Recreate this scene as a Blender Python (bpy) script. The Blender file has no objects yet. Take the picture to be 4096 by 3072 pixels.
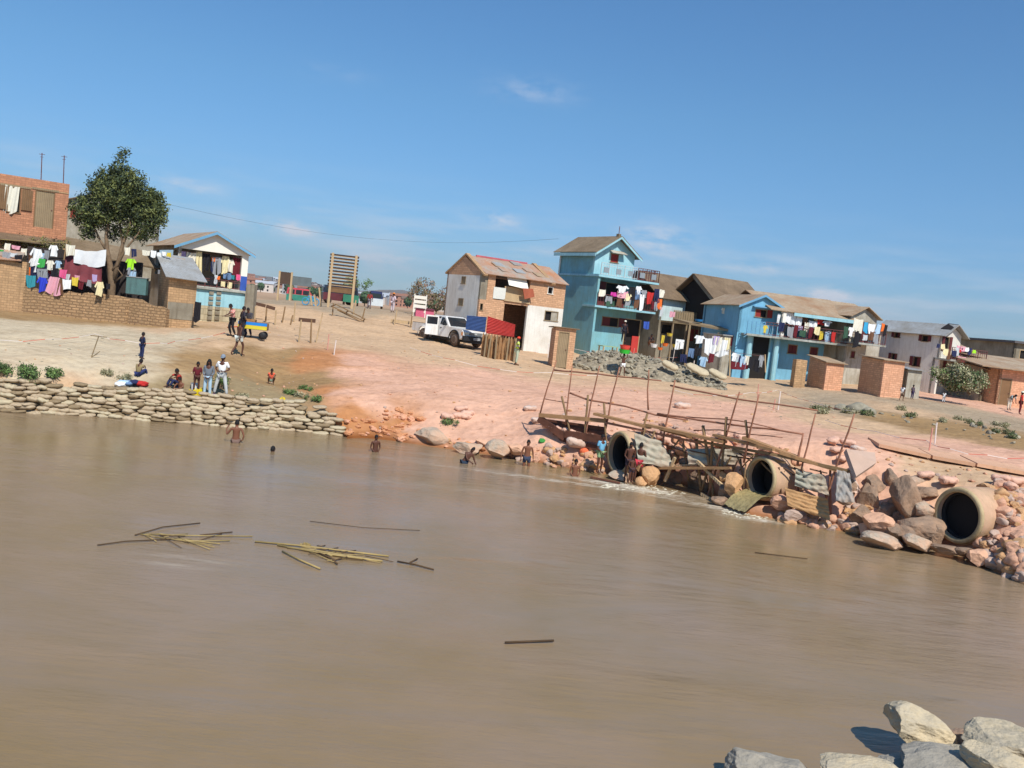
import bpy, bmesh, math, random
import numpy as np
from mathutils import Vector, Matrix, noise
random.seed(7); rng = np.random.default_rng(5)
S = bpy.context.scene; COL = S.collection
R = math.radians; sin, cos, PI = math.sin, math.cos, math.pi
# ---------------------------------------------------------------- camera
CH = 5.7; FPX = 3600.0; TH = math.atan(0.11); PH = math.atan(272.4/3600)
CAM = Vector((0, 0, CH))
U_ = Vector((0, sin(PH), cos(PH))); F_ = Vector((0, cos(PH), -sin(PH))); R_ = Vector((1, 0, 0))
cr = R_*cos(TH) + U_*sin(TH); cu = -R_*sin(TH) + U_*cos(TH)
cd = bpy.data.cameras.new('camera'); cam = bpy.data.objects.new('camera', cd); COL.objects.link(cam)
m = Matrix((cr, cu, -F_)).transposed().to_4x4(); m.translation = CAM; cam.matrix_world = m
cd.sensor_width = 36; cd.sensor_fit = 'HORIZONTAL'; cd.lens = 36*FPX/4096; cd.clip_end = 20000; cd.clip_start = .3
S.camera = cam
# ---------------------------------------------------------------- light
SUN = Vector((0.42, -0.91, 1.14)).normalized()
EL = math.asin(SUN.z); AZ = math.atan2(SUN.x, SUN.y)
ld = bpy.data.lights.new('sun', 'SUN'); ld.energy = 4.0; ld.angle = R(.5); ld.color = (1, .96, .90)
lo = bpy.data.objects.new('sun', ld); COL.objects.link(lo); lo.rotation_euler = SUN.to_track_quat('Z', 'Y').to_euler(); lo.location = (0, 0, 60)
W = bpy.data.worlds.new('World'); S.world = W; W.use_nodes = True
S.view_settings.view_transform = 'Standard'; S.view_settings.look = 'None'; S.view_settings.exposure = 0.24; S.view_settings.gamma = 1
S.cycles.max_bounces = 5; S.cycles.diffuse_bounces = 3; S.cycles.glossy_bounces = 3; S.cycles.transparent_max_bounces = 6
def ray(px, py):
    dx, dy = px-2048, py-1536
    u = dx*cos(TH) + dy*sin(TH); v = -dx*sin(TH) + dy*cos(TH)
    return Vector((u, FPX*cos(PH) - v*sin(PH), -FPX*sin(PH) - v*cos(PH)))
def pt(px, py, Y):
    r = ray(px, py); return CAM + r*(Y/r.y)
def ptz(px, py, z):
    r = ray(px, py); return CAM + r*((z-CH)/r.z)
def world_nodes():
    nt = W.node_tree; N = nt.nodes; L = nt.links; bg = N['Background']
    sky = N.new('ShaderNodeTexSky'); sky.sky_type = 'NISHITA'; sky.sun_disc = False
    sky.sun_elevation = EL; sky.sun_rotation = AZ; sky.altitude = 1250; sky.air_density = 1.35; sky.dust_density = 0.4; sky.ozone_density = 2.6
    bg.inputs['Strength'].default_value = 0.118
    def n(t, **k):
        x = N.new('ShaderNode'+t)
        for a, b in k.items(): setattr(x, a, b)
        return x
    def val(x, i, v):
        if hasattr(v, 'type') or hasattr(v, 'is_output'): L.new(v, x.inputs[i])
        else: x.inputs[i].default_value = v
    def mth(op, a, b=0.0, c=0.0):
        x = n('Math', operation=op); val(x, 0, a); val(x, 1, b); val(x, 2, c); return x.outputs[0]
    tc = n('TexCoord'); sep = n('SeparateXYZ'); L.new(tc.outputs['Generated'], sep.inputs[0])
    X, Y, Z = sep.outputs
    az = mth('ARCTAN2', X, Y)
    comb = n('CombineXYZ'); val(comb, 0, mth('MULTIPLY', az, 1.0)); val(comb, 1, mth('MULTIPLY', Z, 2.6)); val(comb, 2, 0.0)
    no = n('TexNoise'); no.inputs['Scale'].default_value = 26; no.inputs['Detail'].default_value = 7; no.inputs['Roughness'].default_value = .62; L.new(comb.outputs[0], no.inputs['Vector'])
    total = None
    # small fair-weather clouds: direction, half width, half height (radians), strength
    for px, py, w, h, s in [(2130, 362, .045, .011, .38), (750, 745, .034, .009, .7), (2640, 962, .04, .018, 1.1), (3310, 1188, .024, .009, 2.2),
                            (3030, 1065, .03, .010, .8), (1975, 878, .03, .009, 1.0), (560, 950, .03, .010, .6), (1100, 905, .04, .008, 1.2), (1190, 920, .02, .007, 1.3),
                            (1420, 1040, .03, .009, 1.0), (1600, 1045, .02, .008, 1.3), (1340, 290, .04, .008, .12), (3480, 1110, .05, .008, .25), (980, 1000, .02, .012, .45)]:
        d = ray(px, py).normalized()
        a = mth('DIVIDE', mth('SUBTRACT', az, math.atan2(d.x, d.y)), w)
        b = mth('DIVIDE', mth('SUBTRACT', mth('ADD', Z, mth('MULTIPLY', az, .02)), d.z + .02*math.atan2(d.x, d.y)), h)
        q = mth('MULTIPLY', mth('EXPONENT', mth('MULTIPLY', mth('ADD', mth('MULTIPLY', a, a), mth('MULTIPLY', b, b)), -1.0)), s)
        total = q if total is None else mth('ADD', total, q)
    # mask = smooth(noise)*blob
    mr = n('MapRange'); mr.inputs['From Min'].default_value = .40; mr.inputs['From Max'].default_value = .66; L.new(no.outputs['Fac'], mr.inputs['Value'])
    mk = mth('MULTIPLY', mth('MULTIPLY', total, .72), mr.outputs[0])
    # thin streaky band low in the sky
    comb2 = n('CombineXYZ'); val(comb2, 0, mth('MULTIPLY', az, 1.0)); val(comb2, 1, mth('MULTIPLY', Z, 7.0)); val(comb2, 2, 3.0)
    n2 = n('TexNoise'); n2.inputs['Scale'].default_value = 9; n2.inputs['Detail'].default_value = 6; L.new(comb2.outputs[0], n2.inputs['Vector'])
    mr2 = n('MapRange'); mr2.inputs['From Min'].default_value = .45; mr2.inputs['From Max'].default_value = .75; L.new(n2.outputs['Fac'], mr2.inputs['Value'])
    bz = mth('DIVIDE', mth('SUBTRACT', Z, .045), .055)
    band = mth('MULTIPLY', mth('EXPONENT', mth('MULTIPLY', mth('MULTIPLY', bz, bz), -1.0)), mth('MULTIPLY', mr2.outputs[0], .55))
    mk = mth('MINIMUM', mth('ADD', mk, band), .9)
    # grade of the clear sky
    tint = n('Mix', data_type='RGBA', blend_type='MULTIPLY'); tint.inputs['Factor'].default_value = 1
    L.new(sky.outputs[0], tint.inputs['A'])
    cr_ = n('ValToRGB'); L.new(Z, cr_.inputs[0]); e = cr_.color_ramp.elements
    e[0].position = 0.0; e[0].color = (*SKYS[0], 1); e[1].position = .50; e[1].color = (*SKYS[3], 1)
    for p_, c_ in ((.08, SKYS[1]), (.22, SKYS[2])): q_ = e.new(p_); q_.color = (*c_, 1)
    L.new(cr_.outputs[0], tint.inputs['B'])
    mx = n('Mix', data_type='RGBA'); L.new(mk, mx.inputs['Factor']); L.new(tint.outputs['Result'], mx.inputs['A']); mx.inputs['B'].default_value = (5.4, 5.6, 6.1, 1)
    L.new(mx.outputs['Result'], bg.inputs['Color'])
SKYS = [(.33, .53, .82), (.34, .55, .82), (.38, .63, .82), (.36, .65, .88)]
world_nodes()
# ---------------------------------------------------------------- materials
MATS = {}
def mat(name, col, rough=.85, var=.18, sc=1.5, bump=.25, bsc=12, kind=None, col2=None, spec=.3, metal=0, stain=None, p=None):
    if name in MATS: return MATS[name]
    mt = bpy.data.materials.new(name); mt.use_nodes = True; MATS[name] = mt
    nt = mt.node_tree; N = nt.nodes; L = nt.links; b = N['Principled BSDF']
    b.inputs['Roughness'].default_value = rough; b.inputs['Specular IOR Level'].default_value = spec; b.inputs['Metallic'].default_value = metal
    tc = N.new('ShaderNodeTexCoord')
    c4 = lambda c: (c[0], c[1], c[2], 1)
    def noi(scale, det=5, src='Object', rgh=.6):
        x = N.new('ShaderNodeTexNoise'); x.inputs['Scale'].default_value = scale; x.inputs['Detail'].default_value = det; x.inputs['Roughness'].default_value = rgh
        L.new(tc.outputs[src], x.inputs['Vector']); return x.outputs['Fac']
    def ramp(src, a, b_, lo=.3, hi=.7):
        x = N.new('ShaderNodeValToRGB'); x.color_ramp.elements[0].position = lo; x.color_ramp.elements[1].position = hi
        x.color_ramp.elements[0].color = c4(a); x.color_ramp.elements[1].color = c4(b_); L.new(src, x.inputs[0]); return x.outputs[0]
    def mix(f, a, b_, bt='MIX'):
        x = N.new('ShaderNodeMix'); x.data_type = 'RGBA'; x.blend_type = bt
        for k, v in (('Factor', f), ('A', a), ('B', b_)):
            if hasattr(v, 'is_output'): L.new(v, x.inputs[k])
            elif k == 'Factor': x.inputs[k].default_value = v
            else: x.inputs[k].default_value = c4(v)
        return x.outputs['Result']
    lo_ = [max(0, c*(1-var)) for c in col]; hi_ = [min(1, c*(1+var)) for c in col]
    base = ramp(noi(sc), lo_, hi_)
    h = noi(bsc, 4)
    if kind == 'brick':
        bt = N.new('ShaderNodeTexBrick'); dn = N.new('ShaderNodeTexNoise'); dn.inputs['Scale'].default_value = 1.1; dn.inputs['Detail'].default_value = 3; L.new(tc.outputs['UV'], dn.inputs['Vector'])
        dv = N.new('ShaderNodeVectorMath'); dv.operation = 'SCALE'; dv.inputs['Scale'].default_value = .22 if name == 'rough_masonry' else .05; L.new(dn.outputs['Color'], dv.inputs[0]); da = N.new('ShaderNodeVectorMath'); da.operation = 'ADD'; L.new(dv.outputs[0], da.inputs[0]); L.new(tc.outputs['UV'], da.inputs[1]); L.new(da.outputs[0], bt.inputs['Vector'])
        bw, bh, mo = p or (.30, .135, .016)
        bt.inputs['Scale'].default_value = 1; bt.inputs['Brick Width'].default_value = bw; bt.inputs['Row Height'].default_value = bh; bt.inputs['Mortar Size'].default_value = mo
        bt.inputs['Mortar Smooth'].default_value = .3
        bt.inputs['Color1'].default_value = c4([min(1, c*1.22) for c in col]); bt.inputs['Color2'].default_value = c4([c*.68 for c in col]); bt.inputs['Mortar'].default_value = c4(col2 or [c*.55 for c in col])
        base = mix(.30, bt.outputs['Color'], base, 'MIX')
        mm = N.new('ShaderNodeMath'); mm.operation = 'SUBTRACT'; L.new(h, mm.inputs[0]); L.new(bt.outputs['Fac'], mm.inputs[1]); h = mm.outputs[0]
    if kind in ('tin', 'tile', 'plank'):
        w = N.new('ShaderNodeTexWave'); L.new(tc.outputs['UV'], w.inputs['Vector']); w.inputs['Scale'].default_value = p or 4; w.inputs['Distortion'].default_value = .4 if kind != 'tile' else 3
        w.bands_direction = 'X'
        base = mix(.35, base, mix(w.outputs['Fac'], [c*.5 for c in col], [min(1, c*1.2) for c in col]))
        if kind == 'tile':
            w2 = N.new('ShaderNodeTexWave'); L.new(tc.outputs['UV'], w2.inputs['Vector']); w2.inputs['Scale'].default_value = 2.2; w2.inputs['Distortion'].default_value = 2; w2.bands_direction = 'Y'
            base = mix(.3, base, mix(w2.outputs['Fac'], [c*.4 for c in col], [min(1, c*1.2) for c in col]))
        mm = N.new('ShaderNodeMath'); mm.operation = 'ADD'; L.new(h, mm.inputs[0]); L.new(w.outputs['Fac'], mm.inputs[1]); h = mm.outputs[0]
    if kind == 'stripe':
        w = N.new('ShaderNodeTexWave'); L.new(tc.outputs['UV'], w.inputs['Vector']); w.inputs['Scale'].default_value = p or 3; w.bands_direction = 'Y'
        base = mix(ramp(w.outputs['Fac'], (0, 0, 0), (1, 1, 1), .48, .52), base, col2)
    if kind == 'spots':
        base = mix(ramp(noi(p or 9, 2), (0, 0, 0), (1, 1, 1), .52, .6), base, col2)
    if stain:
        base = mix(ramp(noi(.55, 7, rgh=.7), (0, 0, 0), (.65,)*3 if kind == 'brick' else (1, 1, 1), .38, .66), base, stain)
        # vertical run marks
        mp = N.new('ShaderNodeMapping'); mp.inputs['Scale'].default_value = (5, 5, .5); L.new(tc.outputs['Object'], mp.inputs[0])
        x = N.new('ShaderNodeTexNoise'); x.inputs['Scale'].default_value = 1.2; x.inputs['Detail'].default_value = 5; L.new(mp.outputs[0], x.inputs['Vector'])
        f = ramp(x.outputs['Fac'], (0, 0, 0), (.55, .55, .55), .5, .75)
        base = mix(f, base, [s*.7 for s in stain])
    L.new(base, b.inputs['Base Color'])
    bp = N.new('ShaderNodeBump'); bp.inputs['Strength'].default_value = bump; bp.inputs['Distance'].default_value = .04; L.new(h, bp.inputs['Height']); L.new(bp.outputs[0], b.inputs['Normal'])
    return mt
# ---------------------------------------------------------------- mesh builder
def uvbox(me):
    uvl = me.uv_layers.new(name='UVMap'); n = len(me.loops)
    if n == 0: return
    for p in me.polygons:
        no = p.normal
        if abs(no.z) > .95: a, b = Vector((1, 0, 0)), Vector((0, 1, 0))
        else:
            a = Vector((-no.y, no.x, 0)).normalized(); b = no.cross(a)
            if b.z < 0: b = -b
        for li in p.loop_indices:
            co = me.vertices[me.loops[li].vertex_index].co
            uvl.data[li].uv = (co.dot(a), co.dot(b))
class MB:
    def __init__(s, T=None): s.v = []; s.f = []; s.T = T
    def add(s, vs, fs):
        n = len(s.v)
        for v in vs: s.v.append(Vector(s.T(*v)) if s.T else Vector(v))
        s.f += [tuple(i+n for i in f) for f in fs]; return s
    def box(s, x0, x1, y0, y1, z0, z1):
        return s.add([(x0, y0, z0), (x1, y0, z0), (x1, y1, z0), (x0, y1, z0), (x0, y0, z1), (x1, y0, z1), (x1, y1, z1), (x0, y1, z1)],
                     [(0, 3, 2, 1), (4, 5, 6, 7), (0, 1, 5, 4), (1, 2, 6, 5), (2, 3, 7, 6), (3, 0, 4, 7)])
    def prism(s, poly, n0, n1):   # poly in (s,z), extruded along n
        k = len(poly); vs = [(a, n0, b) for a, b in poly] + [(a, n1, b) for a, b in poly]
        return s.add(vs, [tuple(range(k)), tuple(range(2*k-1, k-1, -1))] + [(i, (i+1) % k, (i+1) % k + k, i+k) for i in range(k)])
    def slab(s, quad, t):         # quad corners (3d), thickness downwards along normal
        q = [Vector(p) for p in quad]; n = (q[1]-q[0]).cross(q[-1]-q[0]).normalized()*t
        k = len(q); return s.add(q + [p-n for p in q], [tuple(range(k)), tuple(range(2*k-1, k-1, -1))] + [(i, i+k, (i+1) % k + k, (i+1) % k) for i in range(k)])
    def bar(s, p, q, w=.05, h=None, up=(0, 0, 1)):
        p, q = Vector(p), Vector(q); h = h or w; d = (q-p).normalized(); u = Vector(up)
        if abs(d.dot(u)) > .97: u = Vector((0, 1, 0))
        a = d.cross(u).normalized()*w/2; b = a.normalized().cross(d)*h/2
        vs = [p-a-b, p+a-b, p+a+b, p-a+b, q-a-b, q+a-b, q+a+b, q-a+b]
        return s.add(vs, [(0, 3, 2, 1), (4, 5, 6, 7), (0, 1, 5, 4), (1, 2, 6, 5), (2, 3, 7, 6), (3, 0, 4, 7)])
    def tube(s, pts, r, n=7, caps=True, flat=1.0):
        P = [Vector(p) for p in pts]; k = len(P); rs = r if hasattr(r, '__len__') else [r]*k; vs = []; last = None
        for i in range(k):
            d = (P[min(i+1, k-1)]-P[max(i-1, 0)]).normalized()
            if last is None:
                u = Vector((0, 0, 1)) if abs(d.z) < .9 else Vector((1, 0, 0)); a = d.cross(u).normalized()
            else: a = (last - d*last.dot(d)).normalized()
            last = a; b = d.cross(a)
            for j in range(n): t = 2*PI*j/n; vs.append(P[i] + a*cos(t)*rs[i] + b*sin(t)*rs[i]*flat)
        fs = [(i*n+j, i*n+(j+1) % n, (i+1)*n+(j+1) % n, (i+1)*n+j) for i in range(k-1) for j in range(n)]
        if caps: fs += [tuple(range(n-1, -1, -1)), tuple((k-1)*n+j for j in range(n))]
        return s.add(vs, fs)
    def lathe(s, prof, n=16, c=(0, 0, 0)):
        vs = [(c[0]+r*cos(2*PI*j/n), c[1]+r*sin(2*PI*j/n), c[2]+z) for r, z in prof for j in range(n)]; k = len(prof)
        return s.add(vs, [(i*n+j, i*n+(j+1) % n, (i+1)*n+(j+1) % n, (i+1)*n+j) for i in range(k-1) for j in range(n)] + [tuple(range(n-1, -1, -1)), tuple((k-1)*n+j for j in range(n))])
    def ball(s, c, r, n=10, sc=(1, 1, 1)):
        prof = [(max(.02, sin(PI*i/n))*r, -cos(PI*i/n)*r) for i in range(n+1)]; m2 = n+4
        vs = [(c[0]+a*cos(2*PI*j/m2)*sc[0], c[1]+a*sin(2*PI*j/m2)*sc[1], c[2]+z*sc[2]) for a, z in prof for j in range(m2)]
        return s.add(vs, [(i*m2+j, i*m2+(j+1) % m2, (i+1)*m2+(j+1) % m2, (i+1)*m2+j) for i in range(n) for j in range(m2)] + [tuple(range(m2-1, -1, -1)), tuple(n*m2+j for j in range(m2))])
    def mesh(s, name, mt, smooth=False, recalc=True):
        me = bpy.data.meshes.new(name); me.from_pydata([tuple(v) for v in s.v], [], s.f)
        if recalc:
            bm = bmesh.new(); bm.from_mesh(me); bmesh.ops.recalc_face_normals(bm, faces=bm.faces); bm.to_mesh(me); bm.free()
        me.update()
        if smooth: me.polygons.foreach_set('use_smooth', [True]*len(me.polygons))
        uvbox(me)
        if mt: me.materials.append(mt)
        return me
    def build(s, name, mt, parent=None, smooth=False, recalc=True, label=None):
        o = bpy.data.objects.new(name, s.mesh(name, mt, smooth, recalc)); COL.objects.link(o); o.parent = parent
        if label: o['label'] = label
        return o
    def solo(s, name, mt, label, cat, group=None, smooth=False, recalc=True):
        xs = [v.x for v in s.v]; ys = [v.y for v in s.v]; zs = [v.z for v in s.v]
        c = Vector(((min(xs)+max(xs))/2, (min(ys)+max(ys))/2, min(zs))); s.v = [v-c for v in s.v]
        o = s.build(name, mt, None, smooth, recalc); o.location = c; tag(o, label, cat, group); return o
LAB = {}
def tag(o, label, cat, group=None):
    o['label'] = label; o['category'] = cat
    if group: o['group'] = group
    LAB.setdefault(label, []).append(o.name)
    return o
def thing(name, label, cat, loc=(0, 0, 0), rz=0, group=None):
    o = bpy.data.objects.new(name, None); COL.objects.link(o); o.location = loc; o.rotation_euler = (0, 0, rz); o.empty_display_size = .2
    return tag(o, label, cat, group)
KIDS = {}
def cptree(o, parent=None):
    c = o.copy(); COL.objects.link(c); c.parent = parent
    for ch in [x for x in bpy.data.objects if x.parent == o]: cptree(ch, c)
    return c
class Fac:
    """a facade plane: origin at a corner, local x along the wall, local y inwards"""
    def __init__(s, px, py, D, a, z0=None):
        s.o = pt(px, py, D); s.a = R(a); s.z0 = s.o.z if z0 is None else z0; s.o.z = s.z0
        s.ex = Vector((cos(s.a), sin(s.a), 0)); s.ny = Vector((-sin(s.a), cos(s.a), 0))
    def uv(s, px, py, off=0):
        r = ray(px, py); t = (s.o + s.ny*off - CAM).dot(s.ny)/r.dot(s.ny); q = CAM + r*t - s.o
        return q.dot(s.ex), q.z
    def sv(s, px, py, x0=0):
        r = ray(px, py); t = (s.o + s.ex*x0 - CAM).dot(s.ex)/r.dot(s.ex); q = CAM + r*t - s.o
        return q.dot(s.ny), q.z
    def rect(s, x1, y1, x2, y2, off=0):
        a = s.uv(x1, y1, off); b = s.uv(x2, y2, off); return min(a[0], b[0]), max(a[0], b[0]), min(a[1], b[1]), max(a[1], b[1])
    def srect(s, x1, y1, x2, y2, x0=0):
        a = s.sv(x1, y1, x0); b = s.sv(x2, y2, x0); return min(a[0], b[0]), max(a[0], b[0]), min(a[1], b[1]), max(a[1], b[1])
    def w(s, x, y, z): return s.o + s.ex*x + s.ny*y + Vector((0, 0, z))
# ================================================================ GROUND
CP = []   # (x, y, z)
for px, py, z in [(-700, 1565, 0), (0, 1645, 0), (300, 1660, 0), (600, 1682, 0), (900, 1704, 0), (1150, 1722, 0), (1300, 1733, 0), (1550, 1760, 0), (1780, 1790, 0), (2060, 1833, 0), (2350, 1885, 0),
                  (2480, 1908, 0), (2700, 1975, 0), (2950, 2050, 0), (3060, 2068, 0), (3300, 2110, 0), (3500, 2150, 0), (3700, 2190, 0), (3840, 2225, 0), (4000, 2300, 0), (4150, 2350, 0), (4600, 2560, 0),
                  (-700, 1365, 1.7), (-700, 1215, 2.8),
                  (0, 1510, 1.25), (300, 1530, 1.25), (600, 1570, 1.15), (900, 1600, 1.05), (1150, 1620, 1.0), (1330, 1640, .95),
                  (0, 1440, 1.75), (0, 1370, 2.2), (0, 1280, 2.8), (300, 1460, 1.75), (300, 1390, 2.2), (300, 1290, 2.8), (600, 1500, 1.6), (600, 1420, 2.2), (600, 1305, 2.9),
                  (900, 1590, 1.15), (900, 1500, 1.7), (900, 1420, 2.3), (920, 1345, 3.0), (800, 1310, 3.0), (1100, 1540, 1.3), (1100, 1450, 2.1), (1100, 1340, 3.1), (1100, 1270, 3.8), (1050, 1215, 4.5),
                  (1300, 1650, .9), (1300, 1560, 1.5), (1300, 1450, 2.3), (1300, 1350, 3.1), (1300, 1280, 3.9), (1250, 1206, 4.85), (1180, 1203, 4.8), (1420, 1232, 4.85), (1560, 1252, 4.8), (1700, 1275, 4.6), (1600, 1310, 3.9),
                  (1550, 1700, .75), (1550, 1600, 1.4), (1550, 1500, 2.1), (1550, 1400, 2.9), (1780, 1700, 1.0), (1780, 1600, 1.65), (1780, 1500, 2.3), (1780, 1425, 2.9), (1780, 1370, 3.3),
                  (2060, 1740, 1.0), (2060, 1640, 1.55), (2060, 1520, 2.3), (2065, 1430, 3.0), (2060, 1370, 3.35), (2200, 1780, .9), (2230, 1690, 1.5),
                  (2350, 1700, 1.75), (2350, 1600, 2.15), (2350, 1500, 2.65), (2350, 1440, 2.95), (2350, 1385, 3.5),
                  (2650, 1750, 1.8), (2650, 1640, 2.15), (2650, 1540, 2.6), (2650, 1480, 2.95), (2650, 1430, 3.5),
                  (2950, 1790, 1.95), (2950, 1660, 2.3), (2950, 1560, 2.6), (2950, 1490, 3.15), (2950, 1440, 3.55),
                  (3250, 1840, 1.95), (3250, 1700, 2.25), (3250, 1600, 2.55), (3300, 1540, 3.15), (3250, 1460, 3.55),
                  (3500, 1890, 1.9), (3500, 1750, 2.3), (3500, 1640, 2.8), (3550, 1580, 3.2), (3500, 1490, 3.5),
                  (3700, 1870, 2.1), (3700, 1780, 2.35), (3700, 1700, 2.5), (3700, 1600, 3.1), (3700, 1530, 3.4),
                  (3840, 1880, 2.15), (4000, 1920, 2.15), (3980, 1960, 2.05), (4060, 2000, 1.8), (4096, 2180, .9), (4096, 2080, 1.4), (4096, 1950, 2.0), (4096, 1880, 2.25), (4096, 1800, 2.4), (4096, 1700, 2.55), (4096, 1610, 3.1), (4096, 1560, 3.35),
                  (4700, 1900, 2.4), (4700, 1700, 2.8)]:
    q = ptz(px, py, z); CP.append((q.x, q.y, q.z))
for x in range(-40, 50, 9):        # behind the village and the river bed
    CP.append((x, 100, 3.9 if x > 2 or x < -26 else 4.75)); CP.append((x, 150, 3.6)); CP.append((x, 260, 3.0))
    CP.append((x, 26 if x < 2 else 20 if x > 8 else 23, -1.6)); CP.append((x, 18 if x < 6 else 16, -1.8))
for x in (-12, 0, 12, 24, 36, -24): CP.append((x, 80, 3.9 if x > 4 or x < -22 else 4.8))
for x, y, z in [(-18, 62, 3.2), (-24, 58, 3.0), (-12, 60, 3.2), (-30, 50, 2.9)]: CP.append((x, y, z))
for x, y, z in [(-14, 8.5, 0), (-14, 5, 2), (-6, 8.5, 0), (-6, 5, 2.2), (0, 8.8, 0), (0, 5.5, 2.2), (3, 9.2, 0), (3, 6.5, 1.8), (5, 11.5, 0), (5, 8.5, 1.3), (8, 13.0, 0), (8, 9.5, 1.2), (14, 14.0, 0), (14, 10, 1.6),
                (-14, 12, -1.5), (-6, 12, -1.5), (0, 12.2, -1.4), (4, 13.2, -1.2), (8, 16, -1.3), (14, 16.3, -1.2), (0, 2, 3.9), (8, 3, 3.9), (-8, 2, 3.9)]: CP.append((x, y, z))
CPA = np.array(CP); _n = len(CPA)
_d = np.sqrt(((CPA[:, None, :2]-CPA[None, :, :2])**2).sum(-1))
_A = np.zeros((_n+3, _n+3)); _A[:_n, :_n] = _d + np.eye(_n)*-.12; _A[:_n, _n:] = np.c_[np.ones(_n), CPA[:, :2]]; _A[_n:, :_n] = _A[:_n, _n:].T
_w = np.linalg.solve(_A, np.r_[CPA[:, 2], 0, 0, 0])
def wob(x, y, s, k=0):   # cheap smooth pseudo noise, about -1..1
    return (np.sin(x*1.3*s+y*.7*s+k)+np.sin(-x*.9*s+y*1.6*s+2.1*k+1)+np.sin(x*2.3*s+y*1.9*s+k*.7+4)*.6+np.sin(x*3.1*s-y*2.7*s+k*1.9)*.5)/3.1
PIPES = [(2474, 1812, 34.0, .86), (3040, 1912, 30.1, .76), (3830, 2062, 27.0, .88)]
PAX = Vector((sin(R(65)), cos(R(65)), 0)); PNX = Vector((cos(R(65)), -sin(R(65)), 0))
PC = [pt(a, b, d) for a, b, d, r in PIPES]
_sh = [ptz(px, py, 0) for px, py in ((-400, 1608), (0, 1645), (300, 1660), (600, 1682), (900, 1706), (1150, 1722), (1300, 1735), (1400, 1745), (1550, 1760), (2060, 1833), (2350, 1885), (2480, 1908), (2700, 1975), (2950, 2050), (3060, 2068), (3300, 2110), (3500, 2150), (3700, 2190), (3840, 2222), (4000, 2295), (4150, 2350), (4600, 2560))]
SHX = np.array([p.x for p in _sh]); SHY = np.array([p.y for p in _sh]); x2a = ptz(2590, 1940, 0).x; x2b = ptz(2930, 2040, 0).x
np.seterr(over='ignore')
def zt(x, y):
    x = np.asarray(x, float); y = np.asarray(y, float); sh = x.shape; X = x.ravel(); Y = y.ravel(); out = np.empty(X.shape)
    for i in range(0, len(X), 4000):
        xs, ys = X[i:i+4000], Y[i:i+4000]
        dd = np.sqrt((xs[:, None]-CPA[None, :, 0])**2+(ys[:, None]-CPA[None, :, 1])**2)
        z = dd @ _w[:_n] + _w[_n] + _w[_n+1]*xs + _w[_n+2]*ys
        far = np.clip((ys-170)/120, 0, 1) ; side = np.clip((np.abs(xs)-60)/60, 0, 1); k = np.maximum(far, side)
        z = z*(1-k) + k*3.0
        rough = np.clip((z-.2)/.6, 0, 1)*(1-k)
        slope = np.exp(-((z-1.2)/.9)**2)
        z = z + rough*(.05*wob(xs, ys, 1.1) + .035*wob(xs, ys, 3.1, 2)) + slope*rough*np.where(xs > -9, 1, .35)*(.055*wob(xs, ys, 2.3, 5)+.025*wob(xs, ys, 6.5, 1))
        # cut faces: behind the sandbag revetment and the hollow under the walkway
        ys_ = np.interp(xs, SHX, SHY); lim = (ys-ys_-.15)*2.2-.3; kk = 1/(1+np.exp((xs-SHX[7]+.3)*6)); z = np.where(ys > 17.5, z*(1-kk)+np.minimum(z, np.maximum(lim, -1.5))*kk, z)
        kk = 1/(1+np.exp(-(xs-SHX[7]-.2)*5)); lim = (ys-ys_+.03)*.9; z = np.where(ys > 17.5, z*(1-kk)+np.minimum(z, np.maximum(lim, -1.2))*kk, z)
        kk = (1/(1+np.exp((x2a-xs)*6)))*(1/(1+np.exp((xs-x2b)*6))); lim = (ys-ys_-3.0)*3.2-.25; z = z*(1-kk)+np.minimum(z, np.maximum(lim, -1.0))*kk
        for (a, b, d, r), c in zip(PIPES, PC):   # the cut in the bank where each culvert comes out
            u = (xs-c.x)*PAX.x+(ys-c.y)*PAX.y; v = (xs-c.x)*PNX.x+(ys-c.y)*PNX.y
            m_ = (1/(1+np.exp((np.abs(v)-r*1.02)*9)))*(1/(1+np.exp((u-(.85 if c.x < 10 else .45))*9)))*(1/(1+np.exp((-u-2.2)*4)))
            z = z*(1-m_) + np.minimum(z, c.z-r-.12)*m_
        out[i:i+4000] = z
    return out.reshape(sh)
def G(px, py, y0=18, y1=260):
    r = ray(px, py); Y = np.concatenate([np.arange(y0, 90, .25), np.arange(90, y1, 1.5)]); t = Y/r.y
    zz = CH + r.z*t; h = zt(r.x*t, Y); k = np.nonzero(zz < np.maximum(h, 0.0))[0]
    if len(k) == 0 or k[0] == 0: q = pt(px, py, 60); return Vector((q.x, q.y, float(zt(q.x, q.y))))
    i = k[0]; a, b = Y[i-1], Y[i]
    for _ in range(12):
        c = (a+b)/2; tt = c/r.y
        if CH+r.z*tt < max(float(zt(r.x*tt, c)), 0): b = c
        else: a = c
    return CAM + r*(a/r.y)
def gz(x, y): return float(zt(x, y))
def grid_axis(lo, hi, segs):
    return np.unique(np.round(np.concatenate([np.arange(a, b, s) for a, b, s in segs]+[[hi]]), 3))
gx = grid_axis(-4000, 4000, [(-4000, -400, 400), (-400, -60, 40), (-60, -34, 2), (-34, -22, .5), (-22, 24, .2), (24, 40, .6), (40, 64, 3), (64, 400, 40), (400, 4000, 400)])
gy = grid_axis(-20, 9000, [(-20, 4, 4), (4, 18, .7), (18, 24, .5), (24, 50, .2), (50, 75, .4), (75, 130, 1.5), (130, 300, 8), (300, 1200, 60), (1200, 9000, 700)])
GX, GY = np.meshgrid(gx, gy); GZ = zt(GX, GY)
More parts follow.
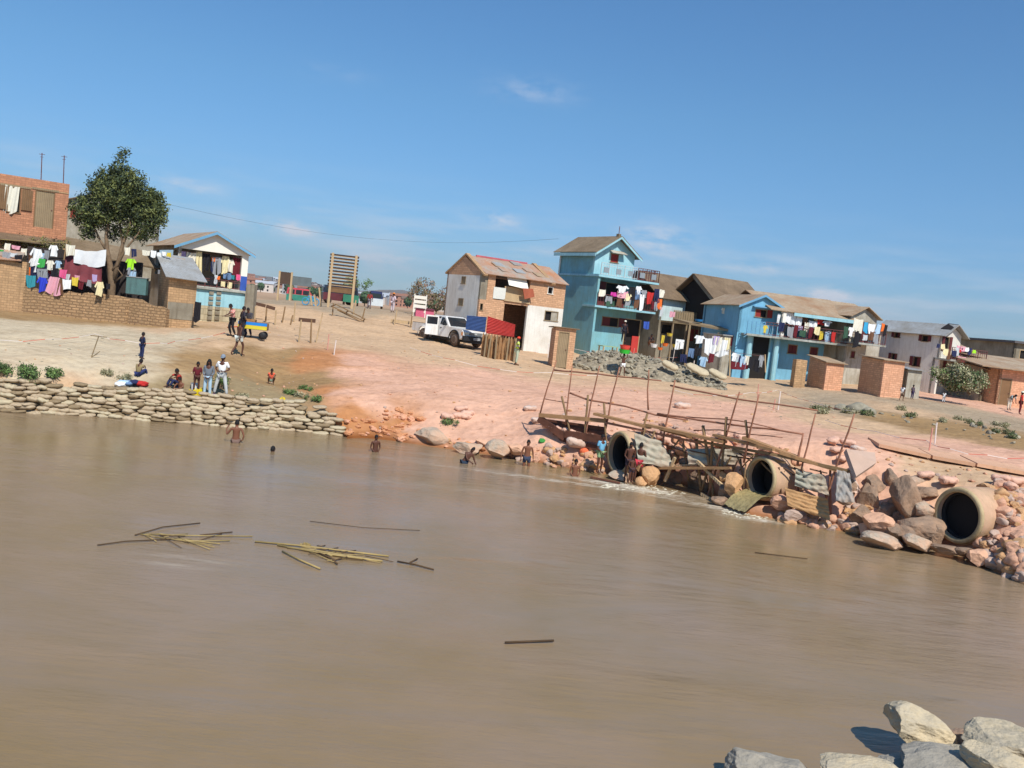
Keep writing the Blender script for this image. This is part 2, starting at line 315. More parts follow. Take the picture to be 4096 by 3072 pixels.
# colour of the soil, laid out over the plan of the ground
def lin(r, g, b): return tuple(((c/255+.055)/1.055)**2.4 if c > 10 else c/255/12.92 for c in (r, g, b))
SAND, PINK, BRN, TAN, ORG, GRY, OLV = [np.array(lin(*c))*.80 for c in ((216, 198, 166), (235, 186, 156), (172, 140, 98), (220, 186, 148), (200, 140, 92), (184, 164, 136), (164, 144, 108))]
CC = [(-400, 1400, SAND), (0, 1300, SAND), (0, 1400, SAND), (150, 1350, SAND), (300, 1380, SAND), (450, 1330, SAND), (300, 1450, SAND), (480, 1420, SAND), (600, 1360, SAND), (620, 1440, SAND), (100, 1470, SAND), (750, 1340, SAND), (520, 1480, SAND),
      (0, 1520, TAN), (250, 1500, TAN), (700, 1320, TAN), (300, 1275, BRN), (0, 1260, BRN), (600, 1300, BRN), (850, 1330, TAN), (700, 1450, BRN), (780, 1430, BRN), (850, 1480, BRN), (950, 1450, BRN), (1050, 1480, BRN), (1000, 1550, OLV), (1100, 1530, BRN), (700, 1540, OLV), (850, 1560, OLV),
      (1000, 1400, BRN), (900, 1390, TAN), (1150, 1420, BRN), (1150, 1600, OLV), (1200, 1440, ORG), (1280, 1450, ORG), (1330, 1430, ORG), (1250, 1530, BRN), (1310, 1560, ORG), (1100, 1380, TAN), (1050, 1300, TAN), (1200, 1350, TAN), (1200, 1260, TAN), (1200, 1215, GRY), (1400, 1290, TAN), (1400, 1250, GRY), (1560, 1290, TAN),
      (1400, 1370, TAN), (1400, 1440, PINK), (1450, 1500, PINK), (1400, 1580, PINK), (1400, 1660, ORG), (1500, 1680, ORG), (1600, 1690, ORG), (1500, 1620, PINK), (1700, 1720, PINK), (1350, 1720, ORG), (1550, 1730, ORG), (1600, 1380, TAN), (1600, 1550, PINK), (1750, 1650, PINK), (1900, 1600, PINK), (1900, 1500, PINK), (2000, 1700, PINK), (2100, 1760, PINK), (1700, 1420, TAN), (1900, 1430, TAN), (1750, 1340, TAN),
      (2100, 1480, TAN), (2200, 1600, PINK), (2200, 1460, TAN), (2300, 1820, PINK), (2400, 1640, PINK), (2600, 1600, PINK), (2500, 1510, TAN), (2800, 1560, TAN), (2700, 1700, PINK), (2900, 1640, PINK), (2900, 1740, PINK), (3100, 1700, PINK), (3100, 1580, TAN), (3100, 1480, TAN), (3000, 1430, TAN), (3300, 1600, GRY), (3300, 1520, TAN), (3400, 1640, GRY), (3300, 1750, PINK), (3450, 1700, TAN), (3500, 1780, PINK), (3500, 1850, PINK),
      (3600, 1640, TAN), (3700, 1700, BRN), (3600, 1680, BRN), (3800, 1720, BRN), (3700, 1620, GRY), (3850, 1640, GRY), (3950, 1680, GRY), (4096, 1700, GRY), (3950, 1740, BRN), (4096, 1770, BRN), (3800, 1790, PINK), (4000, 1830, PINK), (3700, 1850, TAN), (3900, 1900, TAN), (4096, 1870, PINK), (4000, 2000, PINK), (4096, 2100, PINK), (4050, 2250, PINK), (3500, 2150, PINK), (3800, 1600, PINK), (3900, 1620, PINK), (4050, 1650, PINK), (3700, 1540, TAN), (4050, 1580, TAN)]
cpos = []; ccol = []
for px, py, c in CC:
    q = G(px, py); cpos.append((q.x, q.y*.8)); ccol.append(c)
cpos += [(0, 8), (6, 10), (0, 90), (-40, 60), (40, 60), (0, 200), (0, 1200)]; ccol += [GRY]*2 + [TAN]*3 + [OLV*.6]*2
cpos = np.array(cpos); ccol = np.array(ccol)
fx, fy, fz = GX.ravel(), GY.ravel(), GZ.ravel()
wx = fx + .7*wob(fx, fy, .9, 3) + .3*wob(fx, fy, 3.3, 1); wy = (fy + .9*wob(fx, fy, .8, 8) + .3*wob(fx, fy, 2.9, 2))*.8
cols = np.ones((len(fx), 4))
for i in range(0, len(fx), 8000):
    dd = ((wx[i:i+8000, None]-cpos[None, :, 0])**2 + (wy[i:i+8000, None]-cpos[None, :, 1])**2 + .15)**-2.2
    cols[i:i+8000, :3] = (dd @ ccol)/dd.sum(1)[:, None]
ny, nx = GX.shape
me = bpy.data.meshes.new('ground')
idx = np.arange(nx*ny).reshape(ny, nx)
fcs = np.stack([idx[:-1, :-1], idx[:-1, 1:], idx[1:, 1:], idx[1:, :-1]], -1).reshape(-1, 4)
me.vertices.add(nx*ny); me.vertices.foreach_set('co', np.stack([fx, fy, fz], -1).ravel())
me.loops.add(fcs.size); me.loops.foreach_set('vertex_index', fcs.ravel())
me.polygons.add(len(fcs)); me.polygons.foreach_set('loop_start', np.arange(len(fcs))*4); me.polygons.foreach_set('loop_total', np.full(len(fcs), 4)); me.update(calc_edges=True)
me.polygons.foreach_set('use_smooth', [True]*len(fcs))
ca = me.color_attributes.new('soil', 'FLOAT_COLOR', 'POINT'); ca.data.foreach_set('color', cols.ravel())
def ground_mat():
    mt = bpy.data.materials.new('soil'); mt.use_nodes = True; nt = mt.node_tree; N = nt.nodes; L = nt.links; b = N['Principled BSDF']; b.inputs['Roughness'].default_value = .95; b.inputs['Specular IOR Level'].default_value = .1
    at = N.new('ShaderNodeAttribute'); at.attribute_name = 'soil'; tc = N.new('ShaderNodeTexCoord')
    def noi(s, d=6, r=.65, sc=None):
        x = N.new('ShaderNodeTexNoise'); x.inputs['Scale'].default_value = s; x.inputs['Detail'].default_value = d; x.inputs['Roughness'].default_value = r
        if sc:
            mp = N.new('ShaderNodeMapping'); mp.inputs['Scale'].default_value = sc; L.new(tc.outputs['Object'], mp.inputs[0]); L.new(mp.outputs[0], x.inputs['Vector'])
        else: L.new(tc.outputs['Object'], x.inputs['Vector'])
        return x.outputs['Fac']
    def rmp(src, stops):
        x = N.new('ShaderNodeValToRGB'); e = x.color_ramp.elements
        e[0].position, e[0].color = stops[0][0], (*stops[0][1], 1); e[1].position, e[1].color = stops[-1][0], (*stops[-1][1], 1)
        for p_, c in stops[1:-1]: q = e.new(p_); q.color = (*c, 1)
        L.new(src, x.inputs[0]); return x.outputs[0]
    def mul(a, c):
        x = N.new('ShaderNodeMix'); x.data_type = 'RGBA'; x.blend_type = 'MULTIPLY'; x.inputs['Factor'].default_value = 1; L.new(a, x.inputs['A']); L.new(c, x.inputs['B']); return x.outputs['Result']
    base = mul(at.outputs['Color'], rmp(noi(.5, 7), [(.3, (.84, .82, .80)), (.5, (1, 1, 1)), (.72, (1.12, 1.10, 1.06))]))
    base = mul(base, rmp(noi(3.2, 7, .7, (1, 1, 1.6)), [(.28, (.66, .60, .55)), (.40, (.93, .91, .90)), (.6, (1.05, 1.05, 1.05))]))
    base = mul(base, rmp(noi(1.1, 4, .6, (.35, 2.2, 1)), [(.3, (.90, .87, .84)), (.5, (1.0, 1.0, 1.0)), (.7, (1.05, 1.04, 1.03))]))
    vo = N.new('ShaderNodeTexVoronoi'); vo.inputs['Scale'].default_value = 3.2; L.new(tc.outputs['Object'], vo.inputs['Vector'])
    base = mul(base, rmp(vo.outputs['Distance'], [(.03, (.62, .56, .50)), (.10, (1, 1, 1)), (1, (1, 1, 1))]))
    # wet soil along the water
    sp = N.new('ShaderNodeSeparateXYZ'); L.new(tc.outputs['Object'], sp.inputs[0])
    mr = N.new('ShaderNodeMapRange'); mr.inputs['From Min'].default_value = .05; mr.inputs['From Max'].default_value = .32; L.new(sp.outputs[2], mr.inputs['Value'])
    wet = rmp(mr.outputs[0], [(0, (.50, .38, .26)), (1, (1, 1, 1))]); base = mul(base, wet)
    L.new(base, b.inputs['Base Color'])
    ad = N.new('ShaderNodeMath'); ad.operation = 'ADD'; L.new(noi(2.5, 8, .7), ad.inputs[0]); L.new(vo.outputs['Distance'], ad.inputs[1])
    bp = N.new('ShaderNodeBump'); bp.inputs['Strength'].default_value = .45; bp.inputs['Distance'].default_value = .10; L.new(ad.outputs[0], bp.inputs['Height']); L.new(bp.outputs[0], b.inputs['Normal'])
    return mt
me.materials.append(ground_mat())
gr = bpy.data.objects.new('ground', me); COL.objects.link(gr); gr['kind'] = 'structure'
# ================================================================ WATER
def water_mat():
    mt = bpy.data.materials.new('muddy_water'); mt.use_nodes = True; nt = mt.node_tree; N = nt.nodes; L = nt.links; b = N['Principled BSDF']
    b.inputs['Roughness'].default_value = .10; b.inputs['IOR'].default_value = 1.333
    tc = N.new('ShaderNodeTexCoord')
    def noi(s, sc, d=4, r=.55, rot=0.12, dist=0):
        mp = N.new('ShaderNodeMapping'); mp.inputs['Scale'].default_value = sc; mp.inputs['Rotation'].default_value = (0, 0, rot); L.new(tc.outputs['Object'], mp.inputs[0])
        x = N.new('ShaderNodeTexNoise'); x.inputs['Scale'].default_value = s; x.inputs['Detail'].default_value = d; x.inputs['Roughness'].default_value = r; x.inputs['Distortion'].default_value = dist; L.new(mp.outputs[0], x.inputs['Vector']); return x.outputs['Fac']
    r1 = N.new('ShaderNodeValToRGB'); L.new(noi(.16, (1, 1, 1), 5, .6), r1.inputs[0])
    r1.color_ramp.elements[0].position = .35; r1.color_ramp.elements[0].color = (*WAT1, 1); r1.color_ramp.elements[1].position = .65; r1.color_ramp.elements[1].color = (*WAT2, 1)
    sp = N.new('ShaderNodeSeparateXYZ'); L.new(tc.outputs['Object'], sp.inputs[0])
    def mm(op, a, k=0.0):
        x = N.new('ShaderNodeMath'); x.operation = op
        for i_, v_ in ((0, a), (1, k)):
            if hasattr(v_, 'is_output'): L.new(v_, x.inputs[i_])
            else: x.inputs[i_].default_value = v_
        return x.outputs[0]
    tot = None   # foam and scum lie on the water in these patches (centre, half length, half width, strength)
    for px, py, a_, b_, k_, rot_ in FOAMS:
        q = ptz(px, py, 0); ca_, sa_ = cos(rot_), sin(rot_); dx = mm('SUBTRACT', sp.outputs[0], q.x); dy = mm('SUBTRACT', sp.outputs[1], q.y)
        u_ = mm('DIVIDE', mm('ADD', mm('MULTIPLY', dx, ca_), mm('MULTIPLY', dy, sa_)), a_); w_ = mm('DIVIDE', mm('SUBTRACT', mm('MULTIPLY', dy, ca_), mm('MULTIPLY', dx, sa_)), b_)
        e_ = mm('MULTIPLY', mm('EXPONENT', mm('MULTIPLY', mm('ADD', mm('MULTIPLY', u_, u_), mm('MULTIPLY', w_, w_)), -1.0)), k_); tot = e_ if tot is None else mm('ADD', tot, e_)
    st = N.new('ShaderNodeMapRange'); st.inputs['From Min'].default_value = .42; st.inputs['From Max'].default_value = .60; L.new(noi(2.2, (.8, 2.8, 1), 8, .72, -.25, .6), st.inputs['Value'])
    fm = mm('MINIMUM', mm('MULTIPLY', tot, st.outputs[0]), .95)
    mxf = N.new('ShaderNodeMix'); mxf.data_type = 'RGBA'; L.new(fm, mxf.inputs['Factor']); L.new(r1.outputs[0], mxf.inputs['A']); mxf.inputs['B'].default_value = (.62, .55, .43, 1); L.new(mxf.outputs['Result'], b.inputs['Base Color'])
    L.new(mm('ADD', mm('MULTIPLY', fm, .5), .08), b.inputs['Roughness'])
    h = mm('ADD', mm('MULTIPLY', noi(1.0, (.7, 2.6, 1), 4, .55, .10), 1.0), mm('MULTIPLY', noi(3.6, (.7, 2.4, 1), 5, .68, .25), .75))
    h = mm('ADD', h, mm('MULTIPLY', noi(.35, (.6, 1.6, 1), 3, .5, -.2), 1.2))
    pm_ = N.new('ShaderNodeMapRange'); pm_.inputs['From Min'].default_value = .38; pm_.inputs['From Max'].default_value = .66; pm_.inputs['To Min'].default_value = .35; pm_.inputs['To Max'].default_value = 1.5; L.new(noi(.13, (.6, 1.5, 1), 4, .6, -.15, .8), pm_.inputs['Value'])
    h = mm('MULTIPLY', h, pm_.outputs[0])
    bp = N.new('ShaderNodeBump'); bp.inputs['Strength'].default_value = 1.0; bp.inputs['Distance'].default_value = .023; L.new(h, bp.inputs['Height']); L.new(bp.outputs[0], b.inputs['Normal'])
    return mt
WAT1 = (.250, .170, .074); WAT2 = (.295, .208, .130)
FOAMS = [(2560, 1955, 1.9, .55, 1.6, -.35), (2440, 1935, 1.6, .3, 1.3, -.3), (2250, 1925, 2.6, .28, .8, -.2), (2000, 1895, 3.4, .22, .45, -.15), (2900, 2035, .9, .4, 1.4, -.5), (3010, 2075, .8, .35, 1.5, -.3), (2750, 2010, 1.8, .3, .7, -.5), (2500, 2010, 3.5, .5, .28, -.1), (750, 2235, .9, .16, .34, 0), (700, 2262, .7, .14, .3, 0), (1900, 1960, 5, .6, .16, 0)]
wm = MB(); xs = np.linspace(-300, 300, 60); ys = np.linspace(-40, 60, 60)
wm.add([(x, y, 0) for y in ys for x in xs], [(j*60+i, j*60+i+1, (j+1)*60+i+1, (j+1)*60+i) for j in range(59) for i in range(59)])
wo = wm.build('river_water', water_mat(), smooth=True, recalc=False); wo['kind'] = 'structure'
# ================================================================ FAR HILLS
def hills(name, dist, amp, seed, base, col, px0=-1500, px1=5600):
    mb = MB(); rows = 7; xs_ = np.arange(px0, px1, 45)
    prof = lambda x: max(0.0, amp(x)) + 3*wob(np.array(x/120.), np.array(seed*1.), 1.7, seed)*dist/1500
    vs = []
    for j in range(rows):
        f = j/(rows-1)
        for x in xs_:
            d = dist*(1+.55*f - .0*f); q = ray(x, 1262+.11*(x-2048)); hgt = float(prof(x))*sin(PI*min(1, f*1.15)*.5)*(1 if f < .95 else .8) + (0 if j in (0,) else 3*float(wob(np.array(x/37.), np.array(j*2.), 2.1, seed)))
            vs.append((q.x*d/q.y, d, max(base, base + hgt)))
    n = len(xs_); mb.add(vs, [(j*n+i, j*n+i+1, (j+1)*n+i+1, (j+1)*n+i) for j in range(rows-1) for i in range(n-1)])
    o = mb.build(name, mat(name+'_soil', col, var=.35, sc=.01, bump=0), smooth=True); o['kind'] = 'structure'
# height above the plain in metres for photo column x
g = lambda x, c, w: math.exp(-((x-c)/w)**2)
hills('far_hills', 3300, lambda x: 62*g(x, 850, 330)+34*g(x, 1250, 150)+52*g(x, 1610, 95)+22*g(x, 1480, 120)+14+40*g(x, 300, 300)+20*g(x, 2400, 500), 3, 3, (.20, .155, .10))
hills('near_hills', 1100, lambda x: 13*g(x, 950, 260)+7*g(x, 1250, 160)+9*g(x, 1640, 130)+10*g(x, 1760, 90)+3, 9, 3, (.25, .17, .11))
# ================================================================ VILLAGE
BR = mat('fired_brick', lin(212, 168, 130), var=.12, kind='brick', col2=lin(150, 110, 80), sc=.8, stain=lin(190, 146, 110))
BRT = mat('pale_mud_brick', lin(196, 158, 116), var=.15, kind='brick', col2=lin(136, 104, 74), sc=.8, stain=lin(160, 130, 94))
BRO = mat('orange_brick', lin(228, 174, 138), var=.1, kind='brick', col2=lin(170, 116, 84), sc=.7, stain=lin(206, 148, 112))
STO = mat('rough_masonry', lin(184, 148, 108), var=.2, kind='brick', col2=lin(112, 86, 62), sc=.9, bump=.8, p=(.34, .16, .03), stain=lin(150, 122, 88))
WHT = mat('lime_wash', lin(232, 228, 216), var=.05, stain=lin(214, 206, 190))
CRM = mat('cream_plaster', lin(236, 230, 214), var=.04)
GRP = mat('grey_render', lin(188, 182, 166), var=.1, stain=lin(142, 130, 108))
CON = mat('bare_cement', lin(150, 142, 124), var=.12, stain=lin(120, 108, 88))
TEA = mat('turquoise_wash', lin(126, 182, 192), var=.09, stain=lin(128, 166, 162))
TEL = mat('pale_turquoise', lin(164, 206, 212), var=.06, stain=lin(140, 188, 196))
BLU = mat('sky_blue_wash', lin(122, 180, 206), var=.08, stain=lin(112, 164, 186))
PBL = mat('pale_blue_wash', lin(204, 226, 228), var=.04, stain=lin(176, 190, 184))
TRB = mat('blue_trim', lin(110, 160, 190), var=.1)
TIN = mat('rusted_tin', lin(184, 164, 134), var=.12, kind='tin', p=3.2, rough=.6, stain=lin(160, 124, 90))
TING = mat('grey_tin', lin(168, 170, 168), var=.1, kind='tin', p=3.2, rough=.5, stain=lin(140, 134, 122))
TINM = mat('mixed_old_tin', lin(168, 162, 148), var=.25, kind='tin', p=2.6, rough=.6, sc=.5, stain=lin(184, 128, 90))
TIL = mat('weathered_tile', lin(140, 118, 92), var=.25, kind='tile', p=3, stain=lin(104, 86, 66))
TIL2 = mat('old_clay_tile', lin(150, 130, 104), var=.25, kind='tile', p=3, stain=lin(116, 98, 74))
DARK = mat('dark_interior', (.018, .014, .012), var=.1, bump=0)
WOD = mat('grey_timber', lin(150, 130, 100), var=.2, kind='plank', p=3)
WOB = mat('brown_timber', lin(128, 98, 68), var=.2, kind='plank', p=3)
WOP = mat('pale_timber', lin(196, 168, 128), var=.15, kind='plank', p=3)
RED = mat('red_paint', lin(150, 52, 46), var=.15, kind='plank', p=4)
MAR = mat('maroon_paint', lin(108, 50, 50), var=.15, kind='plank', p=4)
IRN = mat('rusty_iron', lin(112, 70, 66), var=.2, rough=.6)
SLB = mat('slab_concrete', lin(178, 180, 170), var=.1, stain=lin(130, 126, 110))

def wallmesh(s0, s1, z0, z1, holes, th, T, top=None, mt=None, root=None, name='wall', label=None):
    """upright wall from s0..s1, z0..z1, n from 0 to th, rectangular holes; top = extra outline above z1"""
    mb = MB(T); holes = [(max(a, s0), min(b, s1), max(c, z0), min(d, z1)) for a, b, c, d in holes]; holes = [h for h in holes if h[1] > h[0] and h[3] > h[2]]
    S_ = sorted({s0, s1, *[h[0] for h in holes], *[h[1] for h in holes]}); Z_ = sorted({z0, z1, *[h[2] for h in holes], *[h[3] for h in holes]})
    for a, b in zip(S_, S_[1:]):
        run = None
        for c, d in zip(Z_, Z_[1:]):
            inside = any(h[0]-1e-6 <= a and b <= h[1]+1e-6 and h[2]-1e-6 <= c and d <= h[3]+1e-6 for h in holes)
            if inside:
                if run: mb.box(a, b, 0, th, run[0], run[1]); run = None
            else: run = (run[0], d) if run else (c, d)
        if run: mb.box(a, b, 0, th, run[0], run[1])
    if top: mb.prism(top, 0, th)
    return mb.build(name, mt, root, label=label)
def Tf(y0=0): return lambda s, n, z: (s, y0+n, z)          # front wall
def Ts(x0=0): return lambda s, n, z: (x0+n, s, z)          # left side wall
def opening(root, T, h, kind='shut', sh=None, fr=None, door=False, label=None):
    """a window or door in hole h: frame, shutters or leaf, dark pane"""
    a, b, c, d = h; sh = sh or RED; fr = fr or WOD; w = b-a; e = min(.06, w*.1)
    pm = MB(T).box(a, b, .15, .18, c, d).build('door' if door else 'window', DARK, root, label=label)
    f = MB(T); f.box(a, a+e, -.02, .10, c, d); f.box(b-e, b, -.02, .10, c, d); f.box(a+e, b-e, -.02, .10, d-e, d)
    if not door: f.box(a-.05, b+.05, -.06, .10, c-.05, c)
    f.build('frame', fr, pm)
    if kind == 'shut':
        MB(T).box(a+e, a+w/2-.01, .02, .06, c, d-e).build('shutter', sh, pm); MB(T).box(a+w/2+.01, b-e, .02, .06, c, d-e).build('shutter', sh, pm)
    elif kind == 'half':
        MB(T).box(a+e, a+w/2-.01, .02, .06, c, d-e).build('shutter', sh, pm)
        MB(T).box(b+.01, b+w*.42, -.07, -.03, c, d).build('shutter', sh, pm)
    elif kind == 'open':
        MB(T).box(a-w*.46, a-.01, -.07, -.03, c, d).build('shutter', sh, pm); MB(T).box(b+.01, b+w*.46, -.07, -.03, c, d).build('shutter', sh, pm)
    elif kind == 'leaf':
        l = MB(T).box(a+e, b-e, .02, .07, c, d-e); l.build('leaf', sh, pm)
        MB(T).box(b-e-.12, b-e-.06, -.02, .019, (c+d)/2-.03, (c+d)/2+.03).build('handle', IRN, pm)
    return pm
def roof_x(root, x0, x1, y0, y1, ze, zr, mt, over=.35, t=.06, yr=None, ov2=None, front=True, back=True):
    """ridge runs along local x"""
    yr = (y0+y1)/2 if yr is None else yr; mb = MB(); ov2 = over if ov2 is None else ov2
    k = (zr-ze)/(yr-y0); k2 = (zr-ze)/(y1-yr); a, b = x0-ov2, x1+ov2
    if front: mb.slab([(a, y0-over, ze-k*over), (b, y0-over, ze-k*over), (b, yr, zr), (a, yr, zr)], -t)
    if back: mb.slab([(a, yr, zr), (b, yr, zr), (b, y1+over, ze-k2*over), (a, y1+over, ze-k2*over)], -t)
    return mb.build('roof', mt, root)
def roof_y(root, x0, x1, y0, y1, ze, zr, mt, over=.3, t=.06, xr=None, zel=None, zer=None):
    """ridge runs along local y"""
    xr = (x0+x1)/2 if xr is None else xr; zel = ze if zel is None else zel; zer = ze if zer is None else zer
    k = (zr-zel)/(xr-x0); k2 = (zr-zer)/(x1-xr); mb = MB(); a, b = y0-over, y1+over
    mb.slab([(x0-over, a, zel-k*over), (xr, a, zr), (xr, b, zr), (x0-over, b, zel-k*over)], -t)
    mb.slab([(xr, a, zr), (x1+over, a, zer-k2*over), (x1+over, b, zer-k2*over), (xr, b, zr)], -t)
    return mb.build('roof', mt, root)
def verge(root, x0, x1, y, ze, zr, mt, over=.3, h=.2, xr=None, zer=None):
    xr = (x0+x1)/2 if xr is None else xr; zer = ze if zer is None else zer; k = (zr-ze)/(xr-x0); k2 = (zr-zer)/(x1-xr); mb = MB(Tf(y))
    mb.prism([(x0-over, ze-k*over-h), (xr, zr-h), (xr, zr+.02), (x0-over, ze-k*over+.02)], -.05, -.002)
    mb.prism([(xr, zr-h), (x1+over, zer-k2*over-h), (x1+over, zer-k2*over+.02), (xr, zr+.02)], -.05, -.002)
    return mb.build('verge_board', mt, root)
def railing(root, p, q, h=.95, n=12, mt=None, posts=4, name='railing'):
    mb = MB(); p, q = Vector(p), Vector(q); up = Vector((0, 0, 1))
    for z in (.08, h*.8, h): mb.bar(p+up*z, q+up*z, .04)
    for i in range(n+1):
        a = p.lerp(q, i/n); mb.bar(a, a+up*h, .05 if i % max(1, n//posts) == 0 else .02)
    return mb.build(name, mt or IRN, root)
def root_of(F, name, label, cat, z0=None, group=None):
    return thing(name, label, cat, F.o, F.a, group)
BASE = -1.2
# ---- brick house, top left ---------------------------------------------------
F1 = Fac(265, 930, 57, 35); F1.z0 = F1.o.z = 2.9
r = root_of(F1, 'brick_house', 'unfinished red brick house with flat top at the left edge, lace curtain in one window', 'house')
w0 = -11; ztop = F1.uv(265, 735)[1]
hw = F1.rect(32, 745, 80, 852); hd = F1.rect(142, 757, 212, 916)
fl = F1.uv(150, 948)[1]
wallmesh(w0, 0, BASE, fl, [], .25, Tf(.05), mt=BRT, root=r); BR1 = mat('red_brick', lin(198, 138, 102), var=.14, kind='brick', col2=lin(140, 100, 74), sc=.9, stain=lin(176, 124, 94)); wallmesh(w0, 0, fl, ztop, [hw, hd], .25, Tf(0), mt=BR1, root=r)
wallmesh(0, 6, BASE, ztop, [], .25, lambda s, n, z: (0-n-.002, s+.25, z), mt=BR, root=r)
wallmesh(w0, 0, BASE, ztop, [], .25, Tf(6.0), mt=BR, root=r)
MB().box(w0, -.25, .25, 6, ztop-.35, ztop-.2).build('roof', CON, r)
MB(Tf(0)).box(w0, 0, -.03, -.002, ztop-.62, ztop-.55).build('band', BRT, r)
mb = MB(); mb.slab([(w0, -1.4, fl-.45), (-.2, -1.4, fl-.45), (-.2, -.03, fl-.05), (w0, -.03, fl-.05)], -.06); mb.build('awning', TIL, r)
lm = MB(Tf(0)); lm.box(hd[0]-.2, hd[1]+.2, -.04, -.002, hd[3], hd[3]+.12); lm.box(hw[0]-.4, hw[1]+.5, -.04, -.002, hw[3]+.01, hw[3]+.12); lm.build('lintel', WOD, r)
o = opening(r, Tf(0), hw, 'none', WOB, WOB); MB(Tf(0)).box(hw[0]-.62, hw[0]-.03, -.09, -.04, hw[2]+.1, hw[3]).build('shutter', WOB, o); MB(Tf(0)).box(hw[1]+.03, hw[1]+.62, -.09, -.04, hw[2]+.2, hw[3]-.05).build('shutter', WOB, o)
o = opening(r, Tf(0), hd, 'leaf', WOD, WOB, True)
for px, y0, y1 in ((165, 612, 718), (254, 622, 735)):
    q = F1.uv(px, y1, 2); q2 = F1.uv(px+3, y0, 2); a = F1.w(q[0], 2, ztop-.25); b = F1.w(q2[0], 2, q2[1]); mb = MB(); mb.tube([a, b], .03, 5); mb.tube([b+Vector((-.18, 0, -.08)), b+Vector((.2, 0, -.08))], .014, 4); mb.tube([b+Vector((-.1, 0, -.25)), b+Vector((.1, 0, -.25))], .014, 4)
    mb.solo('antenna_mast', IRN, 'thin metal antenna mast on the brick house roof, '+('nearer the left edge' if px < 200 else 'nearer the tree'), 'antenna', 'antenna masts on the brick house')
# ---- house behind the tree -----------------------------------------------------
Fb = Fac(262, 1000, 64, 35); Fb.z0 = Fb.o.z = 3.0
r = root_of(Fb, 'plaster_house', 'grey plastered house with tiled roof and red shutters half hidden behind the tree', 'house')
zb = Fb.uv(300, 820)[1]
h1 = Fb.rect(281, 825, 303, 873); h2 = Fb.rect(312, 850, 334, 880)
wallmesh(-1, 6.2, BASE, zb, [h1, h2], .2, Tf(0), top=[(-1, zb), (6.2, zb), (2.6, zb+1.25)], mt=GRP, root=r)
wallmesh(0, 7, BASE, zb, [], .2, lambda s, n, z: (6.2-n-.002, s, z), mt=GRP, root=r)
opening(r, Tf(0), h1, 'shut'); opening(r, Tf(0), h2, 'shut')
roof_y(r, -1, 6.2, 0, 7, zb, zb+1.27, TIL2, .35)
# terrace of rubble in front of it
Fc = Fac(270, 1010, 60, 30); rr = Fc.rect(250, 945, 560, 1020)
mb = MB(); mb.slab([(-.3, 0, rr[2]-.3), (6.5, 0, rr[2]-.8), (6.5, 3.2, rr[3]-.3), (-.3, 3.2, rr[3]+.1)], .12)
mb.build('lean_to_roof', TIL2); o = bpy.data.objects['lean_to_roof']; o.location = Fc.o; o.rotation_euler = (0, 0, Fc.a); tag(o, 'low lean-to roof of weathered tiles sloping towards the tree trunk', 'roof')
# ---- white gabled house ----------------------------------------------------------
F2 = Fac(690, 1290, 57.5, 33); F2.z0 = F2.o.z = 2.9
r = root_of(F2, 'gabled_house', 'white gabled house with an open upper terrace full of hung clothes and a turquoise base', 'house')
W2 = F2.uv(982, 1180)[0]; za = F2.uv(860, 932)[1]; zel = F2.uv(697, 965)[1]; zer = F2.uv(985, 1018)[1]; ze = (zel+zer)/2
op = F2.rect(716, 993, 973, 1135); zs = F2.uv(850, 1150)[1]; op = (op[0]+.05, W2-.42, zs+.02, F2.uv(850, 1008)[1])
wallmesh(0, W2, zs, ze, [op], .28, Tf(0), top=[(0, ze), (W2, ze), (W2/2, za)], mt=CRM, root=r)
zt2 = F2.uv(850, 1225)[1]
wallmesh(0, W2, zt2, zs-.18, [], .25, Tf(.03), mt=TEL, root=r, label='turquoise painted parapet')
wallmesh(0, W2, BASE, zt2, [], .25, Tf(.035), mt=mat('plastered_block', lin(196, 184, 152), var=.1, kind='brick', col2=lin(130, 118, 92), p=(.75, .36, .03), stain=lin(164, 148, 116)), root=r, label='bare block lower wall')
for px in (838, 868):
    q = F2.rect(px-5, 1212, px+6, 1300); m_ = MB(Tf(0)); [m_.box(q[0], q[1], -.06, .03, q[2]+i*.33, q[2]+i*.33+.2) for i in range(7)]; m_.build('block_pier', CON, r)
MB().box(-.08, W2+.08, -.15, 1.3, zs-.16, zs).build('balcony_floor', SLB, r)
railing(r, (.3, .02, zs), (W2-.4, .02, zs), .55, 10, IRN)
MB(Tf(0)).box(W2-.41, W2+.005, -.01, .29, zs+.0, zs+.95).build('column_base', mat('royal_blue', lin(58, 90, 168), var=.1), r)
wallmesh(0, 8, BASE, ze, [(.3, 6.8, zs+.5, ze-.35)], .2, Ts(.0), mt=GRP, root=r)
wallmesh(0, 8, BASE, ze, [], .2, lambda s, n, z: (W2-n-.002, s+.3, z), mt=CRM, root=r)
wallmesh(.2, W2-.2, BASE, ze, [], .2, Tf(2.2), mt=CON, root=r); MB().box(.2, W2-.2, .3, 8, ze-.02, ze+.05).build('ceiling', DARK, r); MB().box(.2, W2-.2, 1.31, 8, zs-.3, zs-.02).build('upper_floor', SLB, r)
roof_y(r, 0, W2, .0, 8.6, ze, za+.05, TIN, .34); verge(r, 0, W2, -.34, ze, za+.06, TRB, .34, .16)
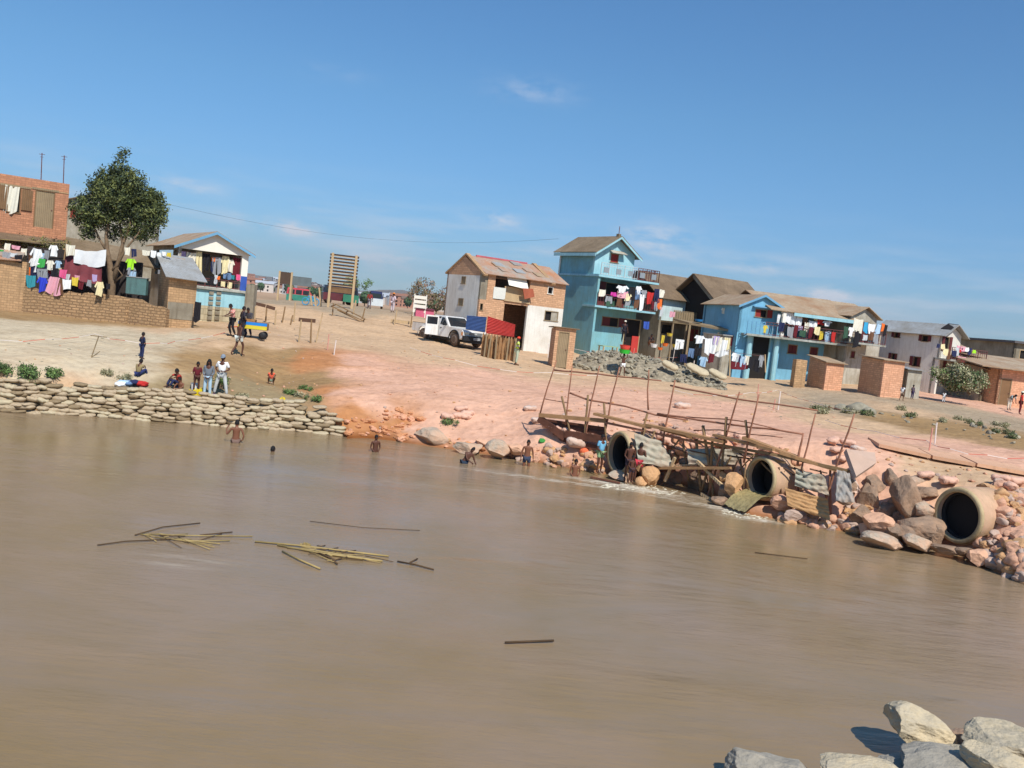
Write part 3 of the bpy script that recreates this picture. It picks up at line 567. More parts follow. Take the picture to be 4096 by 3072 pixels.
# ---- small brick outhouse with a tin roof ---------------------------------------------
F3 = Fac(663, 1300, 50.5, 34); F3.z0 = F3.o.z = gz(F3.o.x, F3.o.y)-.15
r = root_of(F3, 'brick_shed', 'mud brick shed with a single sloping grey tin roof beside the tree', 'shed')
W3 = F3.uv(783, 1200)[0]; z3 = F3.uv(666, 1092)[1]; z3b = z3+1.0; d3 = 2.5
mb = MB(); mb.box(0, W3, 0, .2, BASE, z3-.15); mb.build('wall', BRT, r)
mb = MB(Ts(0)); mb.prism([(.2, BASE), (d3, BASE), (d3, z3b), (.2, z3-.05)], 0, .2); mb.build('wall', BRT, r)
mb = MB(Ts(W3-.2)); mb.prism([(.2, BASE), (d3, BASE), (d3, z3b), (.2, z3-.05)], 0, .2); mb.build('wall', BRT, r)
MB().box(.2, W3-.2, d3-.2, d3, BASE, z3b-.05).build('wall', BRT, r)
q = F3.rect(657, 1212, 778, 1290); MB(Tf(0)).box(.02, W3-.1, -.025, -.002, q[2]+.1, q[3]+.1).build('plaster_patch', CON, r)
mb = MB(); mb.slab([(-.3, -.45, z3-.22), (W3+.45, -.45, z3-.30), (W3+.3, d3+.2, z3b+.03), (-.3, d3+.2, z3b+.1)], -.04); mb.build('roof', TING, r)
# ---- low masonry walls -------------------------------------------------------------
def garden_wall(pts, name, label, mt, th=.35, jag=.12, cat='wall', smooth=False, seed=0):
    """pts: (px, py_base, py_top, D)"""
    rnd = random.Random(seed); P = []
    for px, yb, ytp, D in pts: a = pt(px, yb, D); b = pt(px, ytp, D); P.append((a.x, a.y, b.z))
    mb = MB(); tops = []
    segs = []
    for (x0, y0, z0), (x1, y1, z1) in zip(P, P[1:]):
        n = max(1, int(math.hypot(x1-x0, y1-y0)/.32))
        for i in range(n): t = i/n; segs.append((x0+(x1-x0)*t, y0+(y1-y0)*t, z0+(z1-z0)*t))
    segs.append(P[-1]); k = len(segs); vs = []
    for i, (x, y, z) in enumerate(segs):
        a = segs[max(0, i-1)]; b = segs[min(k-1, i+1)]; d = Vector((b[0]-a[0], b[1]-a[1], 0)).normalized(); n_ = Vector((-d.y, d.x, 0))
        zj = z + rnd.uniform(-jag, jag); zb_ = gz(x, y)-.6
        for off, zz in ((-th/2-.08, zb_), (-th/2, zj), (th/2, zj-.03), (th/2+.05, zb_)): vs.append((x+n_.x*off, y+n_.y*off, zz))
    fs = [(i*4+j, (i+1)*4+j, (i+1)*4+j+1, i*4+j+1) for i in range(k-1) for j in range(3)] + [(0, 1, 2, 3), ((k-1)*4, (k-1)*4+3, (k-1)*4+2, (k-1)*4+1)]
    mb.add(vs, fs); return mb.solo(name, mt, label, cat)
garden_wall([(-150, 1258, 1020, 50), (0, 1262, 1036, 50.2), (98, 1270, 1048, 50.5)], 'brick_wall', 'tall stub of brick wall at the left edge under the hanging washing', BRT, .5, .05)
garden_wall([(96, 1268, 1142, 50.4), (180, 1275, 1160, 50.4), (300, 1285, 1168, 50.5), (430, 1295, 1178, 50.8), (500, 1300, 1186, 51), (560, 1302, 1200, 51.5)], 'rubble_wall', 'long low wall of rough stacked masonry between the washing and the sand', STO, .45, .06, seed=3)
garden_wall([(520, 1300, 1190, 50.6), (560, 1302, 1196, 50.4), (668, 1306, 1240, 50.2)], 'rubble_wall', 'short stub of rubble wall leaning on the tin roofed shed', STO, .3, .1, seed=4)
# ---- brick ruin house -------------------------------------------------------------------
F4 = Fac(1908, 1300, 64, 33); F4.z0 = F4.o.z = gz(F4.o.x, F4.o.y)-.2
r = root_of(F4, 'patched_house', 'half ruined brick house with white lower wall, patched upper wall and old tin roof', 'house')
W4 = F4.uv(2258, 1200)[0]; ze = F4.uv(1913, 1085)[1]; L4 = abs(F4.sv(1782, 1180)[0]); zr = ze+1.15; zw = F4.sv(1850, 1099)[1]
a1 = F4.srect(1848, 1105, 1862, 1134); a2 = F4.srect(1835, 1192, 1852, 1221)
wallmesh(.3, L4, BASE, zw, [a1, a2], .2, Ts(0), mt=WHT, root=r, label='whitewashed end wall'); opening(r, Ts(0), a1, 'shut', WOD); opening(r, Ts(0), a2, 'shut', WOD)
mb = MB(Ts(0)); mb.prism([(.3, zw), (L4, zw), (L4, ze), (L4/2+.15, zr-.05), (.3, ze)], 0, .2); mb.build('gable', BR, r)
x1 = F4.uv(1950, 1150)[0]; zc = F4.uv(1925, 1197)[1]; zc2 = F4.uv(2000, 1205)[1]
x2 = F4.uv(2018, 1150)[0]; xr0 = F4.uv(2120, 1150)[0]
hb = F4.rect(1921, 1213, 1930, 1240); hole = F4.rect(2018, 1218, 2105, 1310); h5 = F4.rect(1982, 1098, 2030, 1138)
wallmesh(.0, x1, zc, ze, [], .2, Tf(.05), mt=CON, root=r, label='grey cement panel')
lo = F4.rect(2019, 1214, 2112, 1322); door = (lo[0], lo[1], BASE, lo[3])
gap = F4.rect(2018, 1130, 2115, 1204); up = F4.rect(1985, 1100, 2112, 1200)
wallmesh(.0, xr0, BASE, zc, [hb, door], .22, Tf(0), mt=BR, root=r); opening(r, Tf(0), hb, 'none')
wallmesh(x1, xr0, zc, ze, [(up[0], xr0, zc+.1, up[3])], .22, Tf(0), mt=BR, root=r)
q = F4.rect(1975, 1147, 2018, 1199); MB(Tf(0)).box(q[0], q[1], -.05, .0, q[2], q[3]).build('boarding', mat('white_sheet_board', lin(214, 214, 202), var=.08), r)
q = F4.rect(2023, 1150, 2110, 1208); MB(Tf(0)).box(q[0], xr0, .1, .18, q[2], q[3]+.1).build('boarding', WOP, r)
q = F4.rect(2030, 1106, 2105, 1150); m_ = MB(Tf(0)); m_.slab([(q[0], -.35, q[2]), (q[1], -.35, q[2]-.15), (q[1], .1, q[3]), (q[0], .1, q[3]+.1)], .03); m_.build('awning', CRM, r)
m_ = MB(Tf(0)); q = F4.rect(2078, 1152, 2124, 1192); m_.prism([(q[0], q[3]), (q[1]-.2, q[3]+.05), (q[1], q[2]+.1), (q[0]+.25, q[2]-.15)], -.45, -.4); m_.build('loose_panel', mat('rust_red_panel', lin(168, 92, 66), var=.1), r)
q = F4.rect(2018, 1207, 2118, 1214); m_ = MB(); m_.bar((q[0]-.1, -.06, q[3]+.05), (xr0+.1, -.06, q[2]+.1), .1, .12); m_.build('lintel', WOP, r)
zc3 = F4.uv(2180, 1228)[1]; hs = F4.rect(2192, 1146, 2211, 1176); hl = F4.rect(2180, 1241, 2230, 1285)
wallmesh(xr0, W4, zc3, ze-.1, [hs], .22, Tf(0), mt=BR, root=r); opening(r, Tf(0), hs, 'none', fr=CRM)
wallmesh(xr0-.0, W4, BASE, zc3, [hl], .22, Tf(0), mt=WHT, root=r, label='whitewashed lower wall'); o = opening(r, Tf(0), hl, 'none'); MB(Tf(0)).box((hl[0]+hl[1])/2, hl[1]-.05, .03, .07, hl[2], hl[3]).build('boarding', GRP, o)
wallmesh(0, W4, BASE, ze-.1, [], .2, Tf(L4-.2), mt=BR, root=r); wallmesh(.2, L4, BASE, ze, [], .2, Ts(W4-.2), mt=BR, root=r)
MB().box(.2, W4-.2, .3, L4-.2, zc-.1, zc-.0).build('upper_floor', WOB, r)
rf = roof_x(r, .25, W4-.1, 0, L4, ze, zr, TINM, .3, .05, ov2=.15)
MB().bar((.8, L4/2-.05, zr+.08), (W4*.72, L4/2-.05, zr+.08), .12).build('ridge_cap', mat('faded_pink_ridge', lin(190, 100, 104), var=.15), rf)
for xx in (.0, W4*.80):
    m_ = MB(); m_.prism([(0, 0)]*0 or [(0, 0), (.01, 0), (.01, .01)], 0, .01) if False else None
    m_.bar((xx+.1, -.35, ze-.22), (xx+.1, L4/2, zr+.12), .32, .12); m_.bar((xx+.1, L4/2, zr+.12), (xx+.1, L4+.3, ze-.2), .32, .12); m_.build('parapet', BRT, rf)
for i in range(7):
    x = random.uniform(1.5, W4-.6); y = random.uniform(.2, L4/2-.4); z = ze+(zr-ze)*(y/(L4/2)); m_ = MB(); m_.slab([(x, y, z+.12), (x+.9, y+.1, z+.1), (x+.8, y+.7, z+.1+.3), (x-.1, y+.6, z+.12+.28)], .02); m_.build('loose_tin', [TING, TIN, TINM][i % 3], rf)
# ---- turquoise tower house ---------------------------------------------------------------
F5 = Fac(2366, 1350, 70, 33); F5.z0 = F5.o.z = gz(F5.o.x, F5.o.y)-.2
r = root_of(F5, 'tower_house', 'tall three storey turquoise house with two balconies and a tiled gable roof', 'house')
L5 = abs(F5.sv(2222, 1180)[0]); zeb = F5.sv(2388, 1000)[1]; zs1 = F5.uv(2400, 1098, -.1)[1]; zs2 = F5.uv(2400, 1222, -.1)[1]
Wg = F5.uv(2536, 1060, .7)[0]; W5 = F5.uv(2600, 1200, 0)[0]; Wb = F5.uv(2634, 1140, -.1)[0]; za = F5.uv(2463, 950, .7)[1]
wallmesh(-.0, L5, BASE, zs1+.05, [], .2, Ts(0), mt=TEA, root=r, label='weathered turquoise side wall'); wallmesh(.9, L5, zs1+.05, zeb, [], .2, Ts(.003), mt=TEA, root=r)
hu = F5.rect(2444, 1012, 2472, 1052, .7); zg = F5.uv(2500, 1095, .7)[1]
wallmesh(0.0, Wg, zs1, zeb, [hu], .2, Tf(.7), top=[(0, zeb), (Wg, zeb), (Wg/2, za)], mt=TEL, root=r); opening(r, Tf(.7), hu, 'shut'); 
m_ = MB(Tf(.7)); m_.slab([(hu[0]-.2, -.5, hu[3]+.02), (hu[1]+.5, -.5, hu[3]+.02), (hu[1]+.4, -.003, hu[3]+.25), (hu[0]-.15, -.003, hu[3]+.25)], .04); m_.build('hood', GRP, r)
wallmesh(.7, L5, zs1, zeb, [], .2, lambda s, n, z: (Wg-n-.003, s+.2, z), mt=TEL, root=r); wallmesh(0, W5, BASE, zeb-.4, [], .2, Tf(L5-.21), mt=TEA, root=r)
yb = 1.5
hd1 = F5.rect(2425, 1120, 2470, 1200, yb); hd1 = (hd1[0], hd1[1], zs2+.02, zs1-.4); hw1 = (hd1[1]+1.1, hd1[1]+2.0, zs2+.9, zs1-.5)
wallmesh(.2, W5, zs2, zs1-.15, [hd1, hw1], .2, Tf(yb), mt=TEA, root=r); opening(r, Tf(yb), hd1, 'open', MAR, door=True); opening(r, Tf(yb), hw1, 'shut', MAR)
g1 = F5.rect(2409, 1264, 2472, 1308, yb); g2 = F5.rect(2502, 1273, 2555, 1372, yb); g2 = (g2[0], g2[1], BASE, g2[3])
wallmesh(.2, W5, BASE, zs2-.15, [g1, g2], .2, Tf(yb), mt=TEA, root=r); opening(r, Tf(yb), g1, 'half', MAR)
o = opening(r, Tf(yb), (g2[0], g2[1], 0, g2[3]), 'none', MAR, WOP, True); MB(Tf(yb)).box((g2[0]+g2[1])/2+.1, g2[1]-.06, .02, .07, 0, g2[3]*.62).build('leaf', mat('scarlet_door', lin(190, 62, 56), var=.1), o)
wallmesh(yb, L5, BASE, zs1-.15, [], .2, lambda s, n, z: (W5-n, s+.2, z), mt=TEA, root=r)
b1 = MB().box(-.1, Wb, -.15, L5-.3, zs1-.15, zs1).build('balcony', TEL, r); b2 = MB().box(-.15, Wb, -.15, yb, zs2-.15, zs2).build('balcony', TEL, r)
railing(b1, (.1, -.1, zs1), (Wb*.62, -.1, zs1), .95, 14, mat('white_ironwork', lin(190, 200, 200), var=.1)); railing(b1, (Wb*.63, -.1, zs1), (Wb-.05, -.1, zs1), .95, 10, IRN); railing(b1, (Wb-.05, -.1, zs1), (Wb-.05, 3, zs1), .95, 10, IRN)
for i in range(5):
    x = .35+i*Wb*.2; MB(Tf(-.1)).box(x, x+.5, -.05, -.021, zs1+.2, zs1+.62).build('panel', mat('grey_panel', lin(140, 148, 152), var=.1), b1)
railing(b2, (.1, -.1, zs2), (Wb-.05, -.1, zs2), .9, 22, IRN)
ro = roof_y(r, 0, Wg, .5, L5+.1, zeb, za+.08, TIL2, .35); verge(r, 0, Wg, .2, zeb, za+.09, TEL, .35, .18)
MB().box(-.42, -.36, .2, L5+.3, zeb-.5, zeb-.26).build('fascia', TEL, r)
MB().tube([(Wg/2, .6, za), (Wg/2, .6, za+.9)], .03, 5).build('lightning_rod', IRN, ro); MB().box(Wg/2-.12, Wg/2+.12, .45, .75, za+.05, za+.3).build('finial', TIL2, ro)
a = F5.sv(2237, 1018); MB().tube([(-.08, L5-.25, zeb-.3), (-.08, L5-.25, .2)], .06, 6).build('drain_pipe', CRM, r)
# ---- dark tiled twin houses ----------------------------------------------------------------
F6 = Fac(2668, 1380, 75.5, 33); F6.z0 = F6.o.z = gz(F6.o.x, F6.o.y)-.2
r = root_of(F6, 'tiled_house', 'pale blue upper floored house under a long brown tiled roof next to the turquoise tower', 'house')
W6 = F6.uv(2868, 1250)[0]; ze = F6.uv(2668, 1183)[1]; zf = F6.uv(2700, 1287)[1]; zr = ze+1.9
ha = F6.rect(2802, 1215, 2826, 1278)
wallmesh(-1.2, W6, zf, ze, [(ha[0], ha[1], zf, ha[3])], .2, Tf(0), mt=PBL, root=r); opening(r, Tf(0), (ha[0], ha[1], zf, ha[3]), 'leaf', mat('pinkish_door', lin(180, 150, 138), var=.1), door=True)
hb = F6.rect(2648, 1294, 2690, 1338); hc = F6.rect(2750, 1312, 2776, 1366); hd_ = F6.rect(2780, 1315, 2812, 1340)
wallmesh(-1.2, W6+1.6, BASE, zf, [hb, hc, hd_], .2, Tf(.02), mt=CON, root=r); opening(r, Tf(.02), hb, 'none'); opening(r, Tf(.02), hc, 'leaf', mat('brick_red_door', lin(170, 68, 56), var=.1), door=True); opening(r, Tf(.02), hd_, 'half', RED)
wallmesh(0, 5.4, BASE, ze, [], .2, Ts(-1.2), mt=CON, root=r); wallmesh(-1.2, W6+1.6, BASE, ze, [], .2, Tf(5.4), mt=CON, root=r)
bb = MB(); bb.box(-1.0, 2.3, -1.5, -.02, zf-.14, zf); bb.build('balcony', WOD, r); b_ = railing(r, (-1, -1.45, zf), (2.2, -1.45, zf), .9, 14, WOD)
bs = MB(); [bs.box(-1+i*.26, -.78+i*.26, -1.5, -1.46, zf-.1, zf+.85) for i in range(12)]; bs.build('balcony_boarding', WOD, r)
for x in (-.9, .6, 2.1): MB().bar((x, -1.4, BASE), (x, -1.4, zf-.14), .12).build('post', WOD, r)
roof_x(r, -1.4, W6, 0, 5.4, ze, zr, TIL, .45)
F7 = Fac(2868, 1380, 73, 33); F7.z0 = F7.o.z = gz(F7.o.x, F7.o.y)-.2
r = root_of(F7, 'tiled_house', 'steep dark tiled house squeezed between the pale blue house and the sky blue house', 'house')
W7 = 4.2; ze7 = F7.uv(2905, 1218)[1]; zr7 = ze7+2.25; zf7 = F7.uv(2900, 1310)[1]
dd = F7.rect(2922, 1236, 2944, 1300)
wallmesh(-.1, W7, zf7, ze7, [(dd[0], dd[1], zf7, dd[3])], .2, Tf(0), mt=mat('pink_plaster', lin(206, 182, 174), var=.06), root=r); opening(r, Tf(0), (dd[0], dd[1], zf7, dd[3]), 'none', door=True)
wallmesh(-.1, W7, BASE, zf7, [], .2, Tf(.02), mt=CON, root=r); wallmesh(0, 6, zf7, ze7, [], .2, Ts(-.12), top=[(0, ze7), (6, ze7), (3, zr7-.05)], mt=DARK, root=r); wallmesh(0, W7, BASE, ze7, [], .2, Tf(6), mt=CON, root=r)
roof_x(r, -.2, W7+1, 0, 6, ze7, zr7, TIL, .5, .1); 
m_ = MB(lambda s, n, z: (-.62+n, s, z)); k = (zr7-ze7)/3; m_.prism([(-.5, ze7-k*.5-.28), (3, zr7-.28), (3, zr7-.02), (-.5, ze7-k*.5-.02)], -.06, -.002); m_.build('verge_board', CON, r)
# sloping canopy in front of the twin houses
a = F6.rect(2722, 1290, 2992, 1345)
A = pt(2722, 1290, 69.5); B = pt(2996, 1338, 67.5); dv = Vector((.5, -.86, 0))
mb = MB(); mb.slab([A+dv*1.0-Vector((0, 0, .1)), B+dv*1.0-Vector((0, 0, .1)), B-dv*.9+Vector((0, 0, .12)), A-dv*.9+Vector((0, 0, .12))], -.16); mb.solo('canopy', WOD, 'long sagging timber and cement canopy in front of the pale blue house', 'canopy')
for px, py, D in ((2760, 1300, 68.6), (2875, 1330, 67.6), (2950, 1345, 66.9)):
    a = pt(px, py, D); MB().bar((a.x, a.y, gz(a.x, a.y)-.1), a, .14).solo('prop_post', WOD, 'timber post holding up the long canopy', 'post', 'posts under the canopy')
# white low annex wall
Fx = Fac(2880, 1440, 66, 33); Fx.z0 = Fx.o.z = gz(Fx.o.x, Fx.o.y)-.2; rx = root_of(Fx, 'annex', 'low cement annex with a red door under the long canopy', 'shed')
Wx = Fx.uv(2990, 1380)[0]; zx = Fx.uv(2930, 1346)[1]; hx = Fx.rect(2923, 1345, 2942, 1386)
wallmesh(0, Wx, BASE, zx, [hx], .2, Tf(0), mt=GRP, root=rx); opening(rx, Tf(0), hx, 'leaf', mat('raspberry_door', lin(176, 60, 70), var=.1), door=True); wallmesh(0, 2, BASE, zx, [], .2, Ts(0), mt=GRP, root=rx); MB().box(-.1, Wx+.1, -.1, 2, zx, zx+.08).build('roof', TING, rx)
# ---- sky blue house ------------------------------------------------------------------
F8 = Fac(2938, 1410, 66, 12); F8.z0 = F8.o.z = gz(F8.o.x, F8.o.y)-.25
r = root_of(F8, 'blue_house', 'sky blue two storey house with front gable and long balcony of white washing', 'house')
Wg = F8.uv(3132, 1300)[0]; zel = F8.uv(2948, 1216)[1]; zeg = F8.uv(3132, 1236)[1]; zeg = (zel+zeg)/2; za = F8.uv(3042, 1182)[1]
W8 = F8.uv(3345, 1330, 1.6)[0]; zs = F8.uv(3050, 1340)[1]
hg = F8.rect(3022, 1234, 3066, 1271); dg = F8.rect(3013, 1342, 3078, 1406)
wallmesh(0, Wg, zs, zeg, [hg], .2, Tf(0), top=[(0, zeg), (Wg, zeg), (Wg*.5, za)], mt=BLU, root=r); opening(r, Tf(0), hg, 'half', RED)
hbx = (hg[0]-.25, hg[1]+.2); MB(Tf(0)).box(hbx[0], hbx[1], -.3, -.002, hg[3]+.1, hg[3]+.18).build('hood', TRB, r)
wallmesh(0, Wg, BASE, zs, [(dg[0], dg[1], .2, dg[3])], .2, Tf(.02), mt=BLU, root=r); opening(r, Tf(.02), (dg[0], dg[1], .2, dg[3]), 'none', fr=TEL, door=True)
for x in (dg[0]-.35, dg[1]+.35): MB().lathe([(.2, BASE), (.2, zs-.16)], 10, (x, -.25, 0)).build('column', TEL, r)
yw = 1.6; zw8 = F8.uv(3340, 1266, 1.2)[1]
w1 = F8.rect(3153, 1376, 3187, 1416, yw-.6); w2 = F8.rect(3240, 1386, 3270, 1424, yw-.6)
wallmesh(Wg, W8, BASE, zs, [w1, w2], .2, Tf(yw-.6), mt=BLU, root=r); opening(r, Tf(yw-.6), w1, 'shut', MAR); opening(r, Tf(yw-.6), w2, 'shut', MAR)
u1 = F8.rect(3160, 1262, 3185, 1330, yw); u2 = F8.rect(3255, 1272, 3290, 1340, yw)
u1 = (u1[0], u1[1], zs+.02, u1[3]); u2 = (u2[0], u2[1], zs+.02, u2[3])
wallmesh(Wg, W8, zs, zeg, [u1, u2], .2, Tf(yw), mt=BLU, root=r); opening(r, Tf(yw), u1, 'leaf', MAR, door=True); opening(r, Tf(yw), u2, 'leaf', MAR, door=True)
wallmesh(0, 6, BASE, zeg, [], .2, Ts(0), mt=BLU, root=r); wallmesh(yw, 6.5, BASE, zeg, [], .2, lambda s, n, z: (W8-n, s, z), mt=BLU, root=r); wallmesh(0, W8, BASE, zeg, [], .2, Tf(6.3), mt=BLU, root=r)
wallmesh(.2, yw, zs, zeg, [], .2, lambda s, n, z: (Wg-n-.002, s, z), mt=BLU, root=r)
xb = F8.uv(3085, 1320, -.9)[0]*0 + F8.uv(3050, 1330, -.9)[0]
b_ = MB().box(xb-1.2, W8+.2, -.9, yw, zs-.15, zs).build('balcony', SLB, r)
railing(b_, (xb+.2, -.85, zs), (W8+.1, -.85, zs), .95, 24, IRN); railing(r, (xb-1.2, -.85, zs), (xb+.15, -.85, zs+.02), .9, 4, TRB)
m_ = MB(); m_.bar((xb-1.4, -.85, zs-.1), (xb+.1, -.85, zs+.95), .05); m_.bar((xb-1.4, -.85, zs-.3), (xb+.1, -.85, zs+.7), .04); m_.build('stair_rail', TRB, b_)
xc = F8.uv(3133, 1300, -.8)[0]; MB().box(xc-.12, xc+.12, -.85, -.6, zs, zeg-.25).build('column', CRM, r)
roof_y(r, 0, Wg, 0, 6.5, zeg, za+.06, TIN, .22); verge(r, 0, Wg, -.22, zeg, za+.07, TRB, .22, .14)
kk = 1.25; m_ = MB(); m_.slab([(Wg*.55, -.95, zeg-.18), (W8+.3, -.95, zeg-.26), (W8+.3, 3.6, zeg+kk), (Wg*.55, 3.6, zeg+kk)], -.06); m_.slab([(Wg*.55, 3.6, zeg+kk), (W8+.3, 3.6, zeg+kk), (W8+.3, 6.9, zeg-.1), (Wg*.55, 6.9, zeg-.1)], -.06); m_.build('roof', TIN, r)
m_ = MB(); m_.slab([(Wg+.25, -1.0, zeg-.42), (W8+.3, -1.0, zeg-.48), (W8+.3, -1.0, zeg-.24), (Wg+.25, -1.0, zeg-.19)], .04); m_.build('fascia', TEL, r)
# ---- grey gabled house -----------------------------------------------------------------
F9 = Fac(3372, 1460, 67, 33); F9.z0 = F9.o.z = gz(F9.o.x, F9.o.y)-.2
r = root_of(F9, 'gabled_house', 'grey cement gabled house with dark clothes hung over its balcony', 'house')
W9 = F9.uv(3500, 1340)[0]; ze = (F9.uv(3376, 1248)[1]+F9.uv(3498, 1282)[1])/2; za = F9.uv(3446, 1230)[1]; zs = F9.uv(3400, 1366)[1]; L9 = 7
hh = F9.rect(3408, 1282, 3432, 1300); hh2 = F9.rect(3450, 1285, 3476, 1330); hh2 = (hh2[0], hh2[1], zs+.05, hh2[3]); g1 = F9.rect(3404, 1402, 3418, 1432, .6)
wallmesh(0, W9, zs, ze, [hh, hh2], .2, Tf(0), top=[(0, ze), (W9, ze), (W9*.5, za)], mt=GRP, root=r); opening(r, Tf(0), hh, 'none'); opening(r, Tf(0), hh2, 'leaf', MAR, door=True)
wallmesh(0, W9, BASE, zs, [g1], .2, Tf(.6), mt=GRP, root=r); opening(r, Tf(.6), g1, 'shut', MAR)
wallmesh(0, L9, BASE, ze, [], .2, Ts(0), mt=CON, root=r); wallmesh(.7, L9, BASE, ze, [], .2, lambda s, n, z: (W9-n-.002, s, z), mt=GRP, root=r); wallmesh(0, W9, BASE, ze, [], .2, Tf(L9), mt=CON, root=r)
MB().box(-.02, W9+.1, -1.0, .6, zs-.14, zs).build('balcony', SLB, r); railing(r, (.05, -.95, zs), (W9, -.95, zs), .9, 12, IRN)
roof_y(r, 0, W9, -.1, L9, ze, za+.05, TIN, .25)
wallmesh(W9+.02, W9+2.2, BASE, zs+.8, [], .2, Tf(1.0), mt=GRP, root=r, label='plain side extension')
Fq = Fac(3300, 1300, 78, 20); Fq.z0 = Fq.o.z = 3.0; r = root_of(Fq, 'back_house', 'low house with a brown tin roof seen over the sky blue house', 'house'); z_ = Fq.uv(3300, 1245)[1]
wallmesh(-2, 5, BASE, z_, [], .2, Tf(0), mt=CON, root=r); wallmesh(0, 6, BASE, z_, [], .2, Ts(-2), mt=CON, root=r); roof_x(r, -2.5, 5, 0, 6, z_, z_+1.1, TIN, .3)
# ---- white house with the long side -----------------------------------------------------------
F10 = Fac(3746, 1500, 68, 30); F10.z0 = F10.o.z = gz(F10.o.x, F10.o.y)-.3
r = root_of(F10, 'white_house', 'long white two storey house with brown shutters and a small gabled front at the right', 'house')
L10 = abs(F10.sv(3512, 1400)[0]); W10 = F10.uv(3838, 1400)[0]; ze = F10.sv(3700, 1335)[1]+.1; za = F10.uv(3800, 1302)[1]; zs = F10.uv(3760, 1432)[1]
hs_ = [F10.srect(*q) for q in ((3580, 1322, 3600, 1350), (3690, 1340, 3712, 1366), (3567, 1412, 3587, 1440), (3655, 1425, 3680, 1466))]
wallmesh(0, L10, BASE, ze, hs_, .2, Ts(0), mt=WHT, root=r)
for q, k in zip(hs_, ('half', 'open', 'half', 'half')): opening(r, Ts(0), q, k, MAR, WOB)
hh = F10.rect(3780, 1345, 3796, 1376); hh = (hh[0], hh[1], zs+.6, hh[3])
wallmesh(.0, W10, zs, ze, [hh], .2, Tf(0), top=[(0, ze), (W10, ze), (W10/2, za)], mt=WHT, root=r); opening(r, Tf(0), hh, 'open', MAR)
wallmesh(.0, W10, BASE, zs, [F10.rect(3773, 1440, 3784, 1470, .3)], .2, Tf(.3), mt=GRP, root=r); opening(r, Tf(.3), F10.rect(3773, 1440, 3784, 1470, .3), 'shut', MAR)
wallmesh(.2, L10, BASE, ze, [], .2, lambda s, n, z: (W10-n-.002, s, z), mt=GRP, root=r); wallmesh(0, W10, BASE, ze, [], .2, Tf(L10), mt=GRP, root=r)
MB().box(-.05, W10+2.2, -1.0, .3, zs-.14, zs).build('balcony', SLB, r); railing(r, (.05, -.95, zs), (W10+2, -.95, zs), .9, 16, IRN)
roof_y(r, 0, W10, -.2, L10+.2, ze, za+.06, TING, .3); m_ = MB(); m_.slab([(W10*.2, -.35, za-.35), (W10*.55, -.35, za+.1), (W10*.55, .5, za+.14), (W10*.2, .5, za-.3)], -.05); m_.build('loose_tin', DARK, r)
wallmesh(W10, W10+2.6, BASE, zs-.2, [F10.rect(3818, 1462, 3842, 1490, .5)], .2, Tf(.5), mt=GRP, root=r, label='grey side wing')
wallmesh(W10, W10+2.6, zs, ze-.9, [], .2, Tf(1.6), mt=CON, root=r, label='grey side wing'); m_ = MB(); m_.slab([(W10, .1, ze-.95), (W10+2.8, .1, ze-1.15), (W10+2.5, 4, ze+.1), (W10, 4, ze+.25)], -.06); m_.slab([(W10, -.6, ze-1.35), (W10+3, -.6, ze-1.5), (W10+3, 1, ze-1.2), (W10, 1, ze-1.1)], -.05); m_.build('porch_roof', TIN, r)
# pale warehouse and grey block at the right edge
Fw = Fac(3850, 1450, 88, 8); Fw.z0 = Fw.o.z = 2.9; r = root_of(Fw, 'warehouse', 'long pale sheet metal warehouse behind the white house', 'warehouse'); Ww = Fw.uv(4075, 1420)[0]; z_ = Fw.uv(3875, 1362)[1]
wallmesh(-4, Ww, BASE, z_, [], .2, Tf(0), mt=mat('pale_sheet_metal', lin(196, 204, 200), var=.03, kind='tin', p=1.5), root=r); wallmesh(0, 14, BASE, z_, [], .2, Ts(-4), mt=CRM, root=r); roof_x(r, -4, Ww, 0, 14, z_, z_+.3, TING, .1)
Fg = Fac(4042, 1500, 80, 12); Fg.z0 = Fg.o.z = 2.9; r = root_of(Fg, 'concrete_block_house', 'flat roofed grey building with one window at the right edge', 'house'); z_ = Fg.uv(4045, 1370)[1]; hq = Fg.rect(4080, 1398, 4096, 1436)
hq = (hq[0], hq[0]+1.1, hq[2], hq[3]); wallmesh(0, 8, BASE, z_, [hq], .2, Tf(0), mt=CON, root=r); opening(r, Tf(0), hq, 'none', fr=WOP); wallmesh(0, 8, BASE, z_, [], .2, Ts(0), mt=CON, root=r); MB().box(-.4, 8.3, -.4, 8.3, z_, z_+.2).build('roof', mat('dark_tin', lin(96, 92, 92), var=.1), r)
# low brick house at the right
F11 = Fac(3990, 1560, 66, 14); F11.z0 = F11.o.z = gz(F11.o.x, F11.o.y)-.2; r = root_of(F11, 'brick_house', 'low orange brick house with a long tin roof at the right edge', 'house'); z_ = F11.uv(4060, 1482)[1]; hq = F11.rect(4006, 1512, 4040, 1580)
wallmesh(0, 9, BASE, z_, [(hq[0], hq[1], BASE, hq[3])], .2, Tf(0), mt=BRO, root=r); opening(r, Tf(0), (hq[0], hq[1], 0, hq[3]), 'leaf', WOB, door=True); wallmesh(0, 6, BASE, z_, [], .2, Ts(0), mt=BR, root=r)
m_ = MB(); m_.slab([(-2.2, -.7, z_+.05), (9, -.7, z_-.05), (9, 6, z_+.9), (-2.2, 6, z_+1.0)], -.07); m_.build('roof', TIN, r)
F12 = Fac(3925, 1560, 67, 33); F12.z0 = F12.o.z = gz(F12.o.x, F12.o.y)-.2; r = root_of(F12, 'plank_house', 'shabby lean-to house of brown boards behind the dry bush', 'house'); z_ = F12.uv(3935, 1450)[1]; W_ = F12.uv(3990, 1540)[0]
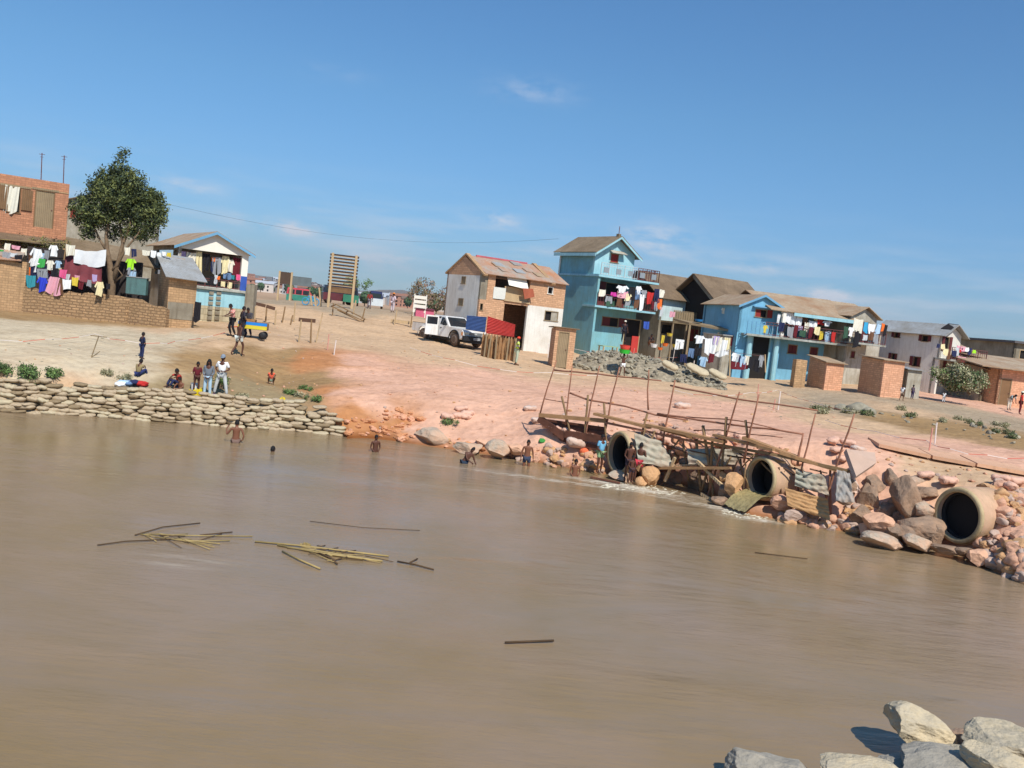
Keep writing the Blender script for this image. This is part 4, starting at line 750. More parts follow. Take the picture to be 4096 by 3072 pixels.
wallmesh(0, W_, BASE, z_-.4, [], .12, Tf(0), mt=WOD, root=r); wallmesh(0, 5.5, BASE, z_-.4, [], .15, Ts(0), top=[(0, z_-.4), (5.5, z_-.4), (5.5, z_+.2), (1.5, z_+.3)], mt=CON, root=r); m_ = MB(); m_.slab([(-.3, -.3, z_-.5), (W_+.6, -.3, z_-.6), (W_+.6, 5.6, z_+.3), (-.3, 5.6, z_+.4)], -.06); m_.build('roof', TIL2, r)
# ---- latrine huts along the track ---------------------------------------------------------
def hut(F, W_, L_, zf, zb, ml, mf, name, label, doormt=None, dr=None, roofmt=None, over=.18):
    r = root_of(F, name, label, 'hut'); hs = []
    if dr: hs = [(dr[0], dr[1], BASE, dr[3])]
    wallmesh(0, W_, BASE, zf, hs, .18, Tf(0), mt=mf, root=r)
    for x in (0, W_-.18):
        m_ = MB(Ts(x)); m_.prism([(.18, BASE), (L_, BASE), (L_, zb), (.18, zf)], 0, .18); m_.build('wall', ml, r)
    MB().box(.18, W_-.18, L_-.18, L_, BASE, zb).build('wall', ml, r)
    if dr: opening(r, Tf(0), (dr[0], dr[1], dr[2], dr[3]), 'leaf', doormt or WOD, door=True)
    m_ = MB(); m_.slab([(-over, -over, zf+.02), (W_+over, -over, zf), (W_+over, L_+over, zb+.02), (-over, L_+over, zb+.05)], -.05); m_.build('roof', roofmt or TING, r)
    return r
Fh = Fac(2214, 1408, 56, 8); Fh.z0 = Fh.o.z = gz(Fh.o.x, Fh.o.y)-.1
q = Fh.rect(2238, 1312, 2272, 1402); hut(Fh, Fh.uv(2300, 1370)[0], 1.6, Fh.uv(2215, 1308)[1], Fh.uv(2215, 1308)[1]-.1, BR, BR, 'brick_latrine', 'small brick latrine with a grey plank door in front of the turquoise tower', WOD, (q[0], q[1], .1, q[3]-.2), TIL2)
Fh = Fac(3297, 1540, 61, 12); Fh.z0 = Fh.o.z = gz(Fh.o.x, Fh.o.y)-.1
hut(Fh, Fh.uv(3372, 1500)[0], 2.3, Fh.uv(3300, 1450)[1], Fh.uv(3300, 1432)[1], BR, BRO, 'brick_latrine', 'low brick latrine in front of the grey gabled house, roof sagging', roofmt=TIN)
Fh = Fac(3520, 1585, 58.5, 12); Fh.z0 = Fh.o.z = gz(Fh.o.x, Fh.o.y)-.1
hut(Fh, Fh.uv(3608, 1540)[0], 2.6, Fh.uv(3525, 1440)[1], Fh.uv(3525, 1440)[1]+.1, BR, BRO, 'brick_latrine', 'tallest brick hut, standing before the white house with a small child at its corner', roofmt=TIN)
Fh = Fac(3622, 1565, 60.5, 10); Fh.z0 = Fh.o.z = gz(Fh.o.x, Fh.o.y)-.1
hut(Fh, Fh.uv(3684, 1520)[0], 2.0, Fh.uv(3625, 1478)[1], Fh.uv(3625, 1478)[1]+.1, CON, GRP, 'cement_hut', 'small grey cement hut beside the tallest brick hut', roofmt=TING)
garden_wall([(3172, 1495, 1436, 62), (3215, 1500, 1440, 62)], 'brick_wall', 'low pile of pale bricks before the sky blue house', BRT, .8, .04)
# ---- corrugated fence, sacks ---------------------------------------------------------------
def corr(Fq, x0, x1, z0a, z1a, z0b, z1b, name, mt, label, horiz=True, cat='fence'):
    mb = MB(); n = 60; k = 2; vs = []
    for i in range(n+1):
        t = i/n
        for s_ in range(3):
            u = s_/2; za_, zb_ = z0a+(z1a-z0a)*t, z0b+(z1b-z0b)*t; vs.append((x0+(x1-x0)*u, .03*sin(t*n*1.15), za_*(1-u)+zb_*u))
    mb.add(vs, [(i*3+j, i*3+j+1, (i+1)*3+j+1, (i+1)*3+j) for i in range(n) for j in range(2)]); mb.add([Vector(v)+Vector((0, .02, 0)) for v in vs], [(i*3+j, (i+1)*3+j, (i+1)*3+j+1, i*3+j+1) for i in range(n) for j in range(2)])
    o = mb.build(name, mt, None, True, False); o.location = Fq.o; o.rotation_euler = (0, 0, Fq.a); tag(o, label, cat); return o
Fr = Fac(1944, 1385, 57, 12); Fr.z0 = Fr.o.z = gz(Fr.o.x, Fr.o.y)
u = lambda x, y, f=Fr: f.uv(x, y)
a, b, c, d = u(1944, 1333), u(1944, 1264), u(2056, 1349), u(2064, 1299)
corr(Fr, a[0], c[0], a[1], b[1], c[1], d[1], 'tin_fence', mat('scarlet_tin', lin(192, 62, 54), var=.12, rough=.5), 'bright red corrugated tin fence right of the white pickup')
Fr2 = Fac(1862, 1360, 60, -14); Fr2.z0 = Fr2.o.z = gz(Fr2.o.x, Fr2.o.y); u2 = lambda x, y: Fr2.uv(x, y); a, b, c, d = u2(1862, 1318), u2(1868, 1262), u2(1940, 1330), u2(1944, 1268)
corr(Fr2, a[0], c[0], a[1], b[1], c[1], d[1], 'tin_fence', mat('blue_tin', lin(72, 98, 146), var=.15, rough=.5), 'blue corrugated tin fence just behind the bonnet of the pickup')
SCK = mat('sacking', lin(160, 122, 84), var=.3, sc=2.5, bump=.7)
mb = MB(); n = 44; vs = []
for i in range(n+1):
    px = 1925+(2062-1925)*i/n; a = pt(px, 1390, 56.2+.10*sin(i*1.3)+.07*sin(i*2.9)+random.uniform(-.05, .05)); zb_ = gz(a.x, a.y)-.1; t_ = pt(px, 1334+ (px-1925)*.15, 56.2).z + .1*sin(i*1.7)
    for j in range(5): vs.append((a.x, a.y+.05*sin(j*2+i), zb_+(t_-zb_)*j/4))
mb.add(vs, [(i*5+j, (i+1)*5+j, (i+1)*5+j+1, i*5+j+1) for i in range(n) for j in range(4)]); mb.solo('sacking_screen', SCK, 'brown sackcloth screen below the red tin fence', 'screen', smooth=True, recalc=False)
for px in (1940, 1955, 1985, 2030, 2060):
    a = pt(px, 1395, 55.9); MB().bar((a.x, a.y, gz(a.x, a.y)-.2), (a.x+random.uniform(-.1, .1), a.y, pt(px, 1334+(px-1925)*.13, 55.9).z), .09).solo('fence_stake', WOD, 'rough stake holding the brown sackcloth screen', 'stake', 'stakes of the sackcloth screen')
# ---- slatted billboard frame and boards on the ridge ------------------------------------------
Fs = Fac(1308, 1218, 76, 10); Fs.z0 = Fs.o.z = gz(Fs.o.x, Fs.o.y)
r = root_of(Fs, 'slatted_frame', 'tall timber frame of horizontal slats standing on the dirt ridge', 'frame'); w_ = Fs.uv(1424, 1100)[0]; zt_ = Fs.uv(1308, 1008)[1]; zlo = Fs.uv(1308, 1142)[1]
for x in (.1, w_-.1): MB().bar((x, 0, -.4), (x, 0, zt_), .2, .16, (0, 1, 0)).build('post', WOP, r)
m_ = MB()
for i in range(11): z = zt_-.12-i*(zt_-zlo)/10.2; m_.box(-.12, w_+.12, .1, .16, z-.13, z+.05)
m_.build('slats', mat('dark_slat', lin(74, 58, 48), var=.2), r)
m_ = MB()
for i in range(10): z = zt_-.02-i*(zt_-zlo)/10.2; m_.box(.1, w_-.1, .03, .08, z-.24, z-.19)
m_.build('battens', WOP, r); MB().box(0, w_, .1, .16, zlo-.5, zlo-.05).build('bottom_board', WOB, r)
Fs = Fac(1116, 1205, 90, 8); Fs.z0 = Fs.o.z = gz(Fs.o.x, Fs.o.y); r = root_of(Fs, 'sign_board', 'dark brown board held between two pale posts on the ridge', 'sign'); q = Fs.rect(1124, 1086, 1160, 1138)
for x in (q[0]-.1, q[1]+.1): MB().bar((x, 0, -.3), (x, 0, q[3]+.05), .18).build('post', WOP, r)
MB().box(q[0], q[1], -.02, .06, q[2], q[3]).build('panel', mat('umber_board', lin(84, 66, 54), var=.15), r)
Fs = Fac(1170, 1205, 92, 8); Fs.z0 = Fs.o.z = gz(Fs.o.x, Fs.o.y); r = root_of(Fs, 'sign_board', 'wide grey board standing on posts right of the dark brown board', 'sign'); q = Fs.rect(1166, 1103, 1244, 1148)
for x in (q[0]+.2, q[1]-.1): MB().bar((x, .08, -.3), (x, .08, q[3]), .1).build('post', WOD, r)
MB().box(q[0], q[1], -.02, .06, q[2], q[3]).build('panel', mat('slate_board', lin(104, 112, 112), var=.15), r)
# grey pillar right of the white gabled house
a = pt(1005, 1180, 60); mb = MB(); mb.box(a.x-.28, a.x+.28, a.y-.3, a.y+.3, gz(a.x, a.y)-.3, pt(1005, 1138, 60).z); mb.solo('gate_pillar', CON, 'grey concrete gate pillar at the right corner of the white gabled house', 'pillar')
# ================================================================ RIVER BANK
def addo(name, me, loc, rot=(0, 0, 0), sc=(1, 1, 1), parent=None):
    o = bpy.data.objects.new(name, me); COL.objects.link(o); o.location = loc; o.rotation_euler = rot; o.scale = sc; o.parent = parent; return o
def rockmesh(name, seed, mt, cuts=9, sub=3, rnd=.04, lo=.62, hi=.95, smooth=False, fr=2.2):
    r_ = random.Random(seed); bm = bmesh.new(); bmesh.ops.create_icosphere(bm, subdivisions=sub, radius=1)
    pl = []
    for i in range(cuts):
        n = Vector((r_.gauss(0, 1), r_.gauss(0, 1), r_.gauss(0, 1))).normalized(); pl.append((n, r_.uniform(lo, hi)))
    off = Vector((seed*3.1, seed*1.7, seed))
    for v in bm.verts:
        for n, d in pl:
            k = v.co.dot(n)-d
            if k > 0: v.co -= n*k
        nn = noise.fractal(v.co*fr+off, 1.0, 2.0, 4); v.co += v.co.normalized()*nn*rnd*2
    me = bpy.data.meshes.new(name); bm.to_mesh(me); bm.free(); me.materials.append(mt); uvbox(me)
    if smooth: me.polygons.foreach_set('use_smooth', [True]*len(me.polygons))
    return me
def bagmesh(name, seed, mt, dents=.03):
    r_ = random.Random(seed); vs = []; nu, nv = 14, 12
    for i in range(nu+1):
        u = -1+2*i/nu; w_ = (1-abs(u)**4.5)**.5 if abs(u) < 1 else 0; w_ = max(w_, .16); end = abs(u) > .93
        for j in range(nv):
            t = 2*PI*j/nv; c, s_ = cos(t), sin(t); c = math.copysign(abs(c)**.75, c); s_ = math.copysign(abs(s_)**.8, s_)
            x = u*.5; y = c*.5*w_*(1.0 if not end else 1.5); z = s_*.5*(w_ if not end else .12)
            nn = noise.noise(Vector((x*5, y*5+seed*3, z*5)))*dents*3; vs.append((x+nn*.3, y+nn*.6, z+nn+.10*(u*u-.3)*r_.uniform(.8, 1.0)))
    fs = [(i*nv+j, (i+1)*nv+j, (i+1)*nv+(j+1) % nv, i*nv+(j+1) % nv) for i in range(nu) for j in range(nv)] + [tuple(range(nv)), tuple(nu*nv+j for j in range(nv-1, -1, -1))]
    mb = MB(); mb.add(vs, fs); return mb.mesh(name, mt, True)
BAGM = [mat('sandbag_weave', lin(182, 162, 132), var=.25, sc=5, bump=.5, bsc=30), mat('sandbag_pale', lin(192, 176, 144), var=.16, sc=5, bump=.5, bsc=30), mat('sandbag_muddy', lin(146, 126, 96), var=.25, sc=5, bump=.5, bsc=30)]
bags = [bagmesh('sandbag', i, BAGM[(0, 1, 0, 2, 0, 1)[i]], .025+.008*i) for i in range(6)]
PBAG = mat('pink_dusted_bag', lin(222, 176, 150), var=.12, sc=5, bump=.5, bsc=30); pbags = [bagmesh('sandbag', 20+i, PBAG, .075) for i in range(3)]
WBAG = mat('white_woven_bag', lin(224, 204, 188), var=.1, sc=5, bump=.6, bsc=30, stain=lin(206, 168, 142)); wbag = bagmesh('sandbag', 40, WBAG, .07)
def shore_px(x): return float(np.interp(x, [-60, 0, 300, 600, 900, 1150, 1300, 1400], [1640, 1645, 1660, 1682, 1706, 1722, 1735, 1745]))
nb = 0; GB = 'sandbags stacked along the left bank'
for row in range(9):
    z = .03+row*.139; px = -40 + (row % 2)*26
    end = 1395-row*14
    while px < end:
        if row >= 6 and (px < 380 and random.random() < .35 or px > 1180 and random.random() < .5): px += 50; continue
        if nb >= 296: break
        b0 = ptz(px, shore_px(px), 0); xx = b0.x + random.uniform(-.04, .04); yy = b0.y + row*.075 + random.uniform(-.05, .05)
        zz = z + random.uniform(-.04, .04) + (.04*sin(px/90.) if row > 2 else 0)
        L_ = random.uniform(.44, .74); rz = random.gauss(0, .16) + (.0 if random.random() < .8 else random.uniform(.6, 1.4))
        o = addo('sandbag', random.choice(bags), (xx, yy, zz), (random.uniform(-.16, .16), random.uniform(-.1, .1), rz + (PI if random.random() < .5 else 0)), (L_, random.uniform(.34, .44), random.uniform(.13, .22)))
        tag(o, 'pale woven sandbag in the stacked revetment along the left bank', 'sandbag', GB); nb += 1; px += L_*97*.93
# brown upright bag and a few singled out
def bagat(me, px, py, s, rz, label, group=None, dz=.08, tilt=0):
    g_ = G(px, py); o = addo('sandbag', me, (g_.x, g_.y, g_.z+dz*s), (tilt, random.uniform(-.15, .15), rz), (.62*s, .4*s, .24*s)); return tag(o, label, 'sandbag', group)
DB = bagmesh('sandbag', 60, mat('dark_brown_bag', lin(92, 62, 52), var=.2), .05)
q = ptz(460, 1618, .42); o = addo('sandbag', DB, (q.x, q.y-.25, q.z), (.4, .6, .3), (.55, .36, .3)); tag(o, 'dark brown sack slumped among the pale sandbags', 'sandbag')
for px, py in ((1845, 1640), (1870, 1660), (1835, 1668), (1858, 1672), (1790, 1672), (2120, 1640), (2150, 1690), (2730, 1632)):
    bagat(wbag if px > 2100 else random.choice(pbags), px, py, 1.0 if px < 2700 else 1.35, random.uniform(-.4, .4), 'dusty bag lying on the pink slope' if px < 2700 else 'fat white bag lying alone above the timber scaffold', 'bags lying on the pink slope' if px < 2700 else None)
# ---- cobbles and rocks
CBM = [mat('pink_dusted_stone', lin(206, 158, 128), var=.18, sc=4, bump=.4), mat('ochre_stone', lin(196, 152, 108), var=.2, sc=4, bump=.4), mat('grey_pink_stone', lin(186, 160, 142), var=.15, sc=4, bump=.4)]
cobs = [rockmesh('cobble', 10+i, CBM[i % 3], 9, 3, .06, .55, .92, i % 2 == 0) for i in range(9)]
GSM = [mat('grey_quarry_stone', lin(150, 142, 122), var=.2, sc=3, bump=.5), mat('pale_quarry_stone', lin(170, 160, 136), var=.2, sc=3, bump=.5), mat('dark_quarry_stone', lin(128, 120, 104), var=.2, sc=3, bump=.5)]
gst = [rockmesh('quarry_stone', 30+i, GSM[i % 3], 11, 2, .03, .5, .85) for i in range(6)]
def inpoly(x, y, P):
    c = False; j = len(P)-1
    for i in range(len(P)):
        if (P[i][1] > y) != (P[j][1] > y) and x < (P[j][0]-P[i][0])*(y-P[i][1])/(P[j][1]-P[i][1]) + P[i][0]: c = not c
        j = i
    return c
def scatter(poly, n, meshes, name, label, cat, group, s0, s1, flat=.7, sink=.25, up=0.0, seed=1):
    r_ = random.Random(seed); xs_ = [p[0] for p in poly]; ys_ = [p[1] for p in poly]; k = 0; out = []
    while k < n:
        x, y = r_.uniform(min(xs_), max(xs_)), r_.uniform(min(ys_), max(ys_))
        if not inpoly(x, y, poly): continue
        g_ = G(x, y); s_ = s0*(s1/s0)**r_.random(); sx, sy, sz = s_*r_.uniform(.8, 1.25), s_*r_.uniform(.75, 1.1), s_*flat*r_.uniform(.8, 1.2)
        o = addo(name, r_.choice(meshes), (g_.x, g_.y, g_.z+sz*(1-sink*2)*.5+up*r_.random()), (r_.uniform(-.3, .3), r_.uniform(-.3, .3), r_.uniform(0, 6)), (sx, sy, sz)); tag(o, label, cat, group); out.append(o); k += 1
    return out
scatter([(1990, 1800), (2160, 1790), (2400, 1800), (2420, 1890), (2300, 1885), (2150, 1858), (2000, 1828)], 110, cobs, 'cobble', 'pinkish cobble at the water edge left of the first culvert', 'stone', 'cobbles left of the first culvert', .10, .24, seed=2)
scatter([(3120, 2040), (3240, 2050), (3420, 2080), (3480, 2135), (3380, 2130), (3120, 2092)], 55, cobs, 'cobble', 'dusty cobble heaped at the foot of the scaffold poles', 'stone', 'cobbles under the scaffold', .12, .27, seed=3)
scatter([(3880, 2195), (3960, 2150), (4110, 2130), (4110, 2350), (4000, 2290)], 60, cobs, 'cobble', 'smooth pink cobble below the largest culvert mouth', 'stone', 'cobbles below the largest culvert', .14, .34, seed=4)
scatter([(4010, 1930), (4110, 1950), (4110, 2140), (4020, 2120), (3985, 2020)], 34, cobs, 'cobble', 'cobble in the dusty slope right of the largest culvert', 'stone', 'cobbles right of the largest culvert', .10, .22, seed=5)
scatter([(3935, 1960), (4000, 1930), (4090, 1960), (4090, 2080), (4000, 2090), (3965, 2030)], 36, cobs, 'cobble', 'dusty stone heaped over the barrel of the largest culvert', 'stone', 'stones over the largest culvert', .12, .3, seed=14)
for k_, pl_ in enumerate(([(0, 1320), (640, 1340), (600, 1470), (0, 1450)], [(1050, 1300), (2150, 1410), (2200, 1490), (1100, 1430)], [(2300, 1510), (3300, 1620), (3400, 1720), (2300, 1570)], [(700, 1480), (1300, 1500), (1300, 1620), (900, 1590)])):
    scatter(pl_, (26, 60, 60, 40)[k_], cobs+gst[:3], 'pebble', 'small loose stone lying on the open dirt', 'stone', 'loose stones on the open dirt', .025, .085, .6, seed=60+k_)
scatter([(3380, 2010), (3480, 2020), (3470, 2100), (3390, 2090)], 24, cobs, 'cobble', 'small cobble spilled between the scaffold and the dark boulders', 'stone', 'cobbles by the dark boulders', .10, .2, seed=6)
scatter([(2230, 1560), (2420, 1600), (2900, 1720), (3250, 1830), (3180, 1870), (2800, 1800), (2500, 1740), (2300, 1690), (2190, 1660)], 110, cobs, 'clod', 'lump of pink earth on the bank behind the scaffold rails', 'clod', 'earth clods on the bank', .04, .14, .6, seed=7)
scatter([(3500, 1800), (4090, 1900), (4090, 1960), (3900, 1930), (3600, 1880), (3500, 1850)], 45, cobs, 'clod', 'lump of dry earth above the largest culvert', 'clod', 'earth clods above the largest culvert', .03, .10, .6, seed=8)
scatter([(1400, 1460), (2150, 1520), (2150, 1780), (1400, 1700)], 60, cobs, 'clod', 'small clod on the smooth pink slope', 'clod', 'clods on the pink slope', .03, .09, .6, seed=9)
# grey rubble heap in front of the turquoise tower
RUB = mat('crushed_stone', lin(146, 134, 112), var=.5, sc=4.5, bump=1.0, bsc=9)
HX = [2275, 2320, 2400, 2500, 2600, 2700, 2800, 2880, 2930]; HZ = [.0, .6, 1.25, 1.45, 1.25, 1.1, .8, .45, 0]
def heap_pt(px, v):
    D_ = 57.0+6.0*v - (px-2300)*.003; q = ray(px, 1262+.11*(px-2048)+90); x = q.x*D_/q.y; h_ = float(np.interp(px, HX, HZ)); z = gz(x, D_)
    return Vector((x, D_, z-.12+(h_*(sin(PI*min(1, v*1.0))**.75 if 0 < v < 1 else 0)) + .10*h_*float(wob(x, D_, 2.6))))
mb = MB(); nu, nv = 60, 14; vs = [heap_pt(2275+655*i/nu, j/nv) for i in range(nu+1) for j in range(nv+1)]
mb.add(vs, [(i*(nv+1)+j, (i+1)*(nv+1)+j, (i+1)*(nv+1)+j+1, i*(nv+1)+j+1) for i in range(nu) for j in range(nv)])
o = mb.solo('rubble_bed', RUB, 'bed of crushed grey rubble before the turquoise tower', 'rubble', smooth=True, recalc=False); o['kind'] = 'stuff'
r_ = random.Random(11)
for k in range(288):
    px = r_.uniform(2290, 2915); v = r_.uniform(.02, .62)**1.0; p = heap_pt(px, v); s_ = r_.uniform(.07, .16)*(1.2 if v < .3 else 1)
    o = addo('quarry_stone', r_.choice(gst), p+Vector((0, 0, s_*.35)), (r_.uniform(-.6, .6), r_.uniform(-.6, .6), r_.uniform(0, 6)), (s_*1.35, s_, s_*.8)); tag(o, 'broken grey stone in the rubble heap before the turquoise tower', 'stone', 'stones of the grey rubble heap')
for px, py, s_ in ((2680, 1465, .55), (2790, 1482, .75), (2870, 1500, .6)):
    g_ = pt(px, py, 56.6); o = addo('sack', bags[1], (g_.x, g_.y, g_.z+.05), (.3, .35, -.5), (1.3*s_*1.6, 1.0*s_, .35)); tag(o, {2680: 'flattened white sack on the rubble, farthest left of three', 2790: 'crumpled white sack on the rubble between two others', 2870: 'torn white sack on the rubble nearest the washing pole'}[px], 'sack')
# green tufts and small stones along the track at the right
scatter([(3340, 1620), (3520, 1650), (3900, 1700), (4090, 1740), (4090, 1790), (3700, 1700), (3380, 1660)], 46, gst, 'field_stone', 'grey stone strewn in the weeds beside the track', 'stone', 'stones beside the track', .06, .2, seed=12)
for px, py, s_, l in ((3365, 1640, .34, 'rounded grey boulder left of its pair in the weeds'), (3430, 1648, .52, 'largest rounded grey boulder in the weeds beside the track'), (3475, 1655, .36, 'low grey boulder right of the largest one in the weeds')):
    g_ = G(px, py); o = addo('boulder', rockmesh('boulder', int(px), GSM[0], 7, 3, .05, .75, .98, True), (g_.x, g_.y, g_.z+s_*.3), (0, 0, px), (s_*1.2, s_, s_*.7)); tag(o, l, 'rock')
# ---- big boulders at the culverts (px centre, py centre, half width px, half height px, D)
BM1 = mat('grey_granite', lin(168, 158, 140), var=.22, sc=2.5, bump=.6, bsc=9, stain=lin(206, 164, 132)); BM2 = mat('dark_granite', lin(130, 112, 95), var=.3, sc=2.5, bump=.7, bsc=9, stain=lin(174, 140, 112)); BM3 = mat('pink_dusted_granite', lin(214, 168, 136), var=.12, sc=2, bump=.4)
def boulder(px, py, hw, hh, D, mt, seed, label, rot=0, tilt=0, dep=.8, cuts=10, sub=4, name='boulder'):
    c = pt(px, py, D); s_ = D/FPX; o = addo(name, rockmesh(name, seed, mt, cuts, sub, .035, .55, .85), c, (0, tilt, rot), (hw*s_/.8, hw*s_*dep/.8, hh*s_/.78)); return tag(o, label, 'rock')
boulder(1730, 1745, 62, 36, 37.2, BM1, 101, 'large grey boulder half in the water, leftmost along the pink bank', .1, .12)
boulder(1650, 1760, 45, 22, 37.6, BM1, 102, 'low grey boulder at the water left of the large one', .4)
boulder(1870, 1790, 60, 26, 36.0, BM1, 103, 'flat topped grey boulder behind the crouching bather', .2, .1)
boulder(1990, 1800, 48, 34, 35.4, BM1, 104, 'pointed grey boulder left of the standing bather', .9, .2)
boulder(2065, 1795, 36, 20, 35.6, BM3, 105, 'low pink dusted boulder behind the standing bather', .4)
boulder(1930, 1770, 30, 14, 36.6, BM3, 106, 'small pink dusted rock between two grey boulders', .1)
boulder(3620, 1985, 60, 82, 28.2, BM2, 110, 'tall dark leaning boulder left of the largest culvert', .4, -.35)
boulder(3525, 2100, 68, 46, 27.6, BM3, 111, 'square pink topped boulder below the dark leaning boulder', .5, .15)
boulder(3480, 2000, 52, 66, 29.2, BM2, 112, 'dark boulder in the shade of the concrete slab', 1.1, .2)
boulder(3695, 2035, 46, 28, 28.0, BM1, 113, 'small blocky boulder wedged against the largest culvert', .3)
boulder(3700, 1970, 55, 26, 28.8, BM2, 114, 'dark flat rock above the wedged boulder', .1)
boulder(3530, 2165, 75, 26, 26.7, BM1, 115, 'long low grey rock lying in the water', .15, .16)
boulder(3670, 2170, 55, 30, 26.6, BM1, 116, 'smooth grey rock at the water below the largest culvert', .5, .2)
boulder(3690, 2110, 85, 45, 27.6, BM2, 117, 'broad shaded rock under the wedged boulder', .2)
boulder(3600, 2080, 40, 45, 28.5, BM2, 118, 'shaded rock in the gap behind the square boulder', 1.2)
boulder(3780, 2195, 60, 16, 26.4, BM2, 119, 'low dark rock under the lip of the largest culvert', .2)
boulder(3910, 2230, 40, 32, 25.6, BM3, 120, 'angular pink rock at the right foot of the largest culvert', .8)
boulder(2930, 1940, 42, 40, 30.6, CBM[1], 121, 'ochre rock left of the middle culvert', .3)
boulder(2600, 1905, 40, 34, 33.2, CBM[1], 122, 'ochre rock right of the first culvert', .6)
boulder(2565, 1930, 26, 20, 33.0, CBM[1], 123, 'small wet rock beside the two boys', .9)
boulder(2690, 1920, 60, 44, 34.6, BM2, 124, 'shaded rock under the plank walkway, nearer the first culvert', .2)
boulder(2810, 1935, 60, 46, 33.6, BM2, 125, 'shaded rock under the plank walkway, nearer the middle culvert', 1.2)
boulder(2490, 1908, 48, 22, 33.6, BM1, 126, 'wet grey rock at the lip of the first culvert', .2)
boulder(3130, 2010, 40, 26, 29.4, CBM[0], 127, 'pink rock at the right foot of the middle culvert', .2)
boulder(3170, 2060, 40, 24, 28.9, CBM[2], 128, 'rounded rock at the foot of the brown bundle', .7)
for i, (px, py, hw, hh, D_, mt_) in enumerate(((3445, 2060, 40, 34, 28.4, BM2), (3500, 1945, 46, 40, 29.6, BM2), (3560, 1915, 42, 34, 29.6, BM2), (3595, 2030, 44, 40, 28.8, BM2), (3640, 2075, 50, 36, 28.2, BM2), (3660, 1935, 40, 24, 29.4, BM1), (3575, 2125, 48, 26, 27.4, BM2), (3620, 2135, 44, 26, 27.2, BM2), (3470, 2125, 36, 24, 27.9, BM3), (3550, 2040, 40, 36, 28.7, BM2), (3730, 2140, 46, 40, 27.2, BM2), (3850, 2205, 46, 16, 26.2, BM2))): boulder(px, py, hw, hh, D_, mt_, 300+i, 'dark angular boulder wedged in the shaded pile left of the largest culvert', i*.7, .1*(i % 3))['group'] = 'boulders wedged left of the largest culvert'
# eroded orange earth along the foot of the pink slope
ERO = [mat('raw_orange_earth', lin(208, 146, 102), var=.2, sc=3, bump=.6), mat('raw_pink_earth', lin(222, 164, 128), var=.15, sc=3, bump=.6)]; erm = [rockmesh('clod', 80+i, ERO[i % 2], 7, 3, .12, .6, .95, False, 2.6) for i in range(5)]
scatter([(1385, 1690), (1450, 1640), (1600, 1640), (1700, 1668), (1730, 1700), (1680, 1768), (1500, 1748), (1390, 1735)], 80, erm, 'earth_lump', 'lump of raw orange earth broken from the foot of the slope', 'clod', 'orange earth lumps at the foot of the slope', .06, .24, .55, .35, seed=31)
scatter([(1700, 1740), (2150, 1790), (2150, 1835), (1720, 1780)], 46, erm+cobs, 'earth_lump', 'lump of pink earth among the grey boulders at the water edge', 'clod', 'pink earth lumps among the boulders', .08, .24, .55, .35, seed=32)
for i, (px, py, hw, hh, D_, mt_) in enumerate(((2715, 1760, 26, 20, 33.6, ERO[1]), (2735, 1800, 34, 24, 33.4, ERO[1]), (2700, 1835, 24, 20, 33.6, ERO[0]), (2745, 1850, 24, 16, 33.2, BM2), (2820, 1772, 40, 16, 33.0, ERO[1]), (2905, 1780, 36, 14, 32.6, ERO[1]), (3080, 1800, 40, 14, 31.2, ERO[1]), (2560, 1860, 24, 26, 33.3, CBM[1]), (2610, 1875, 20, 18, 33.2, CBM[0]), (2640, 1850, 26, 20, 33.6, ERO[0]), (3140, 1840, 30, 22, 30.6, ERO[1]), (3185, 1850, 26, 16, 30.2, ERO[1]), (2900, 1905, 24, 20, 31.4, CBM[1]), (2900, 1965, 26, 26, 31.0, BM2), (2880, 2000, 30, 16, 30.6, BM2), (2940, 1995, 28, 22, 30.6, BM2), (2660, 1700, 30, 10, 34.2, ERO[1]))): boulder(px, py, hw, hh, D_, mt_, 400+i, 'earthy rock jammed among the planks between the culverts', i*.9, .1*(i % 3))['group'] = 'rocks jammed between the culverts'
# concrete slab
def slabthing(quad, t, mt, name, label, cat): mb = MB(); mb.slab(quad, t); return mb.solo(name, mt, label, cat)
slabthing([pt(3385, 1795, 29.3), pt(3425, 1905, 27.9), pt(3505, 1850, 28.4), pt(3500, 1810, 29.9)], .16, mat('dusty_concrete', lin(204, 172, 148), var=.08), 'concrete_slab', 'broken concrete slab leaning above the dark boulders', 'slab')
for (a, b, l) in (((3500, 1785), (3704, 1830), 'left'), ((3712, 1832), (3880, 1862), 'middle'), ((3888, 1862), (4110, 1902), 'right')):
    pa, pb = G(*a), G(*b); up = Vector((0, 0, .14)); bk = Vector((.35, 1.6, .02)); slabthing([pa+up+Vector((0, -.35, 0)), pb+up+Vector((0, -.35, 0)), pb+up+bk, pa+up+bk], .12, mat('kerb_concrete', lin(218, 172, 138), var=.12, stain=lin(206, 160, 124)), 'concrete_ledge', 'dusty concrete ledge overhanging the bank, %s of three' % l, 'slab')
for px, py, s_, rz in ((3430, 1820, 1.0, .5), (3390, 1790, .9, -.4), (3330, 1780, .9, .9), (3345, 1815, .8, .2), (3700, 1920, .9, .1), (3790, 1945, 1.0, .1), (4000, 1935, .9, -.7), (4060, 1945, 1.0, .2), (4040, 1965, .9, 1.2), (3370, 1850, .8, .4)):
    bagat(random.choice(pbags+[wbag]), px, py, s_, rz, 'dust covered bag on the bank around the largest culvert', 'bags around the largest culvert', .2)
